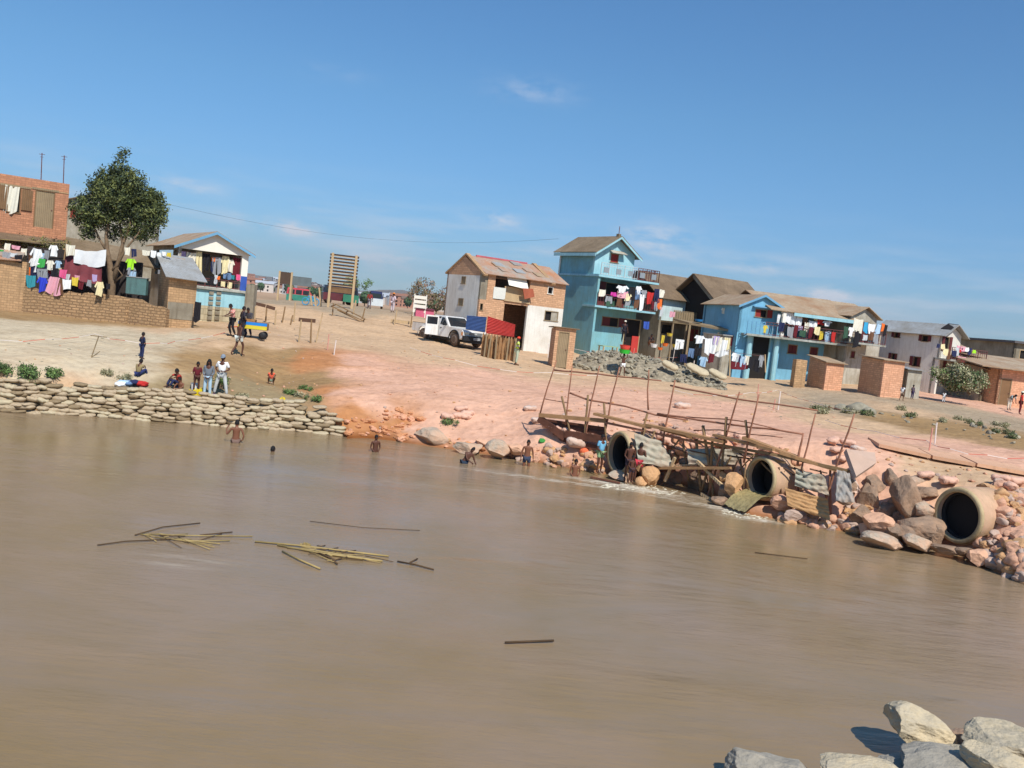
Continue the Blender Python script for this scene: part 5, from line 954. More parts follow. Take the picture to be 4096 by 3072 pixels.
# grey geotextile sheet bundles between poles
GEO = mat('grey_green_geotextile', lin(166, 168, 150), var=.15, sc=3, bump=.8, bsc=7, stain=lin(188, 160, 134)); GEOB = mat('blue_grey_sheet', lin(140, 148, 148), var=.2, sc=3, bump=.8, bsc=7, stain=lin(186, 160, 136))
def bundle(p, q, r0, n, mt, label, name='fabric_bundle', spread=(0, 0, 1)):
    mb = MB(); p, q = Vector(p), Vector(q); sp = Vector(spread)
    for i in range(n):
        o = sp*(i-(n-1)/2)*r0*1.25 + Vector((0, -.03*i, 0)); k = [p.lerp(q, t/6)+o+Vector((0, .03*sin(t*2+i), -.05*sin(PI*t/6)+.02*sin(t*3+i*2))) for t in range(7)]
        mb.tube(k, [r0*(.9+.2*sin(t*2.1+i)) for t in range(7)], 9, flat=.8)
    return mb.solo(name, mt, label, 'bundle', smooth=True)
def drape(quad, mt, label, seed=1, cre=4, name='draped_sheet', amp=.09):
    a, b, c, d = [Vector(q) for q in quad]; nu, nv = 22, 18; r_ = random.Random(seed); nrm = (b-a).cross(d-a).normalized(); nrm = nrm if nrm.y < 0 else -nrm; vs = []; n0 = r_.uniform(0, 9)
    for i in range(nu+1):
        for j in range(nv+1):
            u, v = i/nu, j/nv; p = a.lerp(b, u).lerp(d.lerp(c, u), v); k = v*cre + .25*sin(u*5+n0) + .3*u; f = k-math.floor(k); bul = amp*(sin(PI*f)**.6)*1.1 + amp*.6*noise.noise(Vector((u*6+n0, v*7, 0)))
            vs.append(p + nrm*(bul+.06) + Vector((0, 0, .04*noise.noise(Vector((u*4, v*4, n0))))))
    mb = MB(); F = [(i*(nv+1)+j, (i+1)*(nv+1)+j, (i+1)*(nv+1)+j+1, i*(nv+1)+j+1) for i in range(nu) for j in range(nv)]; mb.add(vs, F); mb.add([v-nrm*.05 for v in vs], [tuple(reversed(f)) for f in F]); return mb.solo(name, mt, label, 'sheet', smooth=True, recalc=False)
drape([pt(2535, 1735, 33.5), pt(2640, 1765, 33.5), pt(2705, 1880, 33.1), pt(2550, 1850, 33.2)], GEO, 'grey green sheet draped right of the first culvert', 1)
drape([pt(2752, 1795, 32.7), pt(2975, 1800, 31.8), pt(2965, 1862, 31.6), pt(2758, 1860, 32.5)], GEO, 'grey green sheet draped between the two culverts', 2, 2)
drape([pt(3185, 1880, 29.6), pt(3300, 1905, 29.2), pt(3318, 1985, 28.9), pt(3180, 1945, 29.4)], GEO, 'grey green sheet draped right of the middle culvert', 3, 3)
drape([pt(3140, 1955, 29.2), pt(3310, 2000, 28.7), pt(3320, 2085, 28.5), pt(3150, 2025, 28.9)], mat('ochre_sheet', lin(186, 144, 98), var=.25, bump=.6), 'ochre sheeting folded in layers below the grey green sheet', 4, 5, amp=.07)
drape([pt(3345, 1880, 28.3), pt(3395, 1895, 28.2), pt(3415, 2015, 27.9), pt(3340, 2005, 28.0)], GEOB, 'blue grey sheet slumped beside the dark boulders', 5, 1.5, amp=.12)
drape([pt(3390, 1895, 28.9), pt(3415, 1890, 28.8), pt(3450, 1975, 28.4), pt(3400, 1975, 28.6)], WBAG, 'pinkish white sheet slumped beside the dark boulders', 6, 1.2, amp=.12)
if 0: bundle(pt(2545, 1768, 33.4), pt(2660, 1790, 34.2), .20, 4, GEO, 'grey green roll of geotextile right of the first culvert', spread=(.15, 0, -1))
if 0: bundle(pt(2757, 1822, 32.8), pt(2960, 1825, 32.4), .22, 3, GEO, 'grey green roll of geotextile between the two culverts', spread=(0, 0, -1))
if 0: bundle(pt(3195, 1895, 30.0), pt(3300, 1960, 29.6), .20, 3, GEO, 'grey green roll of geotextile right of the middle culvert', spread=(.1, 0, -1))
if 0: bundle(pt(3145, 1980, 29.4), pt(3320, 2055, 28.8), .12, 5, mat('ochre_roll', lin(184, 140, 92), var=.2, bump=.6), 'ochre bundle of rolled sheeting right of the middle culvert', spread=(.1, 0, -1))
if 0: bundle(pt(3365, 1890, 28.4), pt(3400, 1990, 28.2), .17, 3, GEOB, 'blue grey sheet slumped beside the dark boulders', spread=(1, 0, .1))
if 0: bundle(pt(3400, 1900, 28.7), pt(3450, 1975, 28.3), .15, 2, WBAG, 'pinkish white sheet slumped beside the dark boulders', spread=(1, 0, .1))
boulder(3385, 1965, 40, 45, 28.6, BM2, 140, 'dark mass of wet rock behind the slumped sheets')
# ---- culverts
CPIPE = mat('culvert_concrete', lin(204, 164, 134), var=.14, sc=3, bump=.3, stain=lin(188, 158, 122)); CLIP = mat('culvert_rim', lin(196, 176, 136), var=.1, sc=4, bump=.3, stain=lin(160, 136, 96))
def culvert(c, r, label, ln=1.3, bk=.72):
    root = thing('culvert_pipe', label, 'pipe', c-Vector((0, 0, r)))
    ax = PAX; up = Vector((0, 0, 1)); sd = ax.cross(up); n = 48; off = Vector((0, 0, r))
    def ring(prof, name, mt):
        mb = MB(); vs = [tuple(ax*x + (sd*cos(2*PI*j/n)+up*sin(2*PI*j/n))*rr + off) for x, rr in prof for j in range(n)]; k = len(prof)
        mb.add(vs, [(i*n+j, i*n+(j+1) % n, ((i+1) % k)*n+(j+1) % n, ((i+1) % k)*n+j) for i in range(k) for j in range(n)]); return mb.build(name, mt, root, True)
    t = r*.18
    o = ring([(0.0, r-t), (0.02, r-t*.35), (.05, r-t*.3), (.09, r-.01), (.2, r), (ln, r), (ln, r-t*1.1), (.1, r-t*1.1), (.04, r-t*1.1)], 'barrel', CPIPE); ring([(.16, r-t*1.12), (.22, r-t*1.45), (bk+.03, r-t*1.45), (bk+.03, r-t*1.2)], 'shade_lining', mat('pipe_shade_black', (.028, .024, .022), var=.3, rough=.9))  # near-black inner ring paints the shade inside the pipe into its colour
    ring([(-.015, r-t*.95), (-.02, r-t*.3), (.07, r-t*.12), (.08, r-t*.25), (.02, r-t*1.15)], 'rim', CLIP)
    mb = MB(); vs = [tuple(ax*bk + (sd*cos(2*PI*j/n)+up*sin(2*PI*j/n))*(r-t*1.2) + off) for j in range(n)]; mb.add(vs, [tuple(range(n))]); mb.build('shade_back', DARK, root)  # added black disc, painted as the unlit depth of the pipe
    return root
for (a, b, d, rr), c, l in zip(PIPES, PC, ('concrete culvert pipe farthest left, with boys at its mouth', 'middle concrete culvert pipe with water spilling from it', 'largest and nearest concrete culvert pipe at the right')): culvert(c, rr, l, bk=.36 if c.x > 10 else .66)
# water spilling from the middle pipe and foam
SPL = mat('spilling_water', lin(166, 150, 104), rough=.25, var=.3, sc=6, bump=.8, bsc=14, spec=.5)
c = PC[1]; mb = MB(); vs = []; nn = 14
for i in range(12):
    t = i/11; fall = c.z-.76+.22; o_ = -PAX*(t*1.25-.35) + Vector((0, 0, -(max(0, t-.25)**2)*1.5*fall))
    for j in range(nn): s_ = (j/(nn-1)-.5)*1.15; vs.append(tuple(c + PNX*s_ + o_ + Vector((0, 0, -.76+.22+.15*abs(s_)**2 + .02*sin(j*2.1+i)))))
mb.add(vs, [(i*nn+j, i*nn+j+1, (i+1)*nn+j+1, (i+1)*nn+j) for i in range(11) for j in range(nn-1)]); o = mb.solo('water_spill', SPL, 'sheet of muddy water pouring from the middle culvert', 'water', smooth=True, recalc=False); o['kind'] = 'stuff'
FOM = mat('foam', lin(222, 212, 186), var=.12, sc=8, rough=.6, bump=.6)
def foam(poly, n, name, label, s0=.03, s1=.10, seed=1, st=2.4):
    r_ = random.Random(seed); mb = MB(); xs_ = [p[0] for p in poly]; ys_ = [p[1] for p in poly]; k = 0
    while k < n:
        x, y = r_.uniform(min(xs_), max(xs_)), r_.uniform(min(ys_), max(ys_))
        if not inpoly(x, y, poly): continue
        q = ptz(x, y, 0); s_ = r_.uniform(s0, s1); m_ = 7; w_ = s_*r_.uniform(1, st); vs = [(q.x, q.y, .012+s_*.18)] + [(q.x+cos(2*PI*j/m_)*w_*r_.uniform(.6, 1.1), q.y+sin(2*PI*j/m_)*s_*r_.uniform(.6, 1.1), .004) for j in range(m_)]
        mb.add(vs, [(0, 1+j, 1+(j+1) % m_) for j in range(m_)]); k += 1
    o = mb.build(name, FOM); tag(o, label, 'foam'); o['kind'] = 'stuff'; return o
foam([(2420, 1932), (2520, 1930), (2640, 1948), (2740, 1972), (2720, 1982), (2560, 1968), (2400, 1950)], 90, 'foam', 'white churning foam below the first culvert', .02, .06, 1)
foam([(2900, 2036), (2980, 2044), (3090, 2052), (3080, 2078), (2960, 2072), (2880, 2050)], 90, 'foam', 'foam at the foot of the middle culvert', .02, .05, 3)
# ---- timber scaffold: poles, rails, planks
POL = mat('eucalyptus_pole', lin(158, 108, 84), var=.2, sc=3, bump=.4); POL2 = mat('weathered_pole', lin(140, 112, 78), var=.2, sc=3); DBM0 = mat('dark_stick', lin(96, 70, 52), var=.3, sc=3); BEAM = mat('dusty_beam', lin(170, 130, 90), var=.2, sc=2.5); DBM = mat('dark_beam', lin(104, 66, 50), var=.3, sc=2.5)
def polet(pts, r0, r1, name, mt, root, wig=.03):
    P = [Vector(p) for p in pts]; Q = []; L_ = (P[-1]-P[0]).length; rr = random.Random(int(P[0].x*97+P[0].z*13))
    for a, b in zip(P, P[1:]):
        n = max(2, int((b-a).length/.5))
        for i in range(n): t = i/n; w_ = wig if 0 < len(Q) else 0; Q.append(a.lerp(b, t)+Vector((rr.uniform(-w_, w_), rr.uniform(-w_, w_), rr.uniform(-w_, w_)*.5)))
    Q.append(P[-1]); k = len(Q); return MB().tube([q-root.location for q in Q], [r0+(r1-r0)*i/(k-1) for i in range(k)], 7).build(name, mt, root, True)
sc = thing('timber_scaffold', 'rickety scaffold of poles, rails and planks in front of the first two culverts', 'scaffold', pt(2700, 1900, 33))
Dp = lambda px: float(np.interp(px, [2160, 2480, 2760, 3040, 3320, 3500], [36.6, 34.5, 32.8, 30.0, 29.0, 28.1]))
P_ = lambda px, py, d=0: pt(px, py, Dp(px)+d)
for (x0, y0, x1, y1, r0) in ((2157, 1668, 2226, 1442, .035), (2262, 1700, 2289, 1462, .035), (2338, 1760, 2398, 1463, .038), (2420, 1725, 2478, 1468, .038), (2593, 1640, 2595, 1478, .035), (2622, 1930, 2700, 1520, .045), (2580, 1915, 2572, 1760, .045), (2820, 2030, 2958, 1568, .045), (2975, 1850, 3036, 1578, .04), (3168, 2050, 3262, 1655, .04), (3275, 2080, 3418, 1655, .045), (3320, 2115, 3322, 1865, .06), (3190, 1860, 3213, 1732, .045)):
    polet([P_(x0, y0), P_((x0+x1)/2-3, (y0+y1)/2), P_(x1, y1)], r0, r0*.6, 'pole', POL, sc, .015)
for (x0, y0, x1, y1, r0) in ((2247, 1585, 2282, 1740, .045), (2352, 1580, 2335, 1780, .045), (2416, 1612, 2428, 1830, .045), (2590, 1655, 2558, 1770, .045), (2558, 1770, 2585, 1920, .05), (2906, 1668, 2880, 1935, .05), (2982, 1680, 2990, 1760, .045), (2812, 1702, 2850, 1950, .06), (2785, 1755, 2805, 1975, .06), (2850, 1765, 2838, 1990, .05), (2845, 1775, 2900, 1925, .045), (2805, 1970, 2830, 1880, .05), (2850, 1995, 2850, 1935, .05), (2680, 1800, 2655, 1930, .05), (2655, 1795, 2660, 1840, .05)):
    polet([P_(x0, y0), P_(x1, y1)], r0, r0*.85, 'post', POL2, sc, .012)
for pts, r0 in ((((2215, 1480), (2400, 1498), (2645, 1523)), .035), (((2682, 1542), (2900, 1588), (3270, 1642)), .035), (((2280, 1572), (2350, 1600), (2500, 1625), (2620, 1658), (2750, 1680)), .04), (((2630, 1655), (2900, 1695), (3120, 1723), (3215, 1737)), .04), (((2745, 1668), (2900, 1678), (3000, 1690), (3120, 1720)), .025), (((2775, 1722), (2880, 1718), (2960, 1735), (3130, 1750)), .022), (((2175, 1595), (2275, 1612)), .02)):
    polet([P_(x, y, .1) for x, y in pts], r0, r0*.75, 'rail', POL, sc, .03)
rs_ = random.Random(77)
for i in range(34):
    x0 = rs_.uniform(2560, 3330); top = float(np.interp(x0, [2560, 3330], [1700, 1880])); y0 = top+rs_.uniform(10, 60); x1 = x0+rs_.uniform(-60, 60); y1 = y0+rs_.uniform(40, 190)
    if i % 4 == 0: x1 = x0+rs_.uniform(60, 150); y1 = y0+rs_.uniform(10, 50)
    polet([P_(x0, y0, rs_.uniform(-.3, .5)), P_(x1, min(y1, float(np.interp(x1, [2560, 3330], [1920, 2110]))), rs_.uniform(-.3, .5))], rs_.uniform(.022, .04), .02, 'stick', POL2 if i % 2 else DBM0, sc, .02)
def plank(a, b, w_, h_, mt=BEAM, name='plank', d=0):
    p, q = P_(*a, d)-sc.location, P_(*b, d)-sc.location; return MB().bar(p, q, w_, h_).build(name, mt, sc)
plank((2157, 1660), (2425, 1684), .10, .16); plank((2380, 1655), (2600, 1710), .3, .10); plank((2590, 1700), (2900, 1768), .3, .10); plank((2640, 1715), (2770, 1750), .1, .12); plank((2860, 1740), (3100, 1800), .3, .09); plank((2975, 1750), (3190, 1830), .3, .10); plank((3120, 1810), (3345, 1880), .2, .10)
plank((2420, 1690), (2800, 1772), .08, .08, POL, 'rail'); plank((2790, 1765), (3080, 1815), .09, .09, POL2, 'rail'); plank((3080, 1815), (3400, 1885), .09, .09, POL2, 'rail'); plank((2930, 1800), (3140, 1850), .08, .08, POL2, 'rail')
plank((2155, 1672), (2260, 1750), .08, .3, DBM); plank((2165, 1680), (2300, 1735), .08, .24, DBM, d=.25); plank((2260, 1735), (2425, 1760), .1, .30, DBM); plank((2240, 1755), (2360, 1790), .1, .2, DBM, d=.2)
plank((2165, 1684), (2420, 1720), .12, .22, DBM, d=.3); plank((2180, 1700), (2420, 1740), .12, .22, DBM, d=.2); plank((2215, 1725), (2330, 1775), .1, .26, DBM, d=.1); plank((2300, 1775), (2420, 1795), .1, .18, DBM, d=.1); plank((2540, 1872), (2930, 1872), .35, .09); plank((2700, 1862), (2800, 1858), .3, .05, WOP); plank((2545, 1885), (2700, 1880), .1, .12, DBM)
for a, b, w_ in (((2790, 1845), (2850, 1905), .1), ((2850, 1905), (3035, 2085), .1), ((2805, 1975), (2965, 2068), .1), ((2920, 1985), (2995, 2055), .08), ((2660, 1925), (2700, 1830), .09)): plank(a, b, w_, w_, WOP, 'brace', -.3)
MB().bar(ptz(2362, 1908, .06), ptz(2480, 1932, .05), .12, .05).solo('floating_plank', DBM, 'dark plank sticking out over the water by the boys', 'plank')
MB().tube([ptz(3790, 2205, .1), ptz(3860, 2195, .25)], .05, 6).solo('stick', POL2, 'pale stick lying under the largest culvert', 'stick')
# shadowy back wall of packed earth bags behind scaffold (between the culverts)
for row in range(3):
    for i in range(9):
        px = 2600+i*44+row*14+random.uniform(-18, 18); q = P_(px, 1795+i*2-row*30+random.uniform(-12, 12), 1.5+row*.25); o = addo('sandbag', random.choice(pbags), q, (random.uniform(-.2, .2), random.uniform(-.2, .2), random.uniform(-.4, .4)), (random.uniform(.35, .55), .36, random.uniform(.2, .3))); tag(o, 'pink dusted bag packed behind the scaffold between the culverts', 'sandbag', 'bags packed behind the scaffold')
for i in range(9):
    px = 2190+i*28; q = P_(px, 1700+i*7, .25); o = addo('sandbag', random.choice(pbags), q, (random.uniform(-.2, .2), random.uniform(-.2, .2), random.uniform(-.4, .4)), (.55, .36, .24)); tag(o, 'pink dusted bag held behind the dark boards left of the first culvert', 'sandbag', 'bags behind the dark boards')
o = addo('sandbag', wbag, P_(2305, 1770, -.1), (0, .1, .1), (.85, .5, .36)); tag(o, 'big pale bag on the cobbles under the dark boards', 'sandbag')
g_ = G(2336, 1815); MB().ball((0, 0, .1), .16, 8, (1.2, 1, .9)).build('bundle', mat('orange_plastic', lin(226, 110, 70), var=.1)); o = bpy.data.objects['bundle']; o.location = g_; tag(o, 'orange plastic bundle on the cobbles beside the man in blue', 'bundle')
g_ = G(2166, 1770); o = addo('bottle_crate', rockmesh('bundle', 77, mat('leaf_green', lin(70, 150, 70)), 5, 2), g_+Vector((0, 0, .08)), (0, 0, 0), (.16, .12, .1)); o.name = 'green_rag'; tag(o, 'small green rag on the bank above the standing bather', 'rag')
# ---- foreground rocks
FG = mat('foreground_rock', lin(180, 168, 144), var=.2, sc=1.6, bump=.9, bsc=7, stain=lin(206, 186, 148)); FG2 = mat('foreground_rock_grey', lin(158, 150, 134), var=.2, sc=1.6, bump=.8, bsc=8)
def fgrock(px, py, hw, hh, D, mt, seed, label, rot=0, tilt=0, dep=.9, cuts=13):
    c = pt(px, py, D); s_ = D/FPX; me_ = rockmesh('rock', seed, mt, cuts, 6, .05, .46, .86, False, 1.7); o = addo('rock', me_, c, (0, tilt, rot), (hw*s_/.8, hw*s_*dep/.8, hh*s_/.78)); return tag(o, label, 'rock')
fgrock(3675, 2928, 136, 88, 12.6, FG, 201, 'large angular rock at the bottom right, furthest out in the water', .3, .25)
fgrock(3970, 2968, 165, 76, 12.2, FG, 202, 'broad tan rock at the right edge of the foreground', 1.4, .1)
fgrock(3100, 3095, 175, 92, 11.4, FG2, 203, 'smooth grey rock at the bottom edge, leftmost of the foreground rocks', .2, .15)
fgrock(3450, 3095, 150, 42, 11.0, FG, 204, 'low rock at the bottom edge between the grey and the tan rocks', .2)
fgrock(3760, 3055, 200, 42, 11.3, FG2, 205, 'flat grey rock in front of the large angular rock', .5, -.05)
fgrock(3880, 3035, 120, 40, 11.6, FG, 208, 'flat pale slab wedged between the bottom right rocks', 1.0, .1)
fgrock(3620, 3060, 110, 40, 11.6, FG2, 209, 'small grey slab under the large angular rock', .7)
fgrock(4010, 3050, 140, 52, 11.0, FG, 206, 'tan rock in the bottom right corner', .9)
fgrock(3850, 2985, 80, 50, 13.0, BM2, 207, 'dark rock in the gap between the two largest foreground rocks', .9)
# ---- driftwood reeds on the water
REED = mat('dry_reed', lin(160, 138, 88), var=.3, rough=.6); TWG = mat('wet_twig', lin(86, 66, 44), var=.3)
def reed(pts, r0, mt, label, group=None, name='reed'):
    P = [ptz(x, y, .03+.01*(i % 2)) for i, (x, y) in enumerate(pts)]; return MB().tube(P, r0, 6).solo(name, mt, label, 'reed', group, smooth=True)
g1 = 'reeds drifting in the left raft'; g2 = 'reeds drifting in the middle raft'
for p_ in ([(390, 2180), (500, 2165), (720, 2155)], [(580, 2136), (760, 2142), (1010, 2145)], [(540, 2140), (650, 2108), (800, 2092)], [(800, 2140), (930, 2128)], [(620, 2148), (760, 2165), (920, 2162)], [(700, 2155), (880, 2175)]): reed(p_, .014, random.choice([REED, TWG]), 'thin reed in the drifting raft at the left', g1)
for p_ in ([(1020, 2166), (1200, 2182), (1555, 2225)], [(1110, 2180), (1300, 2215), (1530, 2245)], [(1130, 2205), (1200, 2240), (1280, 2275)], [(1150, 2190), (1250, 2200), (1480, 2238)]): reed(p_, .022, REED, 'yellow reed in the drifting raft below the bathers', g2)
for p_ in ([(1250, 2200), (1340, 2240), (1400, 2225)], [(1300, 2215), (1350, 2255)], [(1590, 2245), (1660, 2258), (1735, 2278)], [(1640, 2250), (1670, 2235)]): reed(p_, .018, TWG, 'dark twig tangled in the middle raft', 'twigs of the middle raft', 'twig')
reed([(2020, 2570), (2215, 2562)], .02, TWG, 'single dark stick floating in mid river', None, 'stick')
reed([(1240, 2085), (1450, 2110), (1680, 2122)], .009, TWG, 'long thin stem floating behind the middle raft', None, 'stem')
reed([(3020, 2210), (3230, 2235)], .015, TWG, 'thin stem floating below the scaffold', None, 'stem')
rq = random.Random(9)
for cx, cy, w_, h_, n_, nm in ((640, 2145, 200, 16, 16, g1), (1320, 2215, 180, 22, 22, g2)):
    for i in range(n_):
        x = cx+rq.gauss(0, w_*.42); y = cy+rq.gauss(0, h_*.5)+(x-cx)*.13; l_ = rq.uniform(30, 120); a_ = rq.gauss(.1, .25); reed([(x, y), (x+l_*.5, y+l_*.5*a_+rq.uniform(-3, 3)), (x+l_, y+l_*a_)], rq.uniform(.007, .013), rq.choice([REED, TWG]), 'thin reed in the drifting raft at the left' if nm == g1 else 'yellow reed in the drifting raft below the bathers', nm)
mb = MB(); q = ptz(1225, 2190, 0); [mb.tube([(q.x, q.y, 0), (q.x+random.uniform(-.15, .15), q.y, random.uniform(.05, .14))], .03, 5) for i in range(6)]; mb.solo('reed_stump', REED, 'short upright reed stump in the middle of the drifting raft', 'reed')
# ================================================================ VEGETATION
LEAF = [mat('tree_leaf', lin(74, 84, 48), var=.35, sc=1.2, rough=.6, bump=0), mat('tree_leaf_light', lin(108, 114, 62), var=.3, sc=1.2, rough=.6, bump=0), mat('tree_leaf_deep', lin(52, 62, 38), var=.3, sc=1.2, rough=.6, bump=0)]
BARK = mat('bark', lin(126, 104, 80), var=.25, sc=4, bump=.6)
def leaves(blobs, n, size, seed, name, mts, root, dirs=None, flat=1.0):
    """leaf sprays: small folded quads in clumps spread through overlapping lobes"""
    r_ = random.Random(seed); out = []
    for k, mt in enumerate(mts):
        mb = MB(); tot = sum(b[3]**2 for b in blobs)
        for b in blobs:
            c = Vector(b[:3]); R0 = b[3]; nc = max(3, int(n*(b[3]**2)/tot/len(mts)/14))
            for i in range(nc):
                d = Vector((r_.gauss(0, 1), r_.gauss(0, 1), r_.gauss(0, 1)*.9+.15)).normalized(); cc = c + d*R0*r_.uniform(.55, 1.05); cc.z = c.z + (cc.z-c.z)*flat
                for j in range(14):
                    p = cc + Vector((r_.gauss(0, 1), r_.gauss(0, 1), r_.gauss(0, 1)))*size*1.4; nn = (d + Vector((r_.gauss(0, .7), r_.gauss(0, .7), r_.gauss(0, .7)))).normalized()
                    a = nn.orthogonal().normalized(); a.rotate(Matrix.Rotation(r_.uniform(0, 6.3), 3, nn)); bb = nn.cross(a); s_ = size*r_.uniform(.6, 1.3)
                    mb.add([p-a*s_, p+bb*s_*.42-nn*s_*.1, p+a*s_, p-bb*s_*.42-nn*s_*.1], [(0, 1, 2, 3)])
        out.append(mb.build(name, mt, root, recalc=False))
    return out
T0 = pt(448, 1150, 53); T0.z = 3.0; root = thing('tree', 'dense round crowned tree growing behind the low masonry wall', 'tree', T0)
def tp(px, py, d=0): return pt(px, py, 53+d)-T0
mb = MB(); mb.tube([(0, 0, -.6), tp(448, 1130), tp(440, 1060), tp(428, 1000), tp(425, 940), tp(440, 860)], [.24, .22, .16, .13, .10, .05], 10)
mb.tube([tp(450, 1135), tp(470, 1060), tp(490, 980), tp(520, 900), tp(540, 830)], [.16, .13, .10, .08, .04], 8); mb.tube([tp(442, 1090), tp(470, 1060, -.1), tp(500, 1000, -.2), tp(580, 900, -.3)], [.1, .09, .07, .03], 8)
mb.tube([tp(430, 1010), tp(400, 960), tp(378, 910, .2), tp(350, 860, .2)], [.08, .06, .05, .03], 7); mb.tube([tp(490, 980), tp(480, 900, .5), tp(470, 800, .6)], [.07, .06, .03], 7); mb.tube([tp(448, 1140), tp(490, 1100, -.3), tp(470, 1075, -.4)], [.06, .05, .03], 6)
mb.build('trunk', BARK, root, True)
BL = [(480, 640, .26, 0), (470, 690, .5, 0), (440, 720, .7, .3), (520, 730, .8, -.3), (400, 770, .75, 0), (470, 790, 1.0, -.4), (560, 780, .85, 0), (610, 830, .75, .2), (350, 810, .55, .3), (340, 850, .5, -.2), (410, 850, .75, -.3), (500, 860, .9, .3), (580, 880, .8, -.2), (630, 880, .5, 0), (360, 900, .4, 0), (620, 790, .45, 0), (450, 760, .9, 1.0), (540, 820, .9, 1.0), (520, 930, .35, 0), (560, 940, .4, .2), (400, 890, .4, .5), (380, 740, .4, 0), (640, 840, .4, 0), (325, 880, .45, 0), (350, 935, .38, .1), (600, 930, .4, 0), (300, 830, .3, 0), (460, 930, .45, .6), (500, 600+15, .2, 0)]
bl = [tuple(tp(x, y, d))+(r0,) for x, y, r0, d in BL]
for o, nm in zip(leaves(bl, 26000, .095, 5, 'crown', LEAF, root), ('dark', 'light')): pass
def shrub(px, py, w_, h_, n, size, mts, label, seed, name='shrub', cat='shrub', D=None, stems=5):
    c = G(px, py) if D is None else pt(px, py, D); root = thing(name, label, cat, c); r_ = random.Random(seed)
    b = [(r_.uniform(-.5, .5)*w_, r_.uniform(-.3, .3)*w_, h_*r_.uniform(.3, .7), r_.uniform(.25, .4)*min(w_, h_)) for i in range(7)]
    m_ = MB(); [m_.tube([(0, 0, -.1), (x*.5, y*.5, z*.6), (x, y, z)], [.03, .02, .01], 5) for x, y, z, q in b[:stems]]; m_.build('stem', BARK, root); leaves(b, n, size, seed, 'foliage', mts, root); return root
SH = [mat('shrub_green', lin(84, 104, 62), var=.3, sc=2, bump=0), mat('shrub_light', lin(112, 138, 76), var=.3, sc=2, bump=0)]; SD = [mat('dry_leaf', lin(136, 130, 96), var=.3, sc=2, bump=0), mat('dry_leaf_pale', lin(182, 176, 140), var=.2, sc=2, bump=0)]
shrub(122, 1525, .65, .65, 1300, .05, SH, 'round dark green shrub above the sandbags near the left edge', 1)
shrub(5, 1500, .5, .5, 700, .05, SH, 'green shrub cut off by the left edge', 2)
shrub(215, 1510, .55, .38, 500, .05, SH, 'smaller thin shrub right of the round dark one', 3)
shrub(430, 1500, .35, .2, 260, .04, SD, 'dry tuft on the sandy lip right of the shrubs', 4, 'tuft', 'grass')
shrub(500, 1520, .4, .22, 260, .04, SD, 'dry tuft above the sandbags by the heap of clothes', 5, 'tuft', 'grass')
shrub(885, 1555, .45, .6, 500, .05, SH, 'green bush behind the legs of the man in the white t-shirt', 6)
shrub(1800, 1695, .6, .16, 220, .04, SH, 'grey green weeds under the bags on the pink slope', 7, 'tuft', 'grass')
shrub(3880, 1575, 2.6, 2.0, 5200, .10, SD+[SH[0]], 'large dusty dry bush in front of the right edge houses', 8, D=61, stems=7)
shrub(3770, 1530, 1.3, 1.0, 1200, .09, SD+[SH[1]], 'pale flowering bush between the grey hut and the dry bush', 9, D=61)
for i, (px, py, w_) in enumerate(((3400, 1655, .8), (3470, 1660, .7), (3600, 1640, .5), (3640, 1668, .5), (3850, 1685, 1.0), (3900, 1700, .9), (4000, 1705, .6), (4010, 1735, .8), (3780, 1690, .5), (3260, 1640, .5), (3300, 1640, .4), (4060, 1755, .6), (3290, 1655, .3))): shrub(px, py, w_, .17, 220, .05, [SH[0], SD[0]] if i % 2 else SD, 'low weed tuft growing beside the track at the right', 20+i, 'weed_tuft', 'weed', stems=2)['group'] = 'weed tufts beside the track'
for i, (px, py) in enumerate(((1150, 1575), (1200, 1590), (1250, 1600), (960, 1590), (1220, 1560))): shrub(px, py, .6, .16, 160, .04, SD if i % 2 else SH, 'sparse weed tuft on the olive slope above the sandbags', 50+i, 'weed_tuft', 'weed', stems=2)['group'] = 'weed tufts above the sandbags'
# creeper over the wash yard
root = thing('creeper', 'tangled creeper hanging along the foot of the red brick upper wall', 'plant', pt(130, 960, 55.5)); b = []
for i in range(16): q = pt(-10+i*18, 955+((i*7) % 5)*6+i*1.2, 55.3)-root.location; b.append((q.x, q.y, q.z, .3))
m_ = MB(); m_.tube([Vector(q[:3]) for q in b], .03, 5); m_.build('stem', BARK, root); leaves(b, 2600, .07, 3, 'foliage', [mat('creeper_leaf', lin(130, 130, 66), var=.3, bump=0), SD[0], mat('creeper_dark', lin(76, 70, 48), var=.3, bump=0)], root)
# ================================================================ WASHING
CLO = {}
def cloth(c):
    nm = 'cloth_%d_%d_%d' % tuple(c)
    return mat(nm, lin(*c), var=.07, sc=3, bump=.2, bsc=20, rough=.9)
COLN = {'white': (236, 236, 232), 'off white': (226, 220, 200), 'cream': (230, 216, 168), 'grey': (150, 152, 154), 'pale grey': (196, 200, 200), 'black': (34, 32, 36), 'navy': (40, 46, 80), 'blue': (60, 90, 170), 'royal blue': (50, 66, 190), 'denim': (104, 130, 162), 'pale blue': (168, 196, 216), 'teal': (56, 140, 150), 'red': (190, 48, 44), 'maroon': (104, 32, 40), 'pink': (220, 160, 170), 'bright pink': (226, 96, 140), 'orange': (230, 116, 50), 'green': (70, 170, 80), 'lime': (170, 230, 50), 'yellow': (214, 190, 70), 'brown': (110, 76, 54), 'magenta': (200, 60, 150), 'dark green': (60, 90, 70), 'lilac': (178, 160, 196), 'sky blue': (60, 160, 200)}
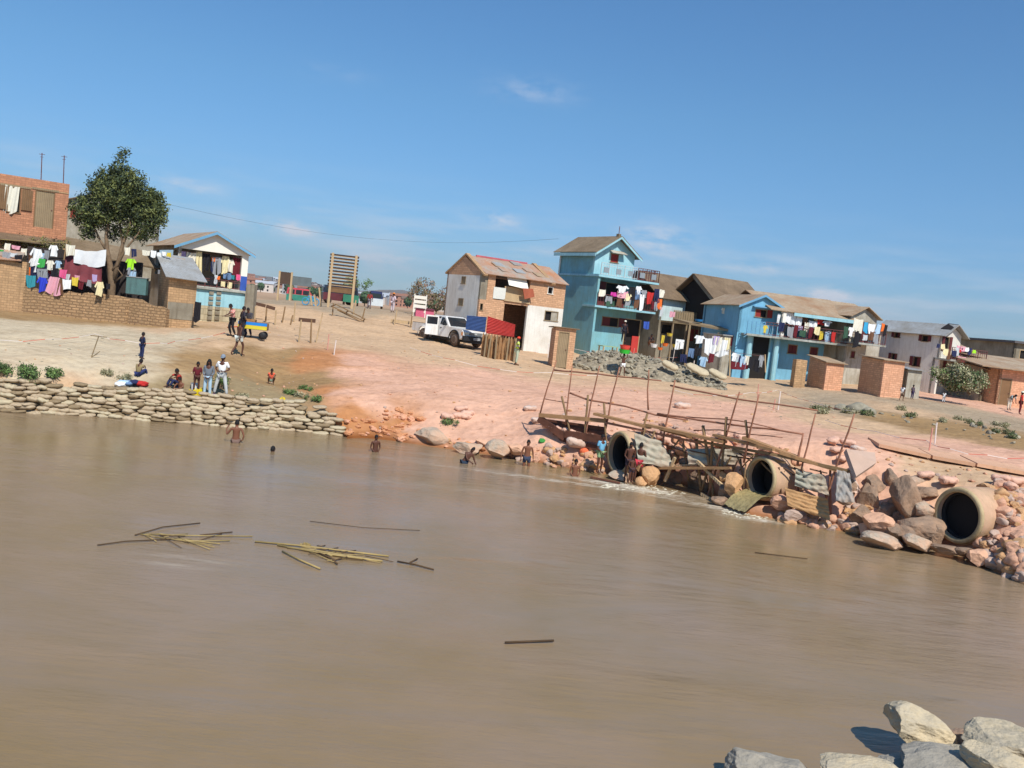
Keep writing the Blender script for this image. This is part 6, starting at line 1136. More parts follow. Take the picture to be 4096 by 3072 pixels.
def garment(kind, w_, h_, mt, name, depth=.04, seed=0, back=True):
    """hung garment as strips with folds; local x across, z down from 0"""
    r_ = random.Random(seed); mb = MB(); ph = r_.uniform(0, 6); fr = r_.uniform(5, 9)/max(.3, w_)
    def strip(f, rows=9, cols=10):
        vs = []
        for i in range(rows+1):
            t = i/rows; a, b = f(t)
            for j in range(cols+1):
                u = j/cols; x = a+(b-a)*u; y = depth*sin(x*fr+ph+t*1.3)*(.25+.75*t) + depth*.5*sin(x*fr*2.3+t*3); vs.append((x*w_ if False else x, y, -t*h_*(1+.10*sin(x/w_*4+ph)) - .06*w_*(1-(2*x/w_)**2)*(1-t*.3) + .012*sin(x*9+ph)))
        mb.add(vs, [(i*(cols+1)+j, i*(cols+1)+j+1, (i+1)*(cols+1)+j+1, (i+1)*(cols+1)+j) for i in range(rows) for j in range(cols)])
    if kind == 'sheet': strip(lambda t: (-w_/2*(1-.05*t), w_/2*(1-.04*t)), 8, 16)
    elif kind == 'shirt':
        strip(lambda t: (-w_*.30-(w_*.04*(t > .95)), w_*.30+(w_*.03*(t > .9))))
        for s_ in (-1, 1):
            vs = []
            for i in range(6):
                t = i/5; a = Vector((s_*w_*.29, .01, -h_*.02)).lerp(Vector((s_*w_*.5, .03*sin(ph), -h_*.40)), t); b = Vector((s_*w_*.29, .01, -h_*.26)).lerp(Vector((s_*w_*.36, -.03, -h_*.46)), t); vs += [a, b]
            mb.add(vs, [(2*i, 2*i+1, 2*i+3, 2*i+2) for i in range(5)])
    elif kind == 'trousers':
        strip(lambda t: (-w_/2, w_/2), 3, 10) if False else None
        for s_ in (-1, 1): strip((lambda t: (-w_/2, -.01*w_-w_*.06*t)) if s_ < 0 else (lambda t: (w_*.01+w_*.06*t, w_/2)), 9, 6)
        vs = [(-w_/2, 0, .01), (w_/2, 0, .01), (w_/2, .01, -h_*.22), (-w_/2, .01, -h_*.22)]; mb.add(vs, [(0, 1, 2, 3)])
    elif kind == 'skirt': strip(lambda t: (-w_*(.32+.18*t), w_*(.32+.18*t)), 8, 16)
    v = list(mb.v); f = list(mb.f); mb.add([Vector(p)+Vector((0, .015, 0)) for p in v], [tuple(reversed(x)) for x in f])
    return mb.mesh(name, mt, True, False)
GAR = [0]
def hang(items, where, D=None, F=None, off=0, group=None):
    """items: (kind, colour, px1, py1, px2, py2[, look]); where: phrase on what they hang from"""
    seen = {}
    names = {}
    for it in items:
        key = (it[0], it[1], it[6] if len(it) > 6 else ''); names.setdefault(key, []).append(it)
    for key, its in names.items():
        kind, cn, look = key
        for n_, it in enumerate(sorted(its, key=lambda q: q[2])):
            x1, y1, x2, y2 = it[2:6]; jy = random.uniform(-4, 4); y1 += jy; y2 += jy+random.uniform(-5, 7); xm = (x1+x2)/2; s_ = 1
            if F is not None: a = F.uv(x1, (y1+y2)/2, off); b = F.uv(x2, (y1+y2)/2, off); c_ = F.uv(xm, y1, off); d_ = F.uv(xm, y2, off); loc = F.w(c_[0], off, c_[1]); w_ = abs(b[0]-a[0]); h_ = abs(c_[1]-d_[1]); rz = F.a
            else:
                DD = D(xm) if callable(D) else D; loc = pt(xm, y1, DD); w_ = (x2-x1)*DD/FPX; h_ = (y2-y1)*DD/FPX; rz = 0
            GAR[0] += 1; nm = {'sheet': 'cloth', 'shirt': 'shirt', 'trousers': 'trousers', 'skirt': 'skirt'}[kind]
            o = addo(nm, garment(kind, w_, h_, cloth(COLN[cn]), nm, seed=GAR[0], depth=.08 if w_ > .5 else .05), loc, (0, random.uniform(-.07, .07), rz + random.uniform(-.12, .12)))
            noun = {'sheet': 'cloth', 'shirt': 'shirt', 'trousers': 'trousers', 'skirt': 'skirt'}[kind]
            if len(its) == 1: lb = (look+' ' if look else '')+cn+' '+noun+' '+where; tag(o, lb, noun, group)
            elif len(its) == 2: tag(o, ('left' if n_ == 0 else 'right')+' one of two '+(look+' ' if look else '')+cn+' '+noun+' '+where, noun, group)
            else: tag(o, (look+' ' if look else '')+cn+' '+noun+' '+where+', number-free' if False else (look+' ' if look else '')+cn+' '+noun+' '+where+', one of several alike', noun, group or where)
def cord(a, b, label, sag=.1, r0=.012, mt=None, name='clothes_line', cat='line'):
    a, b = Vector(a), Vector(b); P = [a.lerp(b, i/10)-Vector((0, 0, sag*4*(i/10)*(1-i/10))) for i in range(11)]; return MB().tube(P, r0, 5).solo(name, mt or IRN, label, cat)
# left yard
yard = 'in the left wash yard'
hang([('sheet', 'off white', 20, 975, 45, 1000), ('sheet', 'pink', 48, 985, 82, 1003), ('sheet', 'off white', 84, 995, 110, 1020), ('shirt', 'white', 122, 996, 176, 1065), ('shirt', 'white', 196, 978, 234, 1028), ('shirt', 'white', 115, 1030, 160, 1075), ('sheet', 'green', 148, 1036, 182, 1068), ('shirt', 'off white', 183, 1040, 218, 1080), ('shirt', 'pale blue', 218, 1045, 248, 1075), ('trousers', 'navy', 122, 1062, 150, 1105), ('sheet', 'orange', 112, 1068, 124, 1100), ('trousers', 'grey', 150, 1072, 190, 1112), ('sheet', 'black', 205, 1075, 232, 1110), ('sheet', 'bright pink', 240, 1080, 270, 1112), ('sheet', 'navy', 100, 1060, 112, 1098)], 'on the crowded lines '+yard, D=51.4)
hang([('sheet', 'teal', 105, 1098, 142, 1142), ('shirt', 'royal blue', 148, 1105, 192, 1165), ('skirt', 'pink', 190, 1108, 252, 1178, 'long'), ('sheet', 'white', 248, 1115, 285, 1150), ('sheet', 'yellow', 287, 1112, 315, 1145), ('sheet', 'maroon', 316, 1125, 335, 1155), ('sheet', 'grey', 350, 1122, 366, 1150), ('shirt', 'cream', 380, 1126, 420, 1180), ('sheet', 'black', 424, 1135, 440, 1160), ('sheet', 'lilac', 370, 1100, 388, 1130), ('skirt', 'brown', 228, 1110, 256, 1174, 'striped')], 'draped over the top of the masonry wall', D=50.1)
hang([('sheet', 'off white', 265, 975, 300, 1020, 'sagging'), ('sheet', 'white', 290, 995, 428, 1052, 'long sagging')], 'stretched between the line and the tree', D=52.4)
hang([('sheet', 'brown', 112, 1010, 128, 1035), ('sheet', 'pale blue', 160, 1012, 182, 1040), ('sheet', 'grey', 178, 1000, 198, 1035), ('sheet', 'red', 186, 1082, 206, 1108), ('sheet', 'off white', 150, 1030, 168, 1052), ('sheet', 'navy', 168, 1066, 186, 1100), ('sheet', 'lilac', 192, 1098, 214, 1122), ('sheet', 'dark green', 130, 1078, 150, 1104), ('sheet', 'cream', 228, 1070, 246, 1098), ('shirt', 'black', 234, 1040, 262, 1076), ('sheet', 'pale grey', 258, 1096, 280, 1120), ('sheet', 'pink', 300, 1104, 318, 1126)], 'on the second row of lines in the left wash yard', D=51.8)
hang([('sheet', 'grey', 10, 1005, 45, 1032), ('sheet', 'pale grey', 35, 1012, 70, 1030), ('sheet', 'black', 60, 1015, 90, 1042, 'dusty'), ('sheet', 'green', -5, 1000, 14, 1010)], 'laid over the tin at the left edge', D=50)
cord(pt(0, 957, 52.5), pt(270, 970, 53), 'thin clothes line above the left wash yard', .05, .02, REED); cord(pt(20, 972, 51.5), pt(120, 1000, 51.5), 'sagging clothes line at the left edge', .1)
MB().tube([pt(268, 960, 52.6), pt(252, 1065, 52.2), pt(240, 1180, 52)], .04, 6).solo('line_pole', POL2, 'leaning pole propping the lines beside the maroon tarpaulin', 'pole')
# maroon tarpaulin tent
mb = MB(); A, B_, C_, D_ = pt(280, 985, 53.2), pt(408, 1040, 52.6), pt(405, 1140, 52), pt(232, 1110, 52)
vs = []; n = 16
for i in range(n+1):
    t = i/n; top = A.lerp(B_, t); bot = D_.lerp(C_, t)
    for j in range(9): u_ = j/8; p = top.lerp(bot, u_); p = p + Vector((0, .12*sin(t*22)*u_, -.0)); vs.append(p)
mb.add(vs, [(i*9+j, (i+1)*9+j, (i+1)*9+j+1, i*9+j+1) for i in range(n) for j in range(8)]); mb.add([Vector(v)+Vector((0, .03, 0)) for v in vs], [(i*9+j, i*9+j+1, (i+1)*9+j+1, (i+1)*9+j) for i in range(n) for j in range(8)])
mb.solo('tarpaulin', mat('maroon_tarpaulin', lin(112, 52, 56), var=.3, sc=1.2, bump=.4), 'maroon tarpaulin hung as a tent wall left of the tree', 'tarpaulin', smooth=True, recalc=False)
garden_wall([(104, 1120, 985, 53.6), (262, 1130, 1000, 53.8)], 'dark_backdrop_wall', 'added dark backdrop painted as the shade behind the left washing lines', mat('dark_shade_boards', lin(58, 50, 46), var=.3, kind='plank', p=3), .15, .03)  # added boards; the shade of the wash yard is put into their dark colour
garden_wall([(232, 1150, 1015, 54.5), (400, 1170, 1040, 54.5), (560, 1190, 1050, 54.5)], 'dark_backdrop_wall', 'dark plank wall in the shade behind the tree trunk', mat('dark_shade_boards', lin(58, 50, 46), var=.3, kind='plank', p=3), .2, .03)
MB().box(-.0, 1.1, -.05, .35, 0, .95).build('metal_drum', mat('dull_teal_tank', lin(92, 128, 124), var=.12, stain=lin(80, 100, 96))); o = bpy.data.objects['metal_drum']; o.name = 'water_tank'; q = pt(503, 1173, 51.3); o.location = q; o.rotation_euler = (0, 0, .1); MB().box(-.04, 1.14, -.08, .38, .95, .99).build('lid', TING, o); tag(o, 'square grey green water tank behind the low wall beside the shed', 'tank')
# tin sheets at the left edge
mb = MB(); mb.slab([pt(-60, 1030, 49.6), pt(85, 1042, 49.9), pt(100, 1008, 51.5), pt(-60, 985, 51.5)], .05); mb.solo('tin_sheet', TINM, 'rusty tin sheet resting on the tall wall stub at the left edge', 'sheet')
hang([('shirt', 'lime', 500, 1032, 546, 1075), ('sheet', 'off white', 498, 990, 520, 1022), ('trousers', 'navy', 525, 1000, 545, 1030), ('shirt', 'grey', 505, 1065, 545, 1090), ('sheet', 'pale blue', 515, 1085, 545, 1118), ('sheet', 'off white', 570, 1000, 600, 1022), ('sheet', 'white', 605, 1003, 625, 1025), ('sheet', 'white', 630, 1008, 645, 1028), ('sheet', 'yellow', 668, 1012, 684, 1030), ('sheet', 'white', 648, 1010, 664, 1030)], 'between the tree and the white gabled house', D=52.2)
# white gabled house terrace
hang([('sheet', 'lilac', 718, 1005, 745, 1045, 'dark'), ('sheet', 'off white', 747, 1007, 786, 1060, 'checked'), ('trousers', 'cream', 785, 1010, 808, 1098), ('trousers', 'black', 808, 1015, 842, 1085), ('shirt', 'orange', 846, 1025, 866, 1046), ('trousers', 'grey', 850, 1030, 885, 1092), ('shirt', 'cream', 883, 1022, 925, 1085), ('shirt', 'off white', 905, 1040, 940, 1095), ('sheet', 'maroon', 932, 1030, 968, 1100), ('sheet', 'pale grey', 895, 1075, 915, 1095), ('trousers', 'denim', 893, 1092, 925, 1118), ('trousers', 'denim', 755, 1060, 778, 1085), ('sheet', 'navy', 845, 1050, 856, 1085)], 'on the terrace of the white gabled house', F=F2, off=.35)
hang([('sheet', 'red', 790, 1112, 808, 1128), ('sheet', 'black', 838, 1100, 860, 1135), ('sheet', 'orange', 868, 1103, 882, 1122), ('sheet', 'pale grey', 858, 1102, 872, 1132), ('sheet', 'teal', 925, 1098, 938, 1118), ('sheet', 'bright pink', 945, 1100, 962, 1118), ('sheet', 'cream', 885, 1128, 902, 1146), ('sheet', 'cream', 912, 1130, 930, 1150)], 'over the terrace rail of the white gabled house', F=F2, off=-.03)
cord(F2.w(.35, .35, F2.uv(720, 1003, .35)[1]), F2.w(W2-.4, .35, F2.uv(965, 1028, .35)[1]), 'clothes line across the terrace of the white gabled house', 0)
hang([('sheet', 'black', 779, 1205, 806, 1285, 'pointed')], 'hanging between the shed and the turquoise base', D=50.6)
# tower balcony
tb = 'on the middle balcony of the turquoise tower'
hang([('shirt', 'white', 2462, 1138, 2520, 1166), ('sheet', 'magenta', 2443, 1165, 2466, 1185), ('sheet', 'pink', 2466, 1168, 2515, 1190), ('shirt', 'cream', 2495, 1176, 2530, 1206), ('sheet', 'grey', 2500, 1195, 2525, 1218), ('shirt', 'white', 2543, 1142, 2568, 1175), ('trousers', 'denim', 2543, 1165, 2565, 1205), ('shirt', 'grey', 2565, 1158, 2592, 1190), ('sheet', 'red', 2592, 1165, 2618, 1215), ('trousers', 'navy', 2618, 1155, 2640, 1205), ('shirt', 'off white', 2636, 1155, 2662, 1182), ('sheet', 'orange', 2632, 1195, 2650, 1232), ('trousers', 'grey', 2618, 1205, 2632, 1232), ('sheet', 'black', 2520, 1150, 2545, 1196), ('sheet', 'grey', 2422, 1180, 2450, 1205), ('sheet', 'off white', 2395, 1158, 2425, 1178), ('sheet', 'brown', 2470, 1192, 2490, 1222), ('sheet', 'dark green', 2425, 1200, 2460, 1222), ('sheet', 'brown', 2540, 1200, 2560, 1235), ('sheet', 'white', 2560, 1180, 2578, 1240), ('sheet', 'maroon', 2605, 1205, 2618, 1240), ('sheet', 'pale grey', 2640, 1230, 2655, 1260)], tb, F=F5, off=-.18)
# twin houses lower clutter
hang([('sheet', 'pink', 2680, 1248, 2702, 1272), ('shirt', 'off white', 2885, 1228, 2903, 1250), ('sheet', 'white', 2918, 1236, 2936, 1250), ('sheet', 'blue', 2575, 1282, 2598, 1312)], 'in front of the tiled houses', D=68.5)
MB().lathe([(.1, 0), (.28, .06), (.34, .2), (.3, .2), (.08, .05)], 16).build('basin', mat('blue_plastic', lin(50, 130, 190), var=.05, rough=.4)); o = bpy.data.objects['basin']; o.location = pt(2795, 1288, 68.6); tag(o, 'blue plastic basin on the long canopy of the tiled houses', 'basin')
# blue house balcony
hang([('shirt', 'off white', 3125, 1238, 3150, 1264), ('sheet', 'white', 3148, 1250, 3172, 1300), ('sheet', 'white', 3170, 1255, 3190, 1302), ('sheet', 'white', 3188, 1258, 3212, 1308), ('shirt', 'brown', 3215, 1262, 3235, 1290), ('sheet', 'white', 3236, 1282, 3270, 1312), ('sheet', 'cream', 3258, 1268, 3272, 1284), ('sheet', 'red', 3268, 1270, 3295, 1290), ('shirt', 'white', 3288, 1282, 3332, 1302), ('sheet', 'lilac', 3195, 1300, 3212, 1322), ('trousers', 'off white', 3220, 1290, 3238, 1330), ('sheet', 'pale blue', 3300, 1320, 3325, 1366), ('trousers', 'white', 3112, 1258, 3124, 1300)], 'on the line along the sky blue house balcony', F=F8, off=-.7)
hang([('shirt', 'yellow', 3052, 1296, 3074, 1332), ('sheet', 'navy', 3118, 1288, 3140, 1325), ('shirt', 'black', 3130, 1296, 3150, 1330), ('sheet', 'maroon', 3180, 1298, 3196, 1348), ('sheet', 'maroon', 3240, 1305, 3256, 1350), ('sheet', 'cream', 3260, 1310, 3282, 1340), ('sheet', 'yellow', 3280, 1322, 3295, 1360), ('sheet', 'grey', 3150, 1305, 3178, 1340), ('sheet', 'dark green', 3200, 1318, 3225, 1345), ('sheet', 'red', 3328, 1325, 3346, 1366), ('sheet', 'black', 3285, 1315, 3300, 1330)], 'over the balcony rail of the sky blue house', F=F8, off=-.92)
# washing pole by the rubble
hang([('sheet', 'white', 2820, 1350, 2855, 1415), ('sheet', 'off white', 2850, 1345, 2890, 1400), ('sheet', 'white', 2880, 1355, 2920, 1425), ('sheet', 'lilac', 2855, 1345, 2880, 1375), ('sheet', 'cream', 2900, 1348, 2922, 1400), ('shirt', 'white', 2778, 1340, 2822, 1368), ('sheet', 'white', 2850, 1375, 2885, 1422)], 'bunched on the line in front of the annex', D=60.5)
hang([('shirt', 'white', 2928, 1412, 2952, 1438), ('trousers', 'pale grey', 2944, 1420, 2962, 1468), ('shirt', 'navy', 2950, 1418, 2966, 1442), ('trousers', 'pale blue', 2962, 1425, 2984, 1465), ('sheet', 'off white', 2980, 1420, 3000, 1450), ('trousers', 'black', 2998, 1430, 3045, 1482), ('shirt', 'grey', 3035, 1422, 3060, 1470), ('sheet', 'maroon', 2925, 1448, 3000, 1480)], 'on the low line beside the washing pole', D=59.5)
MB().tube([pt(2922, 1475, 59.5)-Vector((0, 0, .5)), pt(2920, 1398, 59.5)], .05, 6).solo('line_pole', WOP, 'pale pole ending the low washing line', 'pole'); MB().tube([pt(3062, 1490, 59.5), pt(3060, 1418, 59.5)], .04, 6).solo('line_pole', WOP, 'right hand pole of the low washing line', 'pole'); cord(pt(2895, 1402, 59.5), pt(3062, 1425, 59.5), 'low washing line strung over the ground', .03)
hang([('trousers', 'white', 2704, 1362, 2738, 1405), ('trousers', 'denim', 2756, 1395, 2778, 1432), ('sheet', 'black', 2780, 1388, 2808, 1415), ('trousers', 'navy', 2722, 1415, 2748, 1450), ('shirt', 'pale blue', 2798, 1430, 2835, 1460), ('sheet', 'maroon', 2838, 1415, 2860, 1450), ('sheet', 'yellow', 2648, 1338, 2660, 1365)], 'spread on the rubble heap to dry', D=57.6)
hang([('shirt', 'white', 3395, 1308, 3418, 1340), ('sheet', 'off white', 3420, 1276, 3452, 1330, 'long'), ('sheet', 'black', 3418, 1325, 3452, 1392, 'long'), ('sheet', 'sky blue', 3458, 1290, 3475, 1332), ('sheet', 'white', 3475, 1295, 3505, 1335), ('sheet', 'brown', 3472, 1330, 3495, 1360), ('sheet', 'pale blue', 3508, 1298, 3528, 1332), ('sheet', 'orange', 3528, 1296, 3540, 1325), ('sheet', 'black', 3540, 1295, 3552, 1338), ('sheet', 'dark green', 3378, 1308, 3395, 1352), ('sheet', 'pale grey', 3452, 1335, 3472, 1358), ('sheet', 'grey', 3495, 1335, 3515, 1366)], 'over the balcony of the grey gabled house', F=F9, off=-1.02)
hang([('sheet', 'navy', 3750, 1372, 3762, 1392), ('sheet', 'cream', 3765, 1378, 3780, 1396), ('sheet', 'brown', 3790, 1395, 3805, 1428), ('sheet', 'navy', 3808, 1400, 3825, 1425), ('sheet', 'pink', 3830, 1385, 3862, 1400, 'rolled'), ('sheet', 'red', 3838, 1395, 3848, 1412), ('sheet', 'white', 3848, 1392, 3878, 1408), ('sheet', 'pale grey', 3825, 1388, 3838, 1418), ('sheet', 'navy', 3878, 1392, 3890, 1412), ('sheet', 'lime', 3893, 1398, 3905, 1410), ('sheet', 'pink', 3832, 1428, 3865, 1446, 'dusty'), ('sheet', 'cream', 3775, 1392, 3792, 1422)], 'over the balcony of the white house', F=F10, off=-1.02)
hang([('sheet', 'off white', 22, 746, 80, 848, 'lace')], 'hung as a curtain in the red brick house window', F=F1, off=-.05)
# heap of clothes above sandbags
for px, py, cn, l in ((500, 1545, 'pale blue', 'pale blue'), (520, 1548, 'denim', 'denim'), (545, 1545, 'navy', 'navy'), (572, 1550, 'red', 'red'), (488, 1552, 'white', 'white')):
    g_ = G(px, py-8); o = addo('clothes_heap', rockmesh('heap', px, cloth(COLN[cn]), 4, 3, .12, .7, .95, True, 3), g_+Vector((0, -.1, .08)), (0, 0, px), (.26, .2, .12)); tag(o, 'heap of %s clothes lying on the sandbags' % l, 'clothes')
# ================================================================ PEOPLE
SKIN = [mat('skin_dark', lin(92, 58, 44), var=.1, rough=.55, bump=.05), mat('skin_brown', lin(126, 82, 60), var=.1, rough=.5, bump=.05)]
HAIR = mat('black_hair', (.012, .010, .010), var=.2, rough=.7, sc=20, bump=.6, bsc=40)
def skinmesh(name, verts, edges, radii, mt, sub=1):
    me = bpy.data.meshes.new(name); me.from_pydata([tuple(v) for v in verts], edges, []); o = bpy.data.objects.new(name, me); COL.objects.link(o)
    md = o.modifiers.new('s', 'SKIN'); md.use_smooth_shade = True
    if not me.skin_vertices: raise RuntimeError('no skin layer')
    for i, r in enumerate(radii): me.skin_vertices[0].data[i].radius = r if hasattr(r, '__len__') else (r, r); me.skin_vertices[0].data[i].use_root = (i == 0)
    sb = o.modifiers.new('u', 'SUBSURF'); sb.levels = sub; sb.render_levels = sub
    dg = bpy.context.evaluated_depsgraph_get(); ev = o.evaluated_get(dg); out = bpy.data.meshes.new_from_object(ev); out.name = name
    bpy.data.objects.remove(o); bpy.data.meshes.remove(me); out.materials.clear(); out.materials.append(mt)
    for p in out.polygons: p.use_smooth = True
    if not out.uv_layers: uvbox(out)
    return out
J0 = dict(pel=(0, 0, .93), bel=(0, 0, 1.05), che=(0, 0, 1.27), nec=(0, 0, 1.44), hea=(0, -.01, 1.50), top=(0, -.015, 1.62),
          shL=(-.17, 0, 1.37), shR=(.17, 0, 1.37), elL=(-.25, .02, 1.10), elR=(.25, .02, 1.10), wrL=(-.27, -.06, .86), wrR=(.27, -.06, .86), haL=(-.275, -.08, .78), haR=(.275, -.08, .78),
          hiL=(-.09, 0, .89), hiR=(.09, 0, .89), knL=(-.11, -.02, .50), knR=(.11, -.02, .50), anL=(-.12, .02, .08), anR=(.12, .02, .08), toL=(-.14, -.15, .03), toR=(.14, -.15, .03))
def shift(d, keys, v): return {k: tuple(Vector(d[k])+Vector(v)) for k in keys}
UP = ['pel', 'bel', 'che', 'nec', 'hea', 'top', 'shL', 'shR', 'elL', 'elR', 'wrL', 'wrR', 'haL', 'haR', 'hiL', 'hiR']
def pose(kind):
    J = dict(J0)
    if kind == 'walk': J.update(knL=(-.10, -.20, .52), anL=(-.10, -.16, .10), toL=(-.11, -.33, .06), knR=(.10, .04, .50), anR=(.10, .30, .14), toR=(.11, .20, .03), elL=(-.24, .12, 1.12), wrL=(-.26, .14, .88), haL=(-.26, .15, .80), elR=(.24, -.10, 1.12), wrR=(.24, -.28, .96), haR=(.24, -.35, .92))
    elif kind == 'wide': J.update(hiL=(-.1, 0, .89), hiR=(.1, 0, .89), knL=(-.19, -.02, .49), knR=(.19, -.02, .49), anL=(-.26, .02, .08), anR=(.26, .02, .08), toL=(-.30, -.15, .03), toR=(.30, -.15, .03), elL=(-.27, .03, 1.12), elR=(.27, .03, 1.12), wrL=(-.12, -.16, 1.02), wrR=(.12, -.16, 1.04), haL=(-.05, -.2, 1.02), haR=(.05, -.2, 1.05))
    elif kind == 'clasp': J.update(elL=(-.22, .02, 1.10), elR=(.22, .02, 1.10), wrL=(-.09, -.16, .92), wrR=(.09, -.16, .92), haL=(-.03, -.19, .88), haR=(.03, -.19, .88))
    elif kind == 'phone': J.update(elR=(.33, -.02, 1.12), wrR=(.34, -.16, 1.34), haR=(.28, -.18, 1.42), elL=(-.27, .06, 1.12), wrL=(-.24, .04, .95), haL=(-.2, .0, .92))
    elif kind == 'carry': J.update(elL=(-.30, -.02, 1.45), elR=(.30, -.02, 1.45), wrL=(-.24, -.03, 1.68), wrR=(.24, -.03, 1.68), haL=(-.2, -.03, 1.76), haR=(.2, -.03, 1.76), anL=(-.16, .05, .08), anR=(.16, -.05, .08), toL=(-.18, -.12, .03), toR=(.18, -.2, .03), knL=(-.13, 0, .5), knR=(.13, -.06, .5))
    elif kind == 'lean': # bent forward, arms reaching down
        J.update(bel=(0, -.08, 1.03), che=(0, -.24, 1.18), nec=(0, -.38, 1.25), hea=(0, -.46, 1.27), top=(0, -.55, 1.30), shL=(-.17, -.31, 1.22), shR=(.17, -.31, 1.22), elL=(-.2, -.38, .96), elR=(.2, -.38, .96), wrL=(-.16, -.46, .74), wrR=(.16, -.46, .74), haL=(-.14, -.5, .66), haR=(.14, -.5, .66))
    elif kind == 'crouch': # in shallow water bending to the right
        J.update(bel=(.06, 0, 1.02), che=(.16, -.02, 1.2), nec=(.24, -.03, 1.33), hea=(.28, -.04, 1.38), top=(.33, -.05, 1.49), shL=(.02, -.02, 1.32), shR=(.33, -.03, 1.24), elL=(.05, -.18, 1.08), wrL=(.22, -.25, .95), haL=(.29, -.26, .90), elR=(.42, -.05, 1.0), wrR=(.50, -.12, .82), haR=(.54, -.14, .76))
    elif kind in ('sit', 'squat'):
        z = -.62 if kind == 'squat' else -.74
        J.update(shift(J0, UP, (0, 0, z))); J.update(che=(0, -.05, 1.25+z), nec=(0, -.1, 1.41+z), hea=(0, -.13, 1.46+z), top=(0, -.15, 1.58+z), shL=(-.17, -.06, 1.34+z), shR=(.17, -.06, 1.34+z))
        if kind == 'sit': J.update(knL=(-.16, -.36, .40), knR=(.16, -.36, .40), anL=(-.14, -.52, .07), anR=(.14, -.52, .07), toL=(-.15, -.66, .03), toR=(.15, -.66, .03))
        else: J.update(knL=(-.22, -.30, .48), knR=(.22, -.30, .48), anL=(-.15, -.05, .08), anR=(.15, -.05, .08), toL=(-.18, -.22, .03), toR=(.18, -.22, .03))
        k = .40; J.update(elL=(-.25, -.18, k+.18), elR=(.25, -.18, k+.18), wrL=(-.12, -.36, k+.08), wrR=(.12, -.36, k+.08), haL=(-.07, -.42, k+.06), haR=(.07, -.42, k+.06))
    elif kind == 'push': J.update(che=(0, -.08, 1.26), nec=(0, -.12, 1.42), hea=(0, -.15, 1.48), top=(0, -.17, 1.6), elL=(-.23, -.16, 1.12), elR=(.23, -.16, 1.12), wrL=(-.2, -.38, 1.02), wrR=(.2, -.38, 1.02), haL=(-.2, -.45, 1.0), haR=(.2, -.45, 1.0), knL=(-.1, -.12, .5), anR=(.12, .16, .1), toR=(.13, 0, .03))
    elif kind == 'arms': J.update(elL=(-.3, .03, 1.14), wrL=(-.2, -.1, .98), haL=(-.13, -.14, .96), elR=(.3, .03, 1.14), wrR=(.2, -.1, .98), haR=(.13, -.14, .96))
    return {k: Vector(v) for k, v in J.items()}
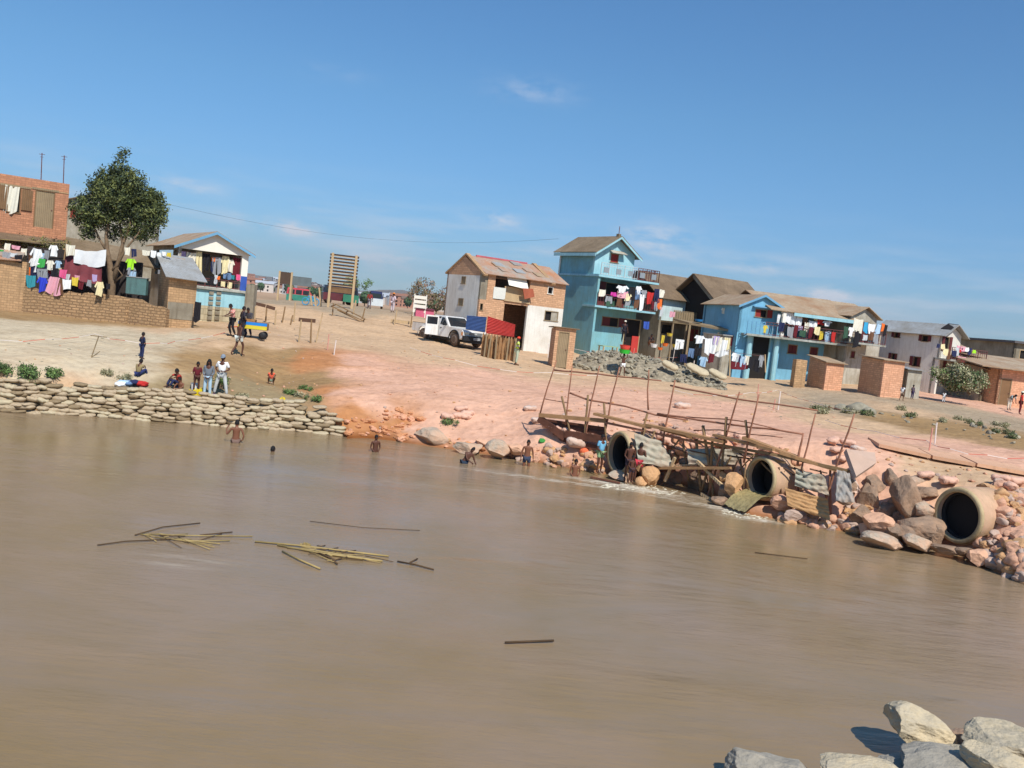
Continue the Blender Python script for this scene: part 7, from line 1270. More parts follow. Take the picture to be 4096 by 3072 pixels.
def person(loc, h, rz, kind, label, skin=0, top=None, bottom=None, long=False, shorts=False, hair='short', hat=None, shoes=None, group=None, child=False, sink=0, sleeve=.55, extra=None, name='person'):
    k = h/1.68; J = pose(kind); root = thing('person', label, 'person', (loc[0], loc[1], loc[2]-sink), rz, group); root.scale = (k, k, k)
    J['top'] = J['hea'] + (J['top']-J['hea'])*(1.25 if child else 1)
    order = ['pel', 'bel', 'che', 'nec', 'hea', 'top', 'shL', 'elL', 'wrL', 'shR', 'elR', 'wrR', 'hiL', 'knL', 'anL', 'toL', 'hiR', 'knR', 'anR', 'toR']; ix = {n: i for i, n in enumerate(order)}
    E = [('pel', 'bel'), ('bel', 'che'), ('che', 'nec'), ('nec', 'hea'), ('hea', 'top'), ('che', 'shL'), ('shL', 'elL'), ('elL', 'wrL'), ('che', 'shR'), ('shR', 'elR'), ('elR', 'wrR'), ('pel', 'hiL'), ('hiL', 'knL'), ('knL', 'anL'), ('anL', 'toL'), ('pel', 'hiR'), ('hiR', 'knR'), ('knR', 'anR'), ('anR', 'toR')]
    rad = dict(pel=(.135, .10), bel=(.125, .09), che=(.15, .10), nec=.05, hea=.07, top=.08, shL=.052, shR=.052, elL=.037, elR=.037, wrL=.026, wrR=.026, hiL=.085, hiR=.085, knL=.055, knR=.055, anL=.036, anR=.036, toL=(.034, .025), toR=(.034, .025))
    bme = skinmesh('body', [J[n] for n in order], [(ix[a], ix[b]) for a, b in E], [rad[n] for n in order], SKIN[skin])
    # head, ears, nose, hands go into the same body mesh
    mb = MB(); hc = (J['hea']+J['top'])*.5; hu = (J['top']-J['hea']).normalized(); hc = hc+hu*.01
    side = Vector((1, 0, 0)); fwd = hu.cross(side).normalized()*-1
    if fwd.y > 0: fwd = -fwd
    S_ = 1.12 if child else 1.0; nn = 12; vs = []
    for i in range(nn+1):
        t = PI*i/nn; rr = max(.015, sin(t))
        for j in range(14): a = 2*PI*j/14; jaw = 1-.22*max(0, -cos(t)*-1 if False else (cos(t) if False else 0)); lowf = max(0, (i/nn-.55))*1.0; vs.append(hc + side*cos(a)*rr*.076*S_*(1-.35*lowf) + fwd*(sin(a)*rr*.094*S_ + .012*lowf) + hu*cos(t)*.118*S_)
    mb.add(vs, [(i*14+j, i*14+(j+1) % 14, (i+1)*14+(j+1) % 14, (i+1)*14+j) for i in range(nn) for j in range(14)])
    mb.tube([hc+fwd*.085*S_+hu*.015, hc+fwd*.112*S_-hu*.03], [.008, .017], 6); 
    for s_ in (-1, 1): mb.ball(tuple(hc+side*s_*.078*S_-hu*.01), .026, 5, (.4, .8, 1.2))
    mb.tube([hc+fwd*.092*S_-hu*.062-side*.025, hc+fwd*.097*S_-hu*.06, hc+fwd*.092*S_-hu*.062+side*.025], .008, 5)
    for s_ in ('L', 'R'):
        w_, hd = J['wr'+s_], J['ha'+s_]; d = (hd-w_).normalized(); sd = d.cross(Vector((0, 1, 0))); sd = sd.normalized() if sd.length > .2 else Vector((1, 0, 0)); nrm = d.cross(sd); L_ = .085
        p0 = w_-d*.02; p1 = w_+d*L_; mb.tube([p0, w_+d*.03, p1], [.026, .036, .034], 8, flat=.5)
        for f, (o_, ln) in enumerate(((-.026, .068), (-.009, .078), (.009, .073), (.025, .056))):
            a = p1+sd*o_-d*.01; b = a+d*ln*.55; c_ = b+d*ln*.32+nrm*ln*.3; mb.tube([a, b, c_], [.0095, .0085, .007], 5)
        a = w_+d*.025+sd*.03; mb.tube([a, a+d*.03+sd*.025, a+d*.06+sd*.028+nrm*.01], [.012, .0105, .008], 5)
    hm = mb.mesh('h', SKIN[skin], True); bm = bmesh.new(); bm.from_mesh(bme); bm.from_mesh(hm); bm.to_mesh(bme); bm.free(); bpy.data.meshes.remove(hm)
    for p in bme.polygons: p.use_smooth = True
    b = bpy.data.objects.new('body', bme); COL.objects.link(b); b.parent = root
    ey = MB(); [ey.ball(tuple(hc+fwd*.083*S_+side*s_*.03+hu*.02), .011, 5) for s_ in (-1, 1)]; ey.build('eyes', mat('eye', (.03, .02, .015), rough=.3, bump=0), root, True)
    # hair
    if hair:
        mb = MB(); vs = []; m_ = 9; Rh = 1.07 if hair == 'short' else 1.16
        for i in range(m_+1):
            t = PI*.62*i/m_
            for j in range(16):
                a = 2*PI*j/16; fr = max(0, sin(a)); tt = t*(1-.30*fr); rr = sin(tt); q = noise.noise(Vector((cos(a)*3, sin(a)*3, t*3)))*.006; vs.append(hc + side*cos(a)*rr*(.079*S_*Rh+q) + fwd*sin(a)*rr*(.097*S_*Rh+q) + hu*(cos(tt)*.121*S_*Rh+.004))
        mb.add(vs, [(i*16+j, i*16+(j+1) % 16, (i+1)*16+(j+1) % 16, (i+1)*16+j) for i in range(m_) for j in range(16)])
        if hair == 'long':
            for a in np.linspace(-2.6, -.54, 9): st = hc+side*cos(a)*.075+fwd*sin(a)*.085; mb.tube([st+hu*.03, st-hu*.10, st-hu*.28-fwd*.01], [.03, .038, .02], 6)
            for s_ in (-1, 1): mb.tube([hc+side*s_*.075+fwd*.03+hu*.04, hc+side*s_*.09+fwd*.03-hu*.1, hc+side*s_*.09+fwd*.04-hu*.26], [.02, .034, .02], 6)
        mb.build('hair', HAIR, root, True)
    if hat:
        mt, st = hat; mb = MB(); vs = []
        for i in range(8):
            t = PI*.5*i/7
            for j in range(16): a = 2*PI*j/16; vs.append(hc + side*cos(a)*sin(t)*.094*S_ + fwd*sin(a)*sin(t)*.112*S_ + hu*(cos(t)*.115*S_+.035))
        mb.add(vs, [(i*16+j, i*16+(j+1) % 16, (i+1)*16+(j+1) % 16, (i+1)*16+j) for i in range(7) for j in range(16)])
        c0 = hc+hu*.037; w_ = [(-.07, .10), (0, .12), (.07, .10)]
        if st == 'cap': mb.add([c0+side*.085+fwd*.06, c0+side*.05+fwd*.18-hu*.02, c0-side*.05+fwd*.18-hu*.02, c0-side*.085+fwd*.06, c0+side*.085+fwd*.06-hu*.01, c0+side*.05+fwd*.18-hu*.03, c0-side*.05+fwd*.18-hu*.03, c0-side*.085+fwd*.06-hu*.01], [(0, 1, 2, 3), (7, 6, 5, 4), (0, 4, 5, 1), (1, 5, 6, 2), (2, 6, 7, 3)])
        else:
            vs = [c0+side*cos(a)*rr*(.15 if st == 'brim' else .105)+fwd*sin(a)*rr*(.17 if st == 'brim' else .125)-hu*.004 for rr in (.55, 1) for a in np.linspace(0, 2*PI, 17)[:-1]]; mb.add(vs, [(j, (j+1) % 16, 16+(j+1) % 16, 16+j) for j in range(16)])
        mb.build({'cap': 'cap', 'brim': 'hat', 'helmet': 'helmet'}[st], mt, root, True)
    def part(nm, names, edges, rr, mt):
        ii = {n: i for i, n in enumerate(names)}; me_ = skinmesh(nm, [J[n] if n in J else n for n in names], [(ii[a], ii[b_]) for a, b_ in edges], rr, mt); o = bpy.data.objects.new(nm, me_); COL.objects.link(o); o.parent = root; return o
    if top:
        for s_ in 'LR': J['sl'+s_] = J['sh'+s_].lerp(J['el'+s_], sleeve) if sleeve < 1 else J['el'+s_].lerp(J['wr'+s_], min(.95, sleeve-1)); J['hm'] = J['pel'] + Vector((0, 0, -.0))
        nm = ['che', 'bel', 'pel', 'nk', 'shL', 'slL', 'shR', 'slR']; J['nk'] = J['che'].lerp(J['nec'], .62); ed = [('che', 'bel'), ('bel', 'pel'), ('che', 'nk'), ('che', 'shL'), ('che', 'shR')]; rr = [(.172, .122), (.152, .118), (.160, .126), .062, .070, .062, .070, .062]
        if sleeve > 1: nm += ['elL', 'elR']; ed += [('shL', 'elL'), ('elL', 'slL'), ('shR', 'elR'), ('elR', 'slR')]; rr = rr[:5]+[.046]+rr[6:7]+[.046, .055, .055]
        elif sleeve > 0: ed += [('shL', 'slL'), ('shR', 'slR')]
        if sleeve > 0: part('top', nm, ed, rr, top)
        else: part('top', ['che', 'bel', 'pel', 'nk'], [('che', 'bel'), ('bel', 'pel'), ('che', 'nk')], [(.175, .122), (.152, .118), (.160, .126), .07], top)
    if bottom:
        for s_ in 'LR': J['he'+s_] = J['hi'+s_].lerp(J['kn'+s_], .6) if shorts else J['kn'+s_].lerp(J['an'+s_], .88)
        if shorts: part('shorts', ['pel', 'hiL', 'heL', 'hiR', 'heR'], [('pel', 'hiL'), ('hiL', 'heL'), ('pel', 'hiR'), ('hiR', 'heR')], [(.148, .118), .100, .086, .100, .086], bottom)
        elif long: # skirt or dress
            part('skirt', ['pel', 'm', 'n'], [('pel', 'm'), ('m', 'n')], [(.155, .12), (.2, .16), (.22, .18)], bottom) if False else None
        else: part('trousers', ['pel', 'hiL', 'knL', 'heL', 'hiR', 'knR', 'heR'], [('pel', 'hiL'), ('hiL', 'knL'), ('knL', 'heL'), ('pel', 'hiR'), ('hiR', 'knR'), ('knR', 'heR')], [(.148, .118), .100, .074, .058, .100, .074, .058], bottom)
    if shoes:
        for s_ in 'LR': MB().tube([J['an'+s_].lerp(J['to'+s_], -.35)-Vector((0, 0, .025)), J['an'+s_].lerp(J['to'+s_], .4), J['to'+s_]+(J['to'+s_]-J['an'+s_])*.15+Vector((0, 0, .01))], [.045, .052, .036], 8, flat=.8).build('shoe', shoes, root, True)
    return root
def cm(n): return cloth(COLN[n])
def at(px, py): g_ = G(px, py); return g_
def onz(px, py, D):
    q = pt(px, py, D); q.z = gz(q.x, q.y); return q
ry = lambda d: R(d)
person(at(880, 1588), 1.74, 0, 'wide', 'person in a white t-shirt, pale trousers and cap standing with feet apart above the sandbags', top=cm('white'), bottom=cloth((190, 192, 188)), hat=(cloth((130, 140, 150)), 'cap'), shoes=cm('lilac'), sleeve=.8)
person(at(826, 1592), 1.58, .1, 'clasp', 'person with long black hair, grey top and red shoes beside the one in white', top=cloth((112, 118, 124)), bottom=cloth((170, 196, 210)), hair='long', shoes=cm('red'), sleeve=1.6)
person(at(783, 1572), 1.28, .5, 'clasp', 'child in dark red clothes standing left of the person with long hair', top=cm('maroon'), bottom=cloth((92, 58, 52)), shorts=True, child=True, sleeve=.9)
person(at(714, 1552), 1.5, -.7, 'sit', 'person in a red top and dark trousers sitting on the bank, hunched forward', top=cloth((172, 58, 46)), bottom=cm('navy'), sleeve=1.4)
person(at(722, 1592), 1.4, -.4, 'squat', 'bare chested person squatting low over the sandbags to wash', skin=1, bottom=cloth((160, 60, 60)), shorts=True)
person(at(1082, 1536), 1.15, .4, 'squat', 'small child in an orange top crouching alone on the brown slope', top=cloth((228, 100, 70)), bottom=cloth((120, 130, 110)), shorts=True, child=True, sleeve=.6)
person(at(565, 1436), 1.15, PI*.8, 'arms', 'child with a navy top and pale bundle standing on the pale sand', top=cloth((34, 40, 66)), bottom=cloth((40, 48, 84)), child=True, sleeve=1.3)
person(at(552, 1505), 1.3, PI*.9, 'sit', 'child in navy and tan sitting on the pale sand just below the standing one', top=cloth((150, 130, 90)), bottom=cloth((48, 56, 100)), child=True, sleeve=.9)
person(at(950, 1424), 1.72, PI*.8, 'walk', 'bare backed person in white shorts walking up the brown slope', skin=0, bottom=cloth((206, 210, 200)), shorts=True)
STR = mat('striped_shirt', lin(226, 186, 170), var=.05, kind='stripe', col2=lin(210, 110, 96), p=3.4)
person(at(925, 1346), 1.72, -.9, 'push', 'person in a pink striped shirt and black trousers standing at the handcart', top=STR, bottom=cm('black'), sleeve=.8, shoes=cm('black'))
person(at(965, 1352), 1.68, PI*.7, 'arms', 'person in dark clothes with their back turned at the handcart', top=cloth((52, 48, 56)), bottom=cloth((44, 40, 48)), sleeve=1.5)
person(at(990, 1350), 1.62, -.3, 'push', 'person in a charcoal top leaning on the far side of the handcart', top=cloth((70, 66, 70)), bottom=cm('navy'), sleeve=1.5)
VES = mat('hi_vis_yellow', lin(206, 232, 50), var=.08, kind='stripe', col2=lin(222, 226, 196), p=1.5)
vq = pt(2066, 1430, 54); vq.z = gz(vq.x, vq.y)
person(vq, 1.7, PI*.55, 'arms', 'person in a yellow safety vest and red helmet near the red tin fence', top=VES, bottom=cloth((176, 184, 158)), hat=(mat('red_helmet', lin(230, 70, 40), rough=.4), 'helmet'), shoes=cm('brown'), sleeve=.5)
r_ = person(onz(2490, 1478, 56.0), 1.4, .2, 'carry', 'bare chested youth in white shorts carrying plastic basins on the head', skin=0, bottom=cm('white'), shorts=True)
hz = r_.location+Vector((0, 0, 1.4*.985))
MB().lathe([(.16, 0), (.29, .02), (.36, .26), (.38, .27), (.34, .25), (.14, .03)], 18).build('basin', mat('green_plastic', lin(52, 190, 60), rough=.4, var=.05)); o = bpy.data.objects['basin.001']; o.location = hz+Vector((0, 0, .03)); tag(o, 'green plastic basin carried on the youth\'s head', 'basin')
MB().lathe([(.14, 0), (.27, .02), (.35, .30), (.37, .31), (.33, .29), (.12, .03)], 18).build('basin', mat('coral_plastic', lin(226, 78, 66), rough=.4, var=.05)); o = bpy.data.objects['basin.002']; o.location = hz+Vector((0, 0, .26)); tag(o, 'coral red plastic basin stacked in the green one', 'basin')
person(pt(2492, 1368, 67.5), 1.6, .2, 'stand', 'person with a white headscarf standing at the red door of the turquoise tower', top=cloth((40, 36, 44)), bottom=cloth((36, 32, 40)), hair=None, hat=(cm('off white'), 'helmet'), sleeve=.6)
person(at(1475, 1236), 1.7, PI, 'stand', 'person in a red top and grey trousers standing on the ridge by the green van', top=cloth((150, 54, 50)), bottom=cloth((118, 106, 110)), sleeve=1.5)
person(at(1568, 1250), 1.72, PI*.8, 'arms', 'person in pale pink clothes and an orange hat standing on the ridge', top=cloth((210, 190, 196)), bottom=cloth((204, 190, 194)), hat=(mat('orange_hat', lin(226, 140, 60)), 'brim'), sleeve=1.5)
# bathers
def bather(px, py, hv, full, rz, kind, label, depthfrac, **k):
    q = ptz(px, py, 0); return person((q.x, q.y, 0), full, rz, kind, label, sink=full*depthfrac, **k)
bather(942, 1770, 0, 1.66, PI+.35, 'phone', 'bare chested bather standing waist deep with one hand raised to the face', .50, skin=1, bottom=cloth((120, 96, 84)), shorts=True)
bather(1500, 1806, 0, 1.42, .5, 'clasp', 'bather standing belly deep off the orange bank', .55, skin=0)
bather(1856, 1853, 0, 1.5, .3, 'crouch', 'bather in dark shorts bending over the water before the flat topped boulder', .50, skin=0, bottom=cloth((44, 56, 72)), shorts=True)
bather(2104, 1864, 0, 1.5, .1, 'stand', 'bather in dark shorts standing thigh deep at the cobbles', .32, skin=1, bottom=cloth((60, 66, 84)), shorts=True)
bather(2298, 1904, 0, 1.45, .2, 'clasp', 'bather sitting chest deep left of the person in blue', .56, skin=1)
q = ptz(1090, 1806, 0); person((q.x, q.y, 0), 1.6, PI*.9, 'stand', 'swimmer with only the head above the water', sink=1.6*.885)
person(ptz(2394, 1893, .08), 1.5, .7, 'clasp', 'person in a sky blue t-shirt and green shorts standing left of the first culvert', top=cloth((118, 178, 206)), bottom=cloth((150, 180, 130)), shorts=True, sleeve=.8)
q = ptz(2508, 1926, .04); person(q, 1.48, .15, 'clasp', 'bare chested boy in front of the first culvert, nearer its mouth', bottom=cloth((60, 50, 60)), shorts=True)
q = ptz(2548, 1930, .04); person(q, 1.50, PI*.9, 'stand', 'bare chested boy in red shorts with his back turned by the first culvert', bottom=cloth((196, 60, 72)), shorts=True)
q = ptz(2520, 1936, .04); person(q, 1.05, .3, 'clasp', 'smaller boy in dark patterned shorts between the two boys at the culvert', bottom=cloth((74, 60, 70)), shorts=True, child=True)
# children and people at the right
person(onz(3606, 1595, 57.3), 1.02, 2.4, 'walk', 'small child in a white top at the corner of the tallest brick hut', top=cm('white'), bottom=cloth((190, 170, 150)), shorts=True, child=True)
person(onz(3647, 1596, 58.8), .95, .3, 'stand', 'small child in dark clothes in front of the grey cement hut', top=cloth((90, 80, 90)), bottom=cloth((60, 48, 80)), child=True)
person(onz(3772, 1617, 60), .78, 2.6, 'walk', 'toddler in white alone on the dirt before the dry bush', top=cm('white'), bottom=cm('pale grey'), child=True)
person(onz(4086, 1598, 60), 1.55, 1.0, 'stand', 'person in a red top at the right edge by the orange brick house', top=cm('red'), bottom=cm('maroon'), hat=(cm('off white'), 'brim'))
person(onz(4040, 1600, 62), 1.4, .3, 'lean', 'person in grey bending over beside the plank house at the right edge', top=cloth((140, 156, 156)), bottom=cm('off white'), sleeve=.9)
person(pt(2598, 1385, 66.5), 1.5, .4, 'squat', 'person in black squatting by the rubble right of the scarlet door', top=cm('black'), bottom=cm('brown'), sleeve=1.4)
person(F8.w(F8.uv(3215, 1320, -.3)[0], -.3, zs if False else F8.uv(3215, 1345, -.3)[1]), 1.6, F8.a, 'clasp', 'person in a straw hat standing behind the washing on the sky blue house balcony', top=cloth((196, 150, 130)), bottom=cm('maroon'), hat=(cloth((206, 176, 110)), 'brim'))
# buckets and cans by the washers
for px, py, n_, c, l in ((776, 1560, 'bucket', 'white', 'white bucket among the people washing at the sandbags'), (758, 1590, 'jerrycan', 'yellow', 'yellow can lying left of the other yellow cans'), (782, 1585, 'jerrycan', 'yellow', 'yellow can standing between the two others'), (805, 1582, 'jerrycan', 'yellow', 'yellow can beside the red shoes'), (1128, 1618, 'jerrycan', 'yellow', 'small yellow can alone on the sandbags')):
    g_ = at(px, py); mb = MB()
    if n_ == 'bucket': mb.lathe([(.11, 0), (.15, .28), (.16, .29), (.14, .27), (.1, .02)], 14)
    else: mb.box(-.1, .1, -.07, .07, 0, .26); mb.tube([(-.07, 0, .25), (-.05, 0, .31), (.03, 0, .31), (.06, 0, .25)], .015, 5); mb.lathe([(.025, .25), (.025, .3)], 8, (.08, 0, 0))
    o = mb.build(n_, cm(c) if n_ == 'bucket' else mat('yellow_plastic', lin(232, 206, 40), rough=.4, var=.05)); o.location = g_; tag(o, l, 'bucket' if n_ == 'bucket' else 'can')
# ================================================================ PICKUP
WP = mat('white_car_paint', lin(234, 234, 230), var=.02, rough=.28, bump=0, spec=.5, stain=lin(220, 206, 188)); GL = mat('car_glass', (.02, .025, .03), var=.05, rough=.06, spec=.6, bump=0); BLK = mat('black_plastic', (.022, .022, .023), var=.1, rough=.6); TYR = mat('tyre_rubber', (.03, .028, .026), var=.2, stain=lin(150, 120, 96)); CHR = mat('headlamp_glass', lin(206, 210, 206), var=.08, rough=.15, metal=.3, bump=0); RIM = mat('steel_rim', lin(150, 140, 128), rough=.4, metal=.3)
pf = at(1812, 1388); pr = at(1674, 1362); zc = (pf.z+pr.z)/2
FW = Vector((cos(R(-50)), sin(R(-50)), 0))
# local x = forward, y = left, z up; near side (towards the camera-left) is local y<0
loc = Vector((pf.x, pf.y, zc)); car = thing('pickup_truck', 'white double cab pickup with a door standing open on the dirt track', 'pickup truck', loc, R(-49))
car.scale = (1.27, 1.27, 1.27)
Y0, Y1 = 0.0, 1.66    # near side wheels' outer face at y=0 (right hand side of the car points to -y)
def yz(mb, poly, x0, x1): k = len(poly); vs = [(x0, a, b) for a, b in poly]+[(x1, a, b) for a, b in poly]; mb.add(vs, [tuple(range(k)), tuple(range(2*k-1, k-1, -1))]+[(i, (i+1) % k, (i+1) % k+k, i+k) for i in range(k)])
def side_profile(mb, poly, y0, y1, inset=0):
    k = len(poly); yi = lambda z: inset*max(0, (z-.98)/.62); vs = [(a, y0+yi(b), b) for a, b in poly]+[(a, y1-yi(b), b) for a, b in poly]; mb.add(vs, [tuple(range(k)), tuple(range(2*k-1, k-1, -1))]+[(i, (i+1) % k, (i+1) % k+k, i+k) for i in range(k)])
def arch(cx, r0, z0, n=8): return [(cx+r0*cos(PI*i/n), z0+r0*sin(PI*i/n)) for i in range(n+1)]
# lower body: front axle at x=0, rear axle at x=-2.95
lower = [(.72, .42), (.74, .62), (.70, .86), (.55, .93), (-.62, 1.02), (-2.35, 1.0), (-2.35, .42)]+[]
low = [(.74, .45), (.76, .62), (.72, .84), (.60, .90), (-.55, 1.0), (-2.28, 1.0), (-2.28, .42), (-.52, .42)] + arch(0, .43, .36)[::-1][0:0]
mb = MB()
poly = [(.76, .50), (.77, .66), (.73, .84), (.60, .91), (-.55, 1.0), (-2.28, 1.0), (-2.28, .42), (-.50, .42)] + [(.0-.47*cos(PI*i/8), .38+.47*sin(PI*i/8)) for i in range(9)] + [(.5, .42)]
side_profile(mb, poly, Y0, Y1); body = mb.build('body', WP, car)
# cab
cab = [(-.60, 1.0), (-1.12, 1.50), (-1.35, 1.54), (-2.12, 1.54), (-2.24, 1.42), (-2.27, 1.0)]
mb = MB(); side_profile(mb, cab, Y0+.03, Y1-.03, .16); mb.build('cab', WP, car)
mb = MB(); mb.slab([(-.60, .16, 1.03), (-.60, Y1-.16, 1.03), (-1.09, Y1-.24, 1.475), (-1.09, .24, 1.475)], -.02); mb.build('windscreen', GL, car)
def yi(z): return Y0+.03+.16*max(0, (z-.98)/.62)-.012
def sidewin(pts, near=True):
    mb = MB(); f_ = (lambda z: yi(z)) if near else (lambda z: Y1-(yi(z)-Y0)); mb.add([(x, f_(z), z) for x, z in pts]+[(x, f_(z)+(.02 if near else -.02), z) for x, z in pts], [tuple(range(len(pts))), tuple(range(2*len(pts)-1, len(pts)-1, -1))]+[(i, (i+1) % len(pts), (i+1) % len(pts)+len(pts), i+len(pts)) for i in range(len(pts))]); return mb.build('side_window', GL, car)
sidewin([(-.78, 1.06), (-1.16, 1.44), (-1.42, 1.46), (-1.42, 1.06)]); sidewin([(-.78, 1.06), (-1.16, 1.44), (-1.42, 1.46), (-1.42, 1.06)], False); sidewin([(-1.52, 1.06), (-1.52, 1.46), (-2.1, 1.46), (-2.15, 1.06)], False)
mb = MB(); mb.add([(x, yi(z), z) for x, z in ((-1.50, .45), (-1.50, 1.47), (-2.12, 1.47), (-2.2, .45))]+[(x, yi(z)+.02, z) for x, z in ((-1.50, .45), (-1.50, 1.47), (-2.12, 1.47), (-2.2, .45))], [(0, 1, 2, 3), (7, 6, 5, 4), (0, 4, 5, 1), (1, 5, 6, 2), (2, 6, 7, 3), (3, 7, 4, 0)]); mb.build('door_opening', BLK, car)
# open rear door, hinged at its front edge
dr = MB(lambda x, n, z: (-1.50-.34*x*1.0, -.02-.92*x+n*.0, z)); Td = lambda s, n, z: (-1.50-.30*s+n*.92, -.01-.88*s-n*.3, z)
d_ = MB(Td); d_.box(.02, .80, 0, .06, .45, 1.02); d_.box(.02, .09, 0, .05, 1.02, 1.50); d_.box(.72, .80, 0, .05, 1.02, 1.50); d_.box(.09, .72, 0, .05, 1.42, 1.50); dd_ = d_.build('door', WP, car)
MB(Td).box(.09, .72, .015, .035, 1.02, 1.42).build('window', GL, dd_); MB(Td).box(.60, .74, -.03, -.001, .86, .90).build('handle', BLK, dd_)
MB().box(-1.34, -1.20, Y0-.02, Y0+.01, .86, .90).build('handle', BLK, car)
mb = MB(); mb.box(-.86, -.76, -.20, -.02, 1.02, 1.17); mb.build('wing_mirror', BLK, car); MB().box(-.86, -.76, Y1+.02, Y1+.18, 1.02, 1.17).build('wing_mirror', BLK, car)
# load bed
mb = MB(); poly = [(-2.33, .50), (-2.33, .98), (-4.0, .98), (-4.03, .55)] + [(-3.42, .50)] + [(-2.95-.45*cos(PI*i/8), .38+.45*sin(PI*i/8)) for i in range(9)]
for a, b in ((Y0, Y0+.05), (Y1-.05, Y1)): side_profile(mb, poly, a, b)
mb.box(-4.02, -3.96, Y0+.05, Y1-.05, .5, .97); mb.box(-2.38, -2.33, Y0+.05, Y1-.05, .5, .97); mb.box(-3.96, -2.38, Y0+.05, Y1-.05, .52, .58); mb.build('load_bed', WP, car)
MB().box(-4.0, -2.33, Y0+.01, Y0+.04, .985, 1.01).build('bed_rail', BLK, car)
# nose
mb = MB(); mb.box(.74, .90, Y0-.02, Y1+.02, .36, .62); mb.box(.72, .82, Y0+.1, Y1-.1, .24, .36); mb.build('bumper', BLK, car)
mb = MB(); mb.box(.765, .80, .42, Y1-.42, .66, .81); mb.build('grille', mat('chrome_grille', lin(150, 152, 150), var=.2, rough=.3, metal=.4, kind='tin', p=9), car); mb = MB(); mb.box(.78, .815, .76, .90, .70, .78); mb.build('badge', CHR, car)
for a, b in ((.03, .38), (Y1-.38, Y1-.03)): hl = MB().box(.735, .79, a, b, .67, .81).build('headlight', CHR, car); MB().box(.79, .796, a+.05, b-.12, .69, .79).build('lamp', mat('lamp_reflector', lin(220, 220, 214), rough=.1, metal=.6, bump=0), hl)
pl = MB().box(.902, .915, .62, 1.06, .42, .53).build('number_plate', mat('plate_grey', lin(190, 192, 190), var=.05), car)
mb = MB(); [mb.box(.9155, .918, .66+i*.065, .69+i*.065+.01*(i % 2), .45, .50) for i in range(6)]; mb.build('plate_marks', BLK, pl)
MB().box(-2.4, .5, Y0+.25, Y1-.25, .25, .45).build('chassis', BLK, car)
mb = MB(); mb.box(.60, .735, -.005, .012, .62, .8); mb.build('indicator', mat('amber_lens', lin(220, 140, 60), rough=.3), car)
for x, y, s_ in ((0, .11, 1), (-2.95, .11, 1), (0, Y1-.11, -1), (-2.95, Y1-.11, -1)):
    w_ = MB(lambda a, b, z, x=x, y=y: (x+a, y+z, .36+b)); w_.lathe([(.20, -.11), (.33, -.11), (.36, -.07), (.36, .07), (.33, .11), (.20, .11)], 22); wh = w_.build('wheel', TYR, car, True)
    MB(lambda a, b, z, x=x, y=y: (x+a, y+z, .36+b)).lathe([(.05, -.10), (.20, -.112), (.21, 0), (.20, .112), (.05, .1)], 18).build('rim', RIM, wh, True)
for x in (0, -2.95):
    for yy in (Y0-.025, Y1-.01):
        mb = MB(); pa = [(x-.47*cos(PI*i/10), .38+.47*sin(PI*i/10)) for i in range(11)]; mb.tube([(a, yy+.015, b) for a, b in pa], .03, 6); mb.build('wheel_arch', BLK if x == 0 else WP, car, True)
person_in = None
# ================================================================ MINIBUSES, HANDCART
def van(px, py, D, rz, mt, mt2, label, L_=3.6, H_=1.9):
    q = pt(px, py, D); q.z = gz(q.x, q.y); r = thing('minibus', label, 'van', q, rz); mb = MB(); k = 1.6
    side_profile(mb, [(L_/2, .35), (L_/2+.02, .95), (L_/2-.5, 1.1), (L_/2-.55, 1.12), (-L_/2, 1.12), (-L_/2, .35)], 0, k); mb.build('body', mt, r)
    mb = MB(); side_profile(mb, [(L_/2-.5, 1.12), (L_/2-.95, H_-.1), (L_/2-1.1, H_), (-L_/2+.1, H_), (-L_/2, 1.12)], .03, k-.03, .12); mb.build('upper_body', mt2, r)
    for i in range(3): x = -L_/2+.25+i*.85; MB().box(x, x+.7, .02, .05, 1.2, H_-.2).build('window', GL, r)
    MB().box(-L_/2-.02, -L_/2+.03, .25, k-.25, 1.2, H_-.25).build('rear_window', GL, r)
    for x in (L_/2-.7, -L_/2+.6):
        for y in (.08, k-.08): MB(lambda a, b, z, x=x, y=y: (x+a, y+z, .3+b)).lathe([(.1, -.09), (.3, -.09), (.3, .09), (.1, .09)], 16).build('wheel', TYR, r, True)
    return r
DBL = mat('dark_vehicle_glass', lin(44, 48, 60), rough=.2, bump=0)
van(1432, 1226, 96, R(100), mat('van_green', lin(60, 124, 96), rough=.4, var=.1), DBL, 'green vehicle with a dark open back parked beyond the ridge')
van(1528, 1240, 98, R(100), mat('van_white', lin(206, 212, 212), rough=.4, var=.1), mat('van_navy', lin(46, 52, 90), rough=.4), 'white and navy vehicle parked beyond the ridge, left of the person in pink')
van(1360, 1214, 95, R(20), mat('van_maroon', lin(100, 50, 54), rough=.4), DBL, 'dark maroon vehicle half hidden behind the slatted frame')
van(1205, 1198, 110, R(15), mat('van_teal', lin(60, 130, 110), rough=.4), mat('van_red', lin(190, 60, 70), rough=.4), 'small teal and red vehicle behind the wide grey board')
q = pt(1222, 1205, 84); mb = MB(); w2 = .32; [mb.tube([(q.x+x+cos(a)*w2, q.y, q.z+cos(0)*0+sin(a)*w2) for a in np.linspace(0, 2*PI, 17)], .05, 5) for x in (0, .95)]; mb.bar((q.x, q.y, q.z), (q.x+.45, q.y, q.z+.45), .08); mb.bar((q.x+.45, q.y, q.z+.45), (q.x+.95, q.y, q.z), .08); mb.bar((q.x+.2, q.y, q.z+.5), (q.x+.8, q.y, q.z+.45), .14); mb.bar((q.x+.8, q.y, q.z), (q.x+.75, q.y, q.z+.75), .05); mb.solo('motorbike', mat('blue_frame', lin(70, 150, 190), rough=.4), 'pale blue motorbike parked on the ridge', 'motorbike')
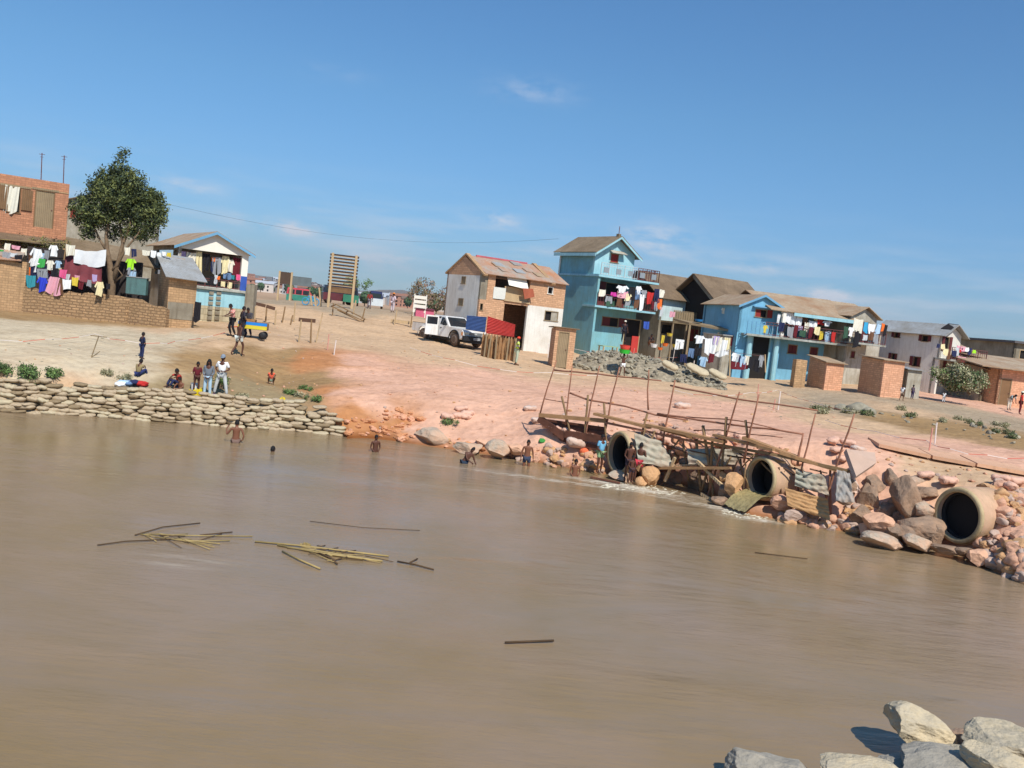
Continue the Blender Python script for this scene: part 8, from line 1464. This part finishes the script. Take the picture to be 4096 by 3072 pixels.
# handcart
q = at(1010, 1352); cart = thing('handcart', 'wooden handcart painted blue and yellow beside the people in dark clothes', 'cart', q, .15)
MB().box(-.75, .75, -.4, .4, .48, .56).build('bed', WOB, cart); MB().box(-.75, .75, -.43, -.401, .50, .70).build('side_board', mat('yellow_board', lin(214, 196, 60), var=.1), cart); MB().box(-.75, .75, -.44, -.405, .705, .86).build('side_board', mat('bright_blue_board', lin(40, 130, 210), var=.1), cart); MB().box(-.75, .75, .401, .44, .50, .86).build('side_board', WOB, cart)
MB().box(-.72, .1, -.39, .38, .57, 1.0).build('load', mat('brown_load', lin(176, 128, 80), var=.25, bump=.8), cart); 
for x in (-.55, .55):
    for y in (-.40, .40): MB(lambda a, b, z, x=x, y=y: (x+a, y+z, .2+b)).lathe([(.03, -.03), (.2, -.03), (.2, .03), (.03, .03)], 14).build('wheel', BLK, cart, True)
MB().tube([(-.7, -.3, .55), (-1.3, -.3, .45), (-1.3, .3, .45), (-.7, .3, .55)], .03, 6).build('handle', mat('orange_pole', lin(196, 92, 50)), cart)
# ================================================================ STREET CLUTTER
def gpost(px, py, h_, r0, mt, label, name='post', group=None, lean=(0, 0)):
    g_ = G(px, py); return MB().tube([g_-Vector((0, 0, .2)), g_+Vector((lean[0], lean[1], h_))], [r0, r0*.8], 6).solo(name, mt, label, 'post', group)
LB = (px for px in ())
for i, (px, py, ytop) in enumerate(((1128, 1290, 1225), (1175, 1288, 1210), (1160, 1300, 1260), (1195, 1370, 1278), (1243, 1372, 1278), (1100, 1300, 1240), (1330, 1262, 1212), (1412, 1258, 1200), (1448, 1275, 1232), (1576, 1300, 1240), (1642, 1310, 1248), (1018, 1300, 1225), (1062, 1290, 1222))):
    g_ = G(px, py); hh_ = (py-ytop)*g_.y/FPX; gpost(px, py, hh_, .055, WOP if i % 2 else POL2, 'weathered stake of the broken fence on the slope below the ridge', 'stake', 'stakes on the slope below the ridge', (random.uniform(-.1, .15), 0))
for (a, b, l) in (((1018, 1213), (1062, 1224), 'left'), ((1065, 1225), (1100, 1235), 'middle'), ((1195, 1278), (1262, 1284), 'right')):
    ga = G(a[0], a[1]+70); D_ = ga.y; p_, q_ = pt(a[0], a[1], D_), pt(b[0], b[1], D_); MB().bar(p_, q_, .05, .22).solo('board', mat('dark_board', lin(96, 70, 54), var=.2), 'short dark board nailed across stakes below the ridge, %s of three' % l, 'board')
gpost(1262, 1370, 1.7, .045, WOP, 'tall pale post at the foot of the slope', 'marker_post', None, (.25, 0))
mb = MB(); 
for (x0, y0, x1, y1) in ((1325, 1225, 1452, 1283), (1345, 1218, 1460, 1276), (1325, 1225, 1345, 1218), (1380, 1252, 1395, 1243), (1452, 1283, 1460, 1276), (1350, 1240, 1440, 1285)): mb.bar(pt(x0, y0, 68), pt(x1, y1, 67), .07)
mb.solo('fallen_frame', POL2, 'collapsed wooden frame lying against the ridge below the slatted frame', 'frame')
for i, (px, y0, y1) in enumerate(((1265, 1178, 1212), (1285, 1150, 1212), (1250, 1180, 1208))): a, b = pt(px, y1, 78), pt(px-8, y0, 78); MB().bar(a-Vector((0, 0, .3)), b, .12).solo('stake', WOP, 'pale upright stake beside the left leg of the slatted frame', 'post', 'stakes by the slatted frame')
mb = MB(); mb.box(-.9, .9, 0, .05, .3, 1.0); mb.box(-.85, -.78, .06, .1, -.4, .3); mb.box(.78, .85, .06, .1, -.4, .3); o = mb.build('rail_fence', WOP); g_ = G(1609, 1300); o.location = g_; o.scale = (1.0, 1, .35); tag(o, 'low broken rail fence left of the pickup tail', 'fence')
q = pt(1700, 1246, 84); MB().box(-2.0, 2.0, 0, 1.2, -1.0, .25).build('stall', mat('pink_cloth_stall', lin(200, 100, 124), var=.08)); o = bpy.data.objects['stall']; o.name = 'market_stall'; o.location = q; o.rotation_euler = (0, 0, .2); o.scale = (.42, 1, .6); mb = MB(); mb.slab([(-2.1, -.1, .25), (2.1, -.1, .25), (2.1, 1.3, .45), (-2.1, 1.3, .45)], -.06); mb.build('stall_roof', mat('dark_red_sheet', lin(110, 50, 60)), o); tag(o, 'low pink draped stall behind the tail of the pickup', 'stall')
q = pt(1680, 1216, 84); mb = MB(); [mb.box(-.55, .55, -.02, .02, -.8+i*.42, -.5+i*.42) for i in range(4)]; mb.box(-.6, -.52, -.04, .04, -1.4, .9); mb.box(.52, .6, -.04, .04, -1.4, .9); o = mb.build('rack', CRM); o.location = q; tag(o, 'white slatted rack standing above the pink stall', 'rack')
# barrier tape with red and white dashes on thin stakes
TAPE = mat('tape_red', lin(206, 96, 80), var=.1); TAPW = mat('tape_white', lin(226, 214, 204), var=.05)
def tape(pts, label, gap=1):
    P = []
    for px, py in pts: P.append(pt(px, py, G(px, py+28).y))
    mr, mw = MB(), MB(); tot = []
    for a, b in zip(P, P[1:]):
        n = max(2, int((b-a).length/.9))
        for i in range(n):
            p = a.lerp(b, i/n); q = a.lerp(b, (i+1)/n); sg = lambda t: Vector((0, 0, -.08*sin(PI*t))); (mr if i % 2 else mw).bar(p+sg(i/n), q+sg((i+1)/n), .008, .022)
    c = P[0].copy(); r = thing('barrier_tape', label, 'tape', c)
    for m_, mt, nm in ((mr, TAPE, 'red_bands'), (mw, TAPW, 'white_bands')): m_.v = [v-c for v in m_.v]; m_.build(nm, mt, r)
tape([(0, 1360), (180, 1357), (380, 1335), (500, 1362), (640, 1372), (700, 1365), (900, 1330)], 'red and white barrier tape strung across the pale sand')
tape([(1640, 1390), (1820, 1440), (2000, 1478), (2200, 1490), (2420, 1500)], 'red and white barrier tape strung from the pickup towards the scaffold')
tape([(2700, 1562), (2850, 1582), (3000, 1570), (3110, 1560), (3260, 1610), (3420, 1645)], 'red and white barrier tape above the middle of the scaffold')
tape([(3300, 1680), (3500, 1725), (3705, 1762), (3800, 1795), (3950, 1820), (4110, 1832)], 'red and white barrier tape along the track at the right edge')
tape([(2295, 1395), (2500, 1425), (2680, 1430), (2760, 1420)], 'pale barrier tape stretched across the rubble heap')
for i, (px, py, h_) in enumerate(((3030, 1600, 1.1), (3112, 1640, 1.2), (3092, 1640, .7), (3740, 1775, 1.1), (3715, 1815, 1.2), (2690, 1450, 1.3), (2660, 1490, 1.1), (2770, 1500, 1.3), (2530, 1440, 1.2), (2192, 1430, 1.2), (1310, 1400, 1.1), (1335, 1420, 1.0))):
    g_ = G(px, py); MB().tube([g_-Vector((0, 0, .2)), g_+Vector((.05*(i % 3-1), 0, h_*.8))], .028, 6).solo('marker_stake', TAPW if i % 2 else mat('pink_stake', lin(212, 150, 132)), 'thin pale marker stake holding the barrier tape', 'stake', 'marker stakes of the barrier tape')
g_ = G(365, 1430); mb = MB(); mb.tube([g_, g_+Vector((.25, 0, .95))], .025, 5); mb.tube([g_, g_+Vector((.35, 0, .3))], .02, 5); mb.tube([g_+Vector((-.1, 0, .93)), g_+Vector((.6, 0, .93))], .02, 5); mb.solo('tape_stake', WOD, 'leaning grey stake in the pale sand carrying the tape', 'stake')
mb = MB(); mb.box(-.5, .5, -.03, .03, -.0, .05); [mb.bar((x, 0, 0), (x, 0, -.7), .06) for x in (-.4, .4)]; 
# small shelter of bricks, clutter by the annex
for px, py, s_, l, c in ((2615, 1390, .35, 'white enamel pot', 'white'), (2660, 1385, .3, 'orange tub', 'orange'), (2640, 1400, .26, 'second orange tub lower down', 'orange'), (2700, 1390, .3, 'yellow can', 'yellow'), (2678, 1345, .3, 'yellow jug', 'yellow')):
    g_ = pt(px, py, 65.5); mb = MB(); mb.lathe([(s_*.5, 0), (s_*.75, s_*.7), (s_*.8, s_*.75), (s_*.7, s_*.7), (s_*.45, .03)], 12); o = mb.build('pot', cm(c)); o.location = g_; tag(o, l+' among the clutter outside the scarlet door', 'pot')
q = pt(2440, 1330, 67); r = thing('table', 'rough wooden table under a green cloth left of the tower door', 'table', (q.x, q.y, gz(q.x, q.y)+.35), .5); MB().box(-.7, .7, -.35, .35, .95, 1.02).build('table_top', cloth((150, 176, 140)), r); [MB().box(x-.04, x+.04, y-.04, y+.04, -.3, .95).build('leg', WOP, r) for x in (-.6, .6) for y in (-.3, .3)]
# overhead wires
WIRE = mat('wire', (.06, .06, .07), bump=0)
for (a, b, sg, l) in ((pt(560, 790, 75), pt(1590, 962, 110), .6, 'overhead wire running right from behind the tree'), (pt(1590, 962, 110), pt(2235, 955, 78), .3, 'overhead wire running to the turquoise tower')): cord(a, b, l, sg, .009, WIRE, 'wire', 'wire')
# ================================================================ FAR TOWN
TW = [mat('far_wall_pale', lin(206, 196, 184), var=.15, sc=.05, bump=0), mat('far_wall_brick', lin(176, 130, 108), var=.15, sc=.05, bump=0), mat('far_wall_grey', lin(170, 172, 172), var=.15, sc=.05, bump=0)]; TR = [mat('far_roof_rust', lin(146, 104, 84), var=.2, sc=.05, bump=0), mat('far_roof_tin', lin(176, 180, 184), var=.1, sc=.05, bump=0), mat('far_roof_brown', lin(120, 100, 86), var=.2, sc=.05, bump=0)]
protos = []
for a in range(3):
    for b in range(3):
        r = thing('far_house', 'proto', 'house', (0, -60, -30)); w_, d_, h_ = 8+2*a, 7, 4.5+1.6*b
        wallm = MB().box(-w_/2, w_/2, 0, d_, -6, h_).build('wall', TW[(a+b) % 3], r)
        m_ = MB(); m_.slab([(-w_/2-.4, -.5, h_-.2), (w_/2+.4, -.5, h_-.2), (w_/2+.4, d_/2, h_+1.6), (-w_/2-.4, d_/2, h_+1.6)], -.1); m_.slab([(-w_/2-.4, d_/2, h_+1.6), (w_/2+.4, d_/2, h_+1.6), (w_/2+.4, d_+.5, h_-.2), (-w_/2-.4, d_+.5, h_-.2)], -.1); m_.build('roof', TR[(a+2*b) % 3], r)
        for fl in range(1+b//1 if b else 1):
            for i in range(3): x = -w_/2+1.2+i*(w_-2.2)/3; MB().box(x, x+1.1, -.04, -.001, .9+fl*2.4, 2.2+fl*2.4).build('window', DARK, r)
        protos.append(r)
LAB.pop('proto', None)
r_ = random.Random(21); used = set(); k = 0
spec = []
for i in range(230):
    px = r_.uniform(985, 1800) if i < 205 else r_.uniform(1700, 1790); D_ = r_.choice([620, 660, 720, 760, 800, 900, 1050, 1150, 1250, 1350, 1450, 1550]); D_ *= r_.uniform(.95, 1.05)
    spec.append((px, D_))
for px, D_ in spec:
    q = ray(px, 1262+.11*(px-2048)); x = q.x*D_/q.y; hill = 0
    base = 3.0
    if D_ > 1100: f_ = (D_-1100)/605; base = 3 + (13*g(px, 950, 260)+7*g(px, 1250, 160)+9*g(px, 1640, 130)+10*g(px, 1760, 90)+3)*sin(PI*min(1, f_*1.15)*.5)
    j = r_.randrange(9); p = protos[j]
    if j not in used: o = p; used.add(j)
    else: o = cptree(p)
    o.location = (x, D_, base); o.rotation_euler = (0, 0, r_.uniform(-.7, .7)); o['label'] = 'small distant house in the town spread below the hills'; o['group'] = 'houses of the distant town'; k += 1
r_ = random.Random(5); FT = mat('far_tree', lin(70, 92, 60), var=.3, sc=.2, bump=0)
ftm = []
for s_ in range(3):
    mb = MB(); rr = random.Random(s_)
    for i in range(260):
        d = Vector((rr.gauss(0, 1), rr.gauss(0, 1), rr.gauss(0, 1))).normalized(); p = d*rr.uniform(.6, 1.0)*2.2+Vector((0, 0, 3.2)); a = d.orthogonal().normalized()*.45; b_ = d.cross(a); mb.add([p-a, p+b_, p+a, p-b_], [(0, 1, 2, 3)])
    ftm.append(mb.mesh('crown', FT, recalc=False))
ftt = MB().tube([(0, 0, -2), (0, 0, 2.4)], [.25, .15], 6).mesh('trunk', BARK)
for i in range(34):
    px = r_.uniform(990, 1790); D_ = r_.uniform(300, 1000); q = ray(px, 1262+.11*(px-2048)); o = thing('far_tree', 'rounded distant tree among the houses of the far town', 'tree', (q.x*D_/q.y, D_, 3.0), r_.uniform(0, 6), 'trees of the distant town'); s_ = r_.uniform(.8, 1.3); o.scale = (s_, s_, s_)
    for nm, me_ in (('crown', r_.choice(ftm)), ('trunk', ftt)): c_ = bpy.data.objects.new(nm, me_); COL.objects.link(c_); c_.parent = o
# brown leafy thicket and thatch right of the ridge, beside the ruin house
shrub(1745, 1245, 4.2, 3.2, 4200, .12, [mat('brown_leaf', lin(146, 118, 98), var=.25, bump=0), mat('dull_leaf', lin(120, 112, 80), var=.25, bump=0)], 'brownish thicket on the rise behind the pickup', 70, D=92, name='thicket', cat='bush', stems=7)
shrub(1430, 1165, 3.0, 2.2, 1600, .12, SH, 'green bush behind the green vehicle on the ridge', 71, D=125, name='bush', cat='bush')
# ================================================================ HAZE
hz_ = MB().box(-3200, 3200, -60, 7600, -3, 320).build('haze', None); hz_['kind'] = 'stuff'
hm = bpy.data.materials.new('haze_air'); hm.use_nodes = True; N = hm.node_tree.nodes; N.remove(N['Principled BSDF']); v_ = N.new('ShaderNodeVolumePrincipled')
v_.inputs['Color'].default_value = (.86, .92, 1, 1); v_.inputs['Density'].default_value = .00010; v_.inputs['Anisotropy'].default_value = .2
hm.node_tree.links.new(v_.outputs[0], N['Material Output'].inputs['Volume']); hz_.data.materials.append(hm)
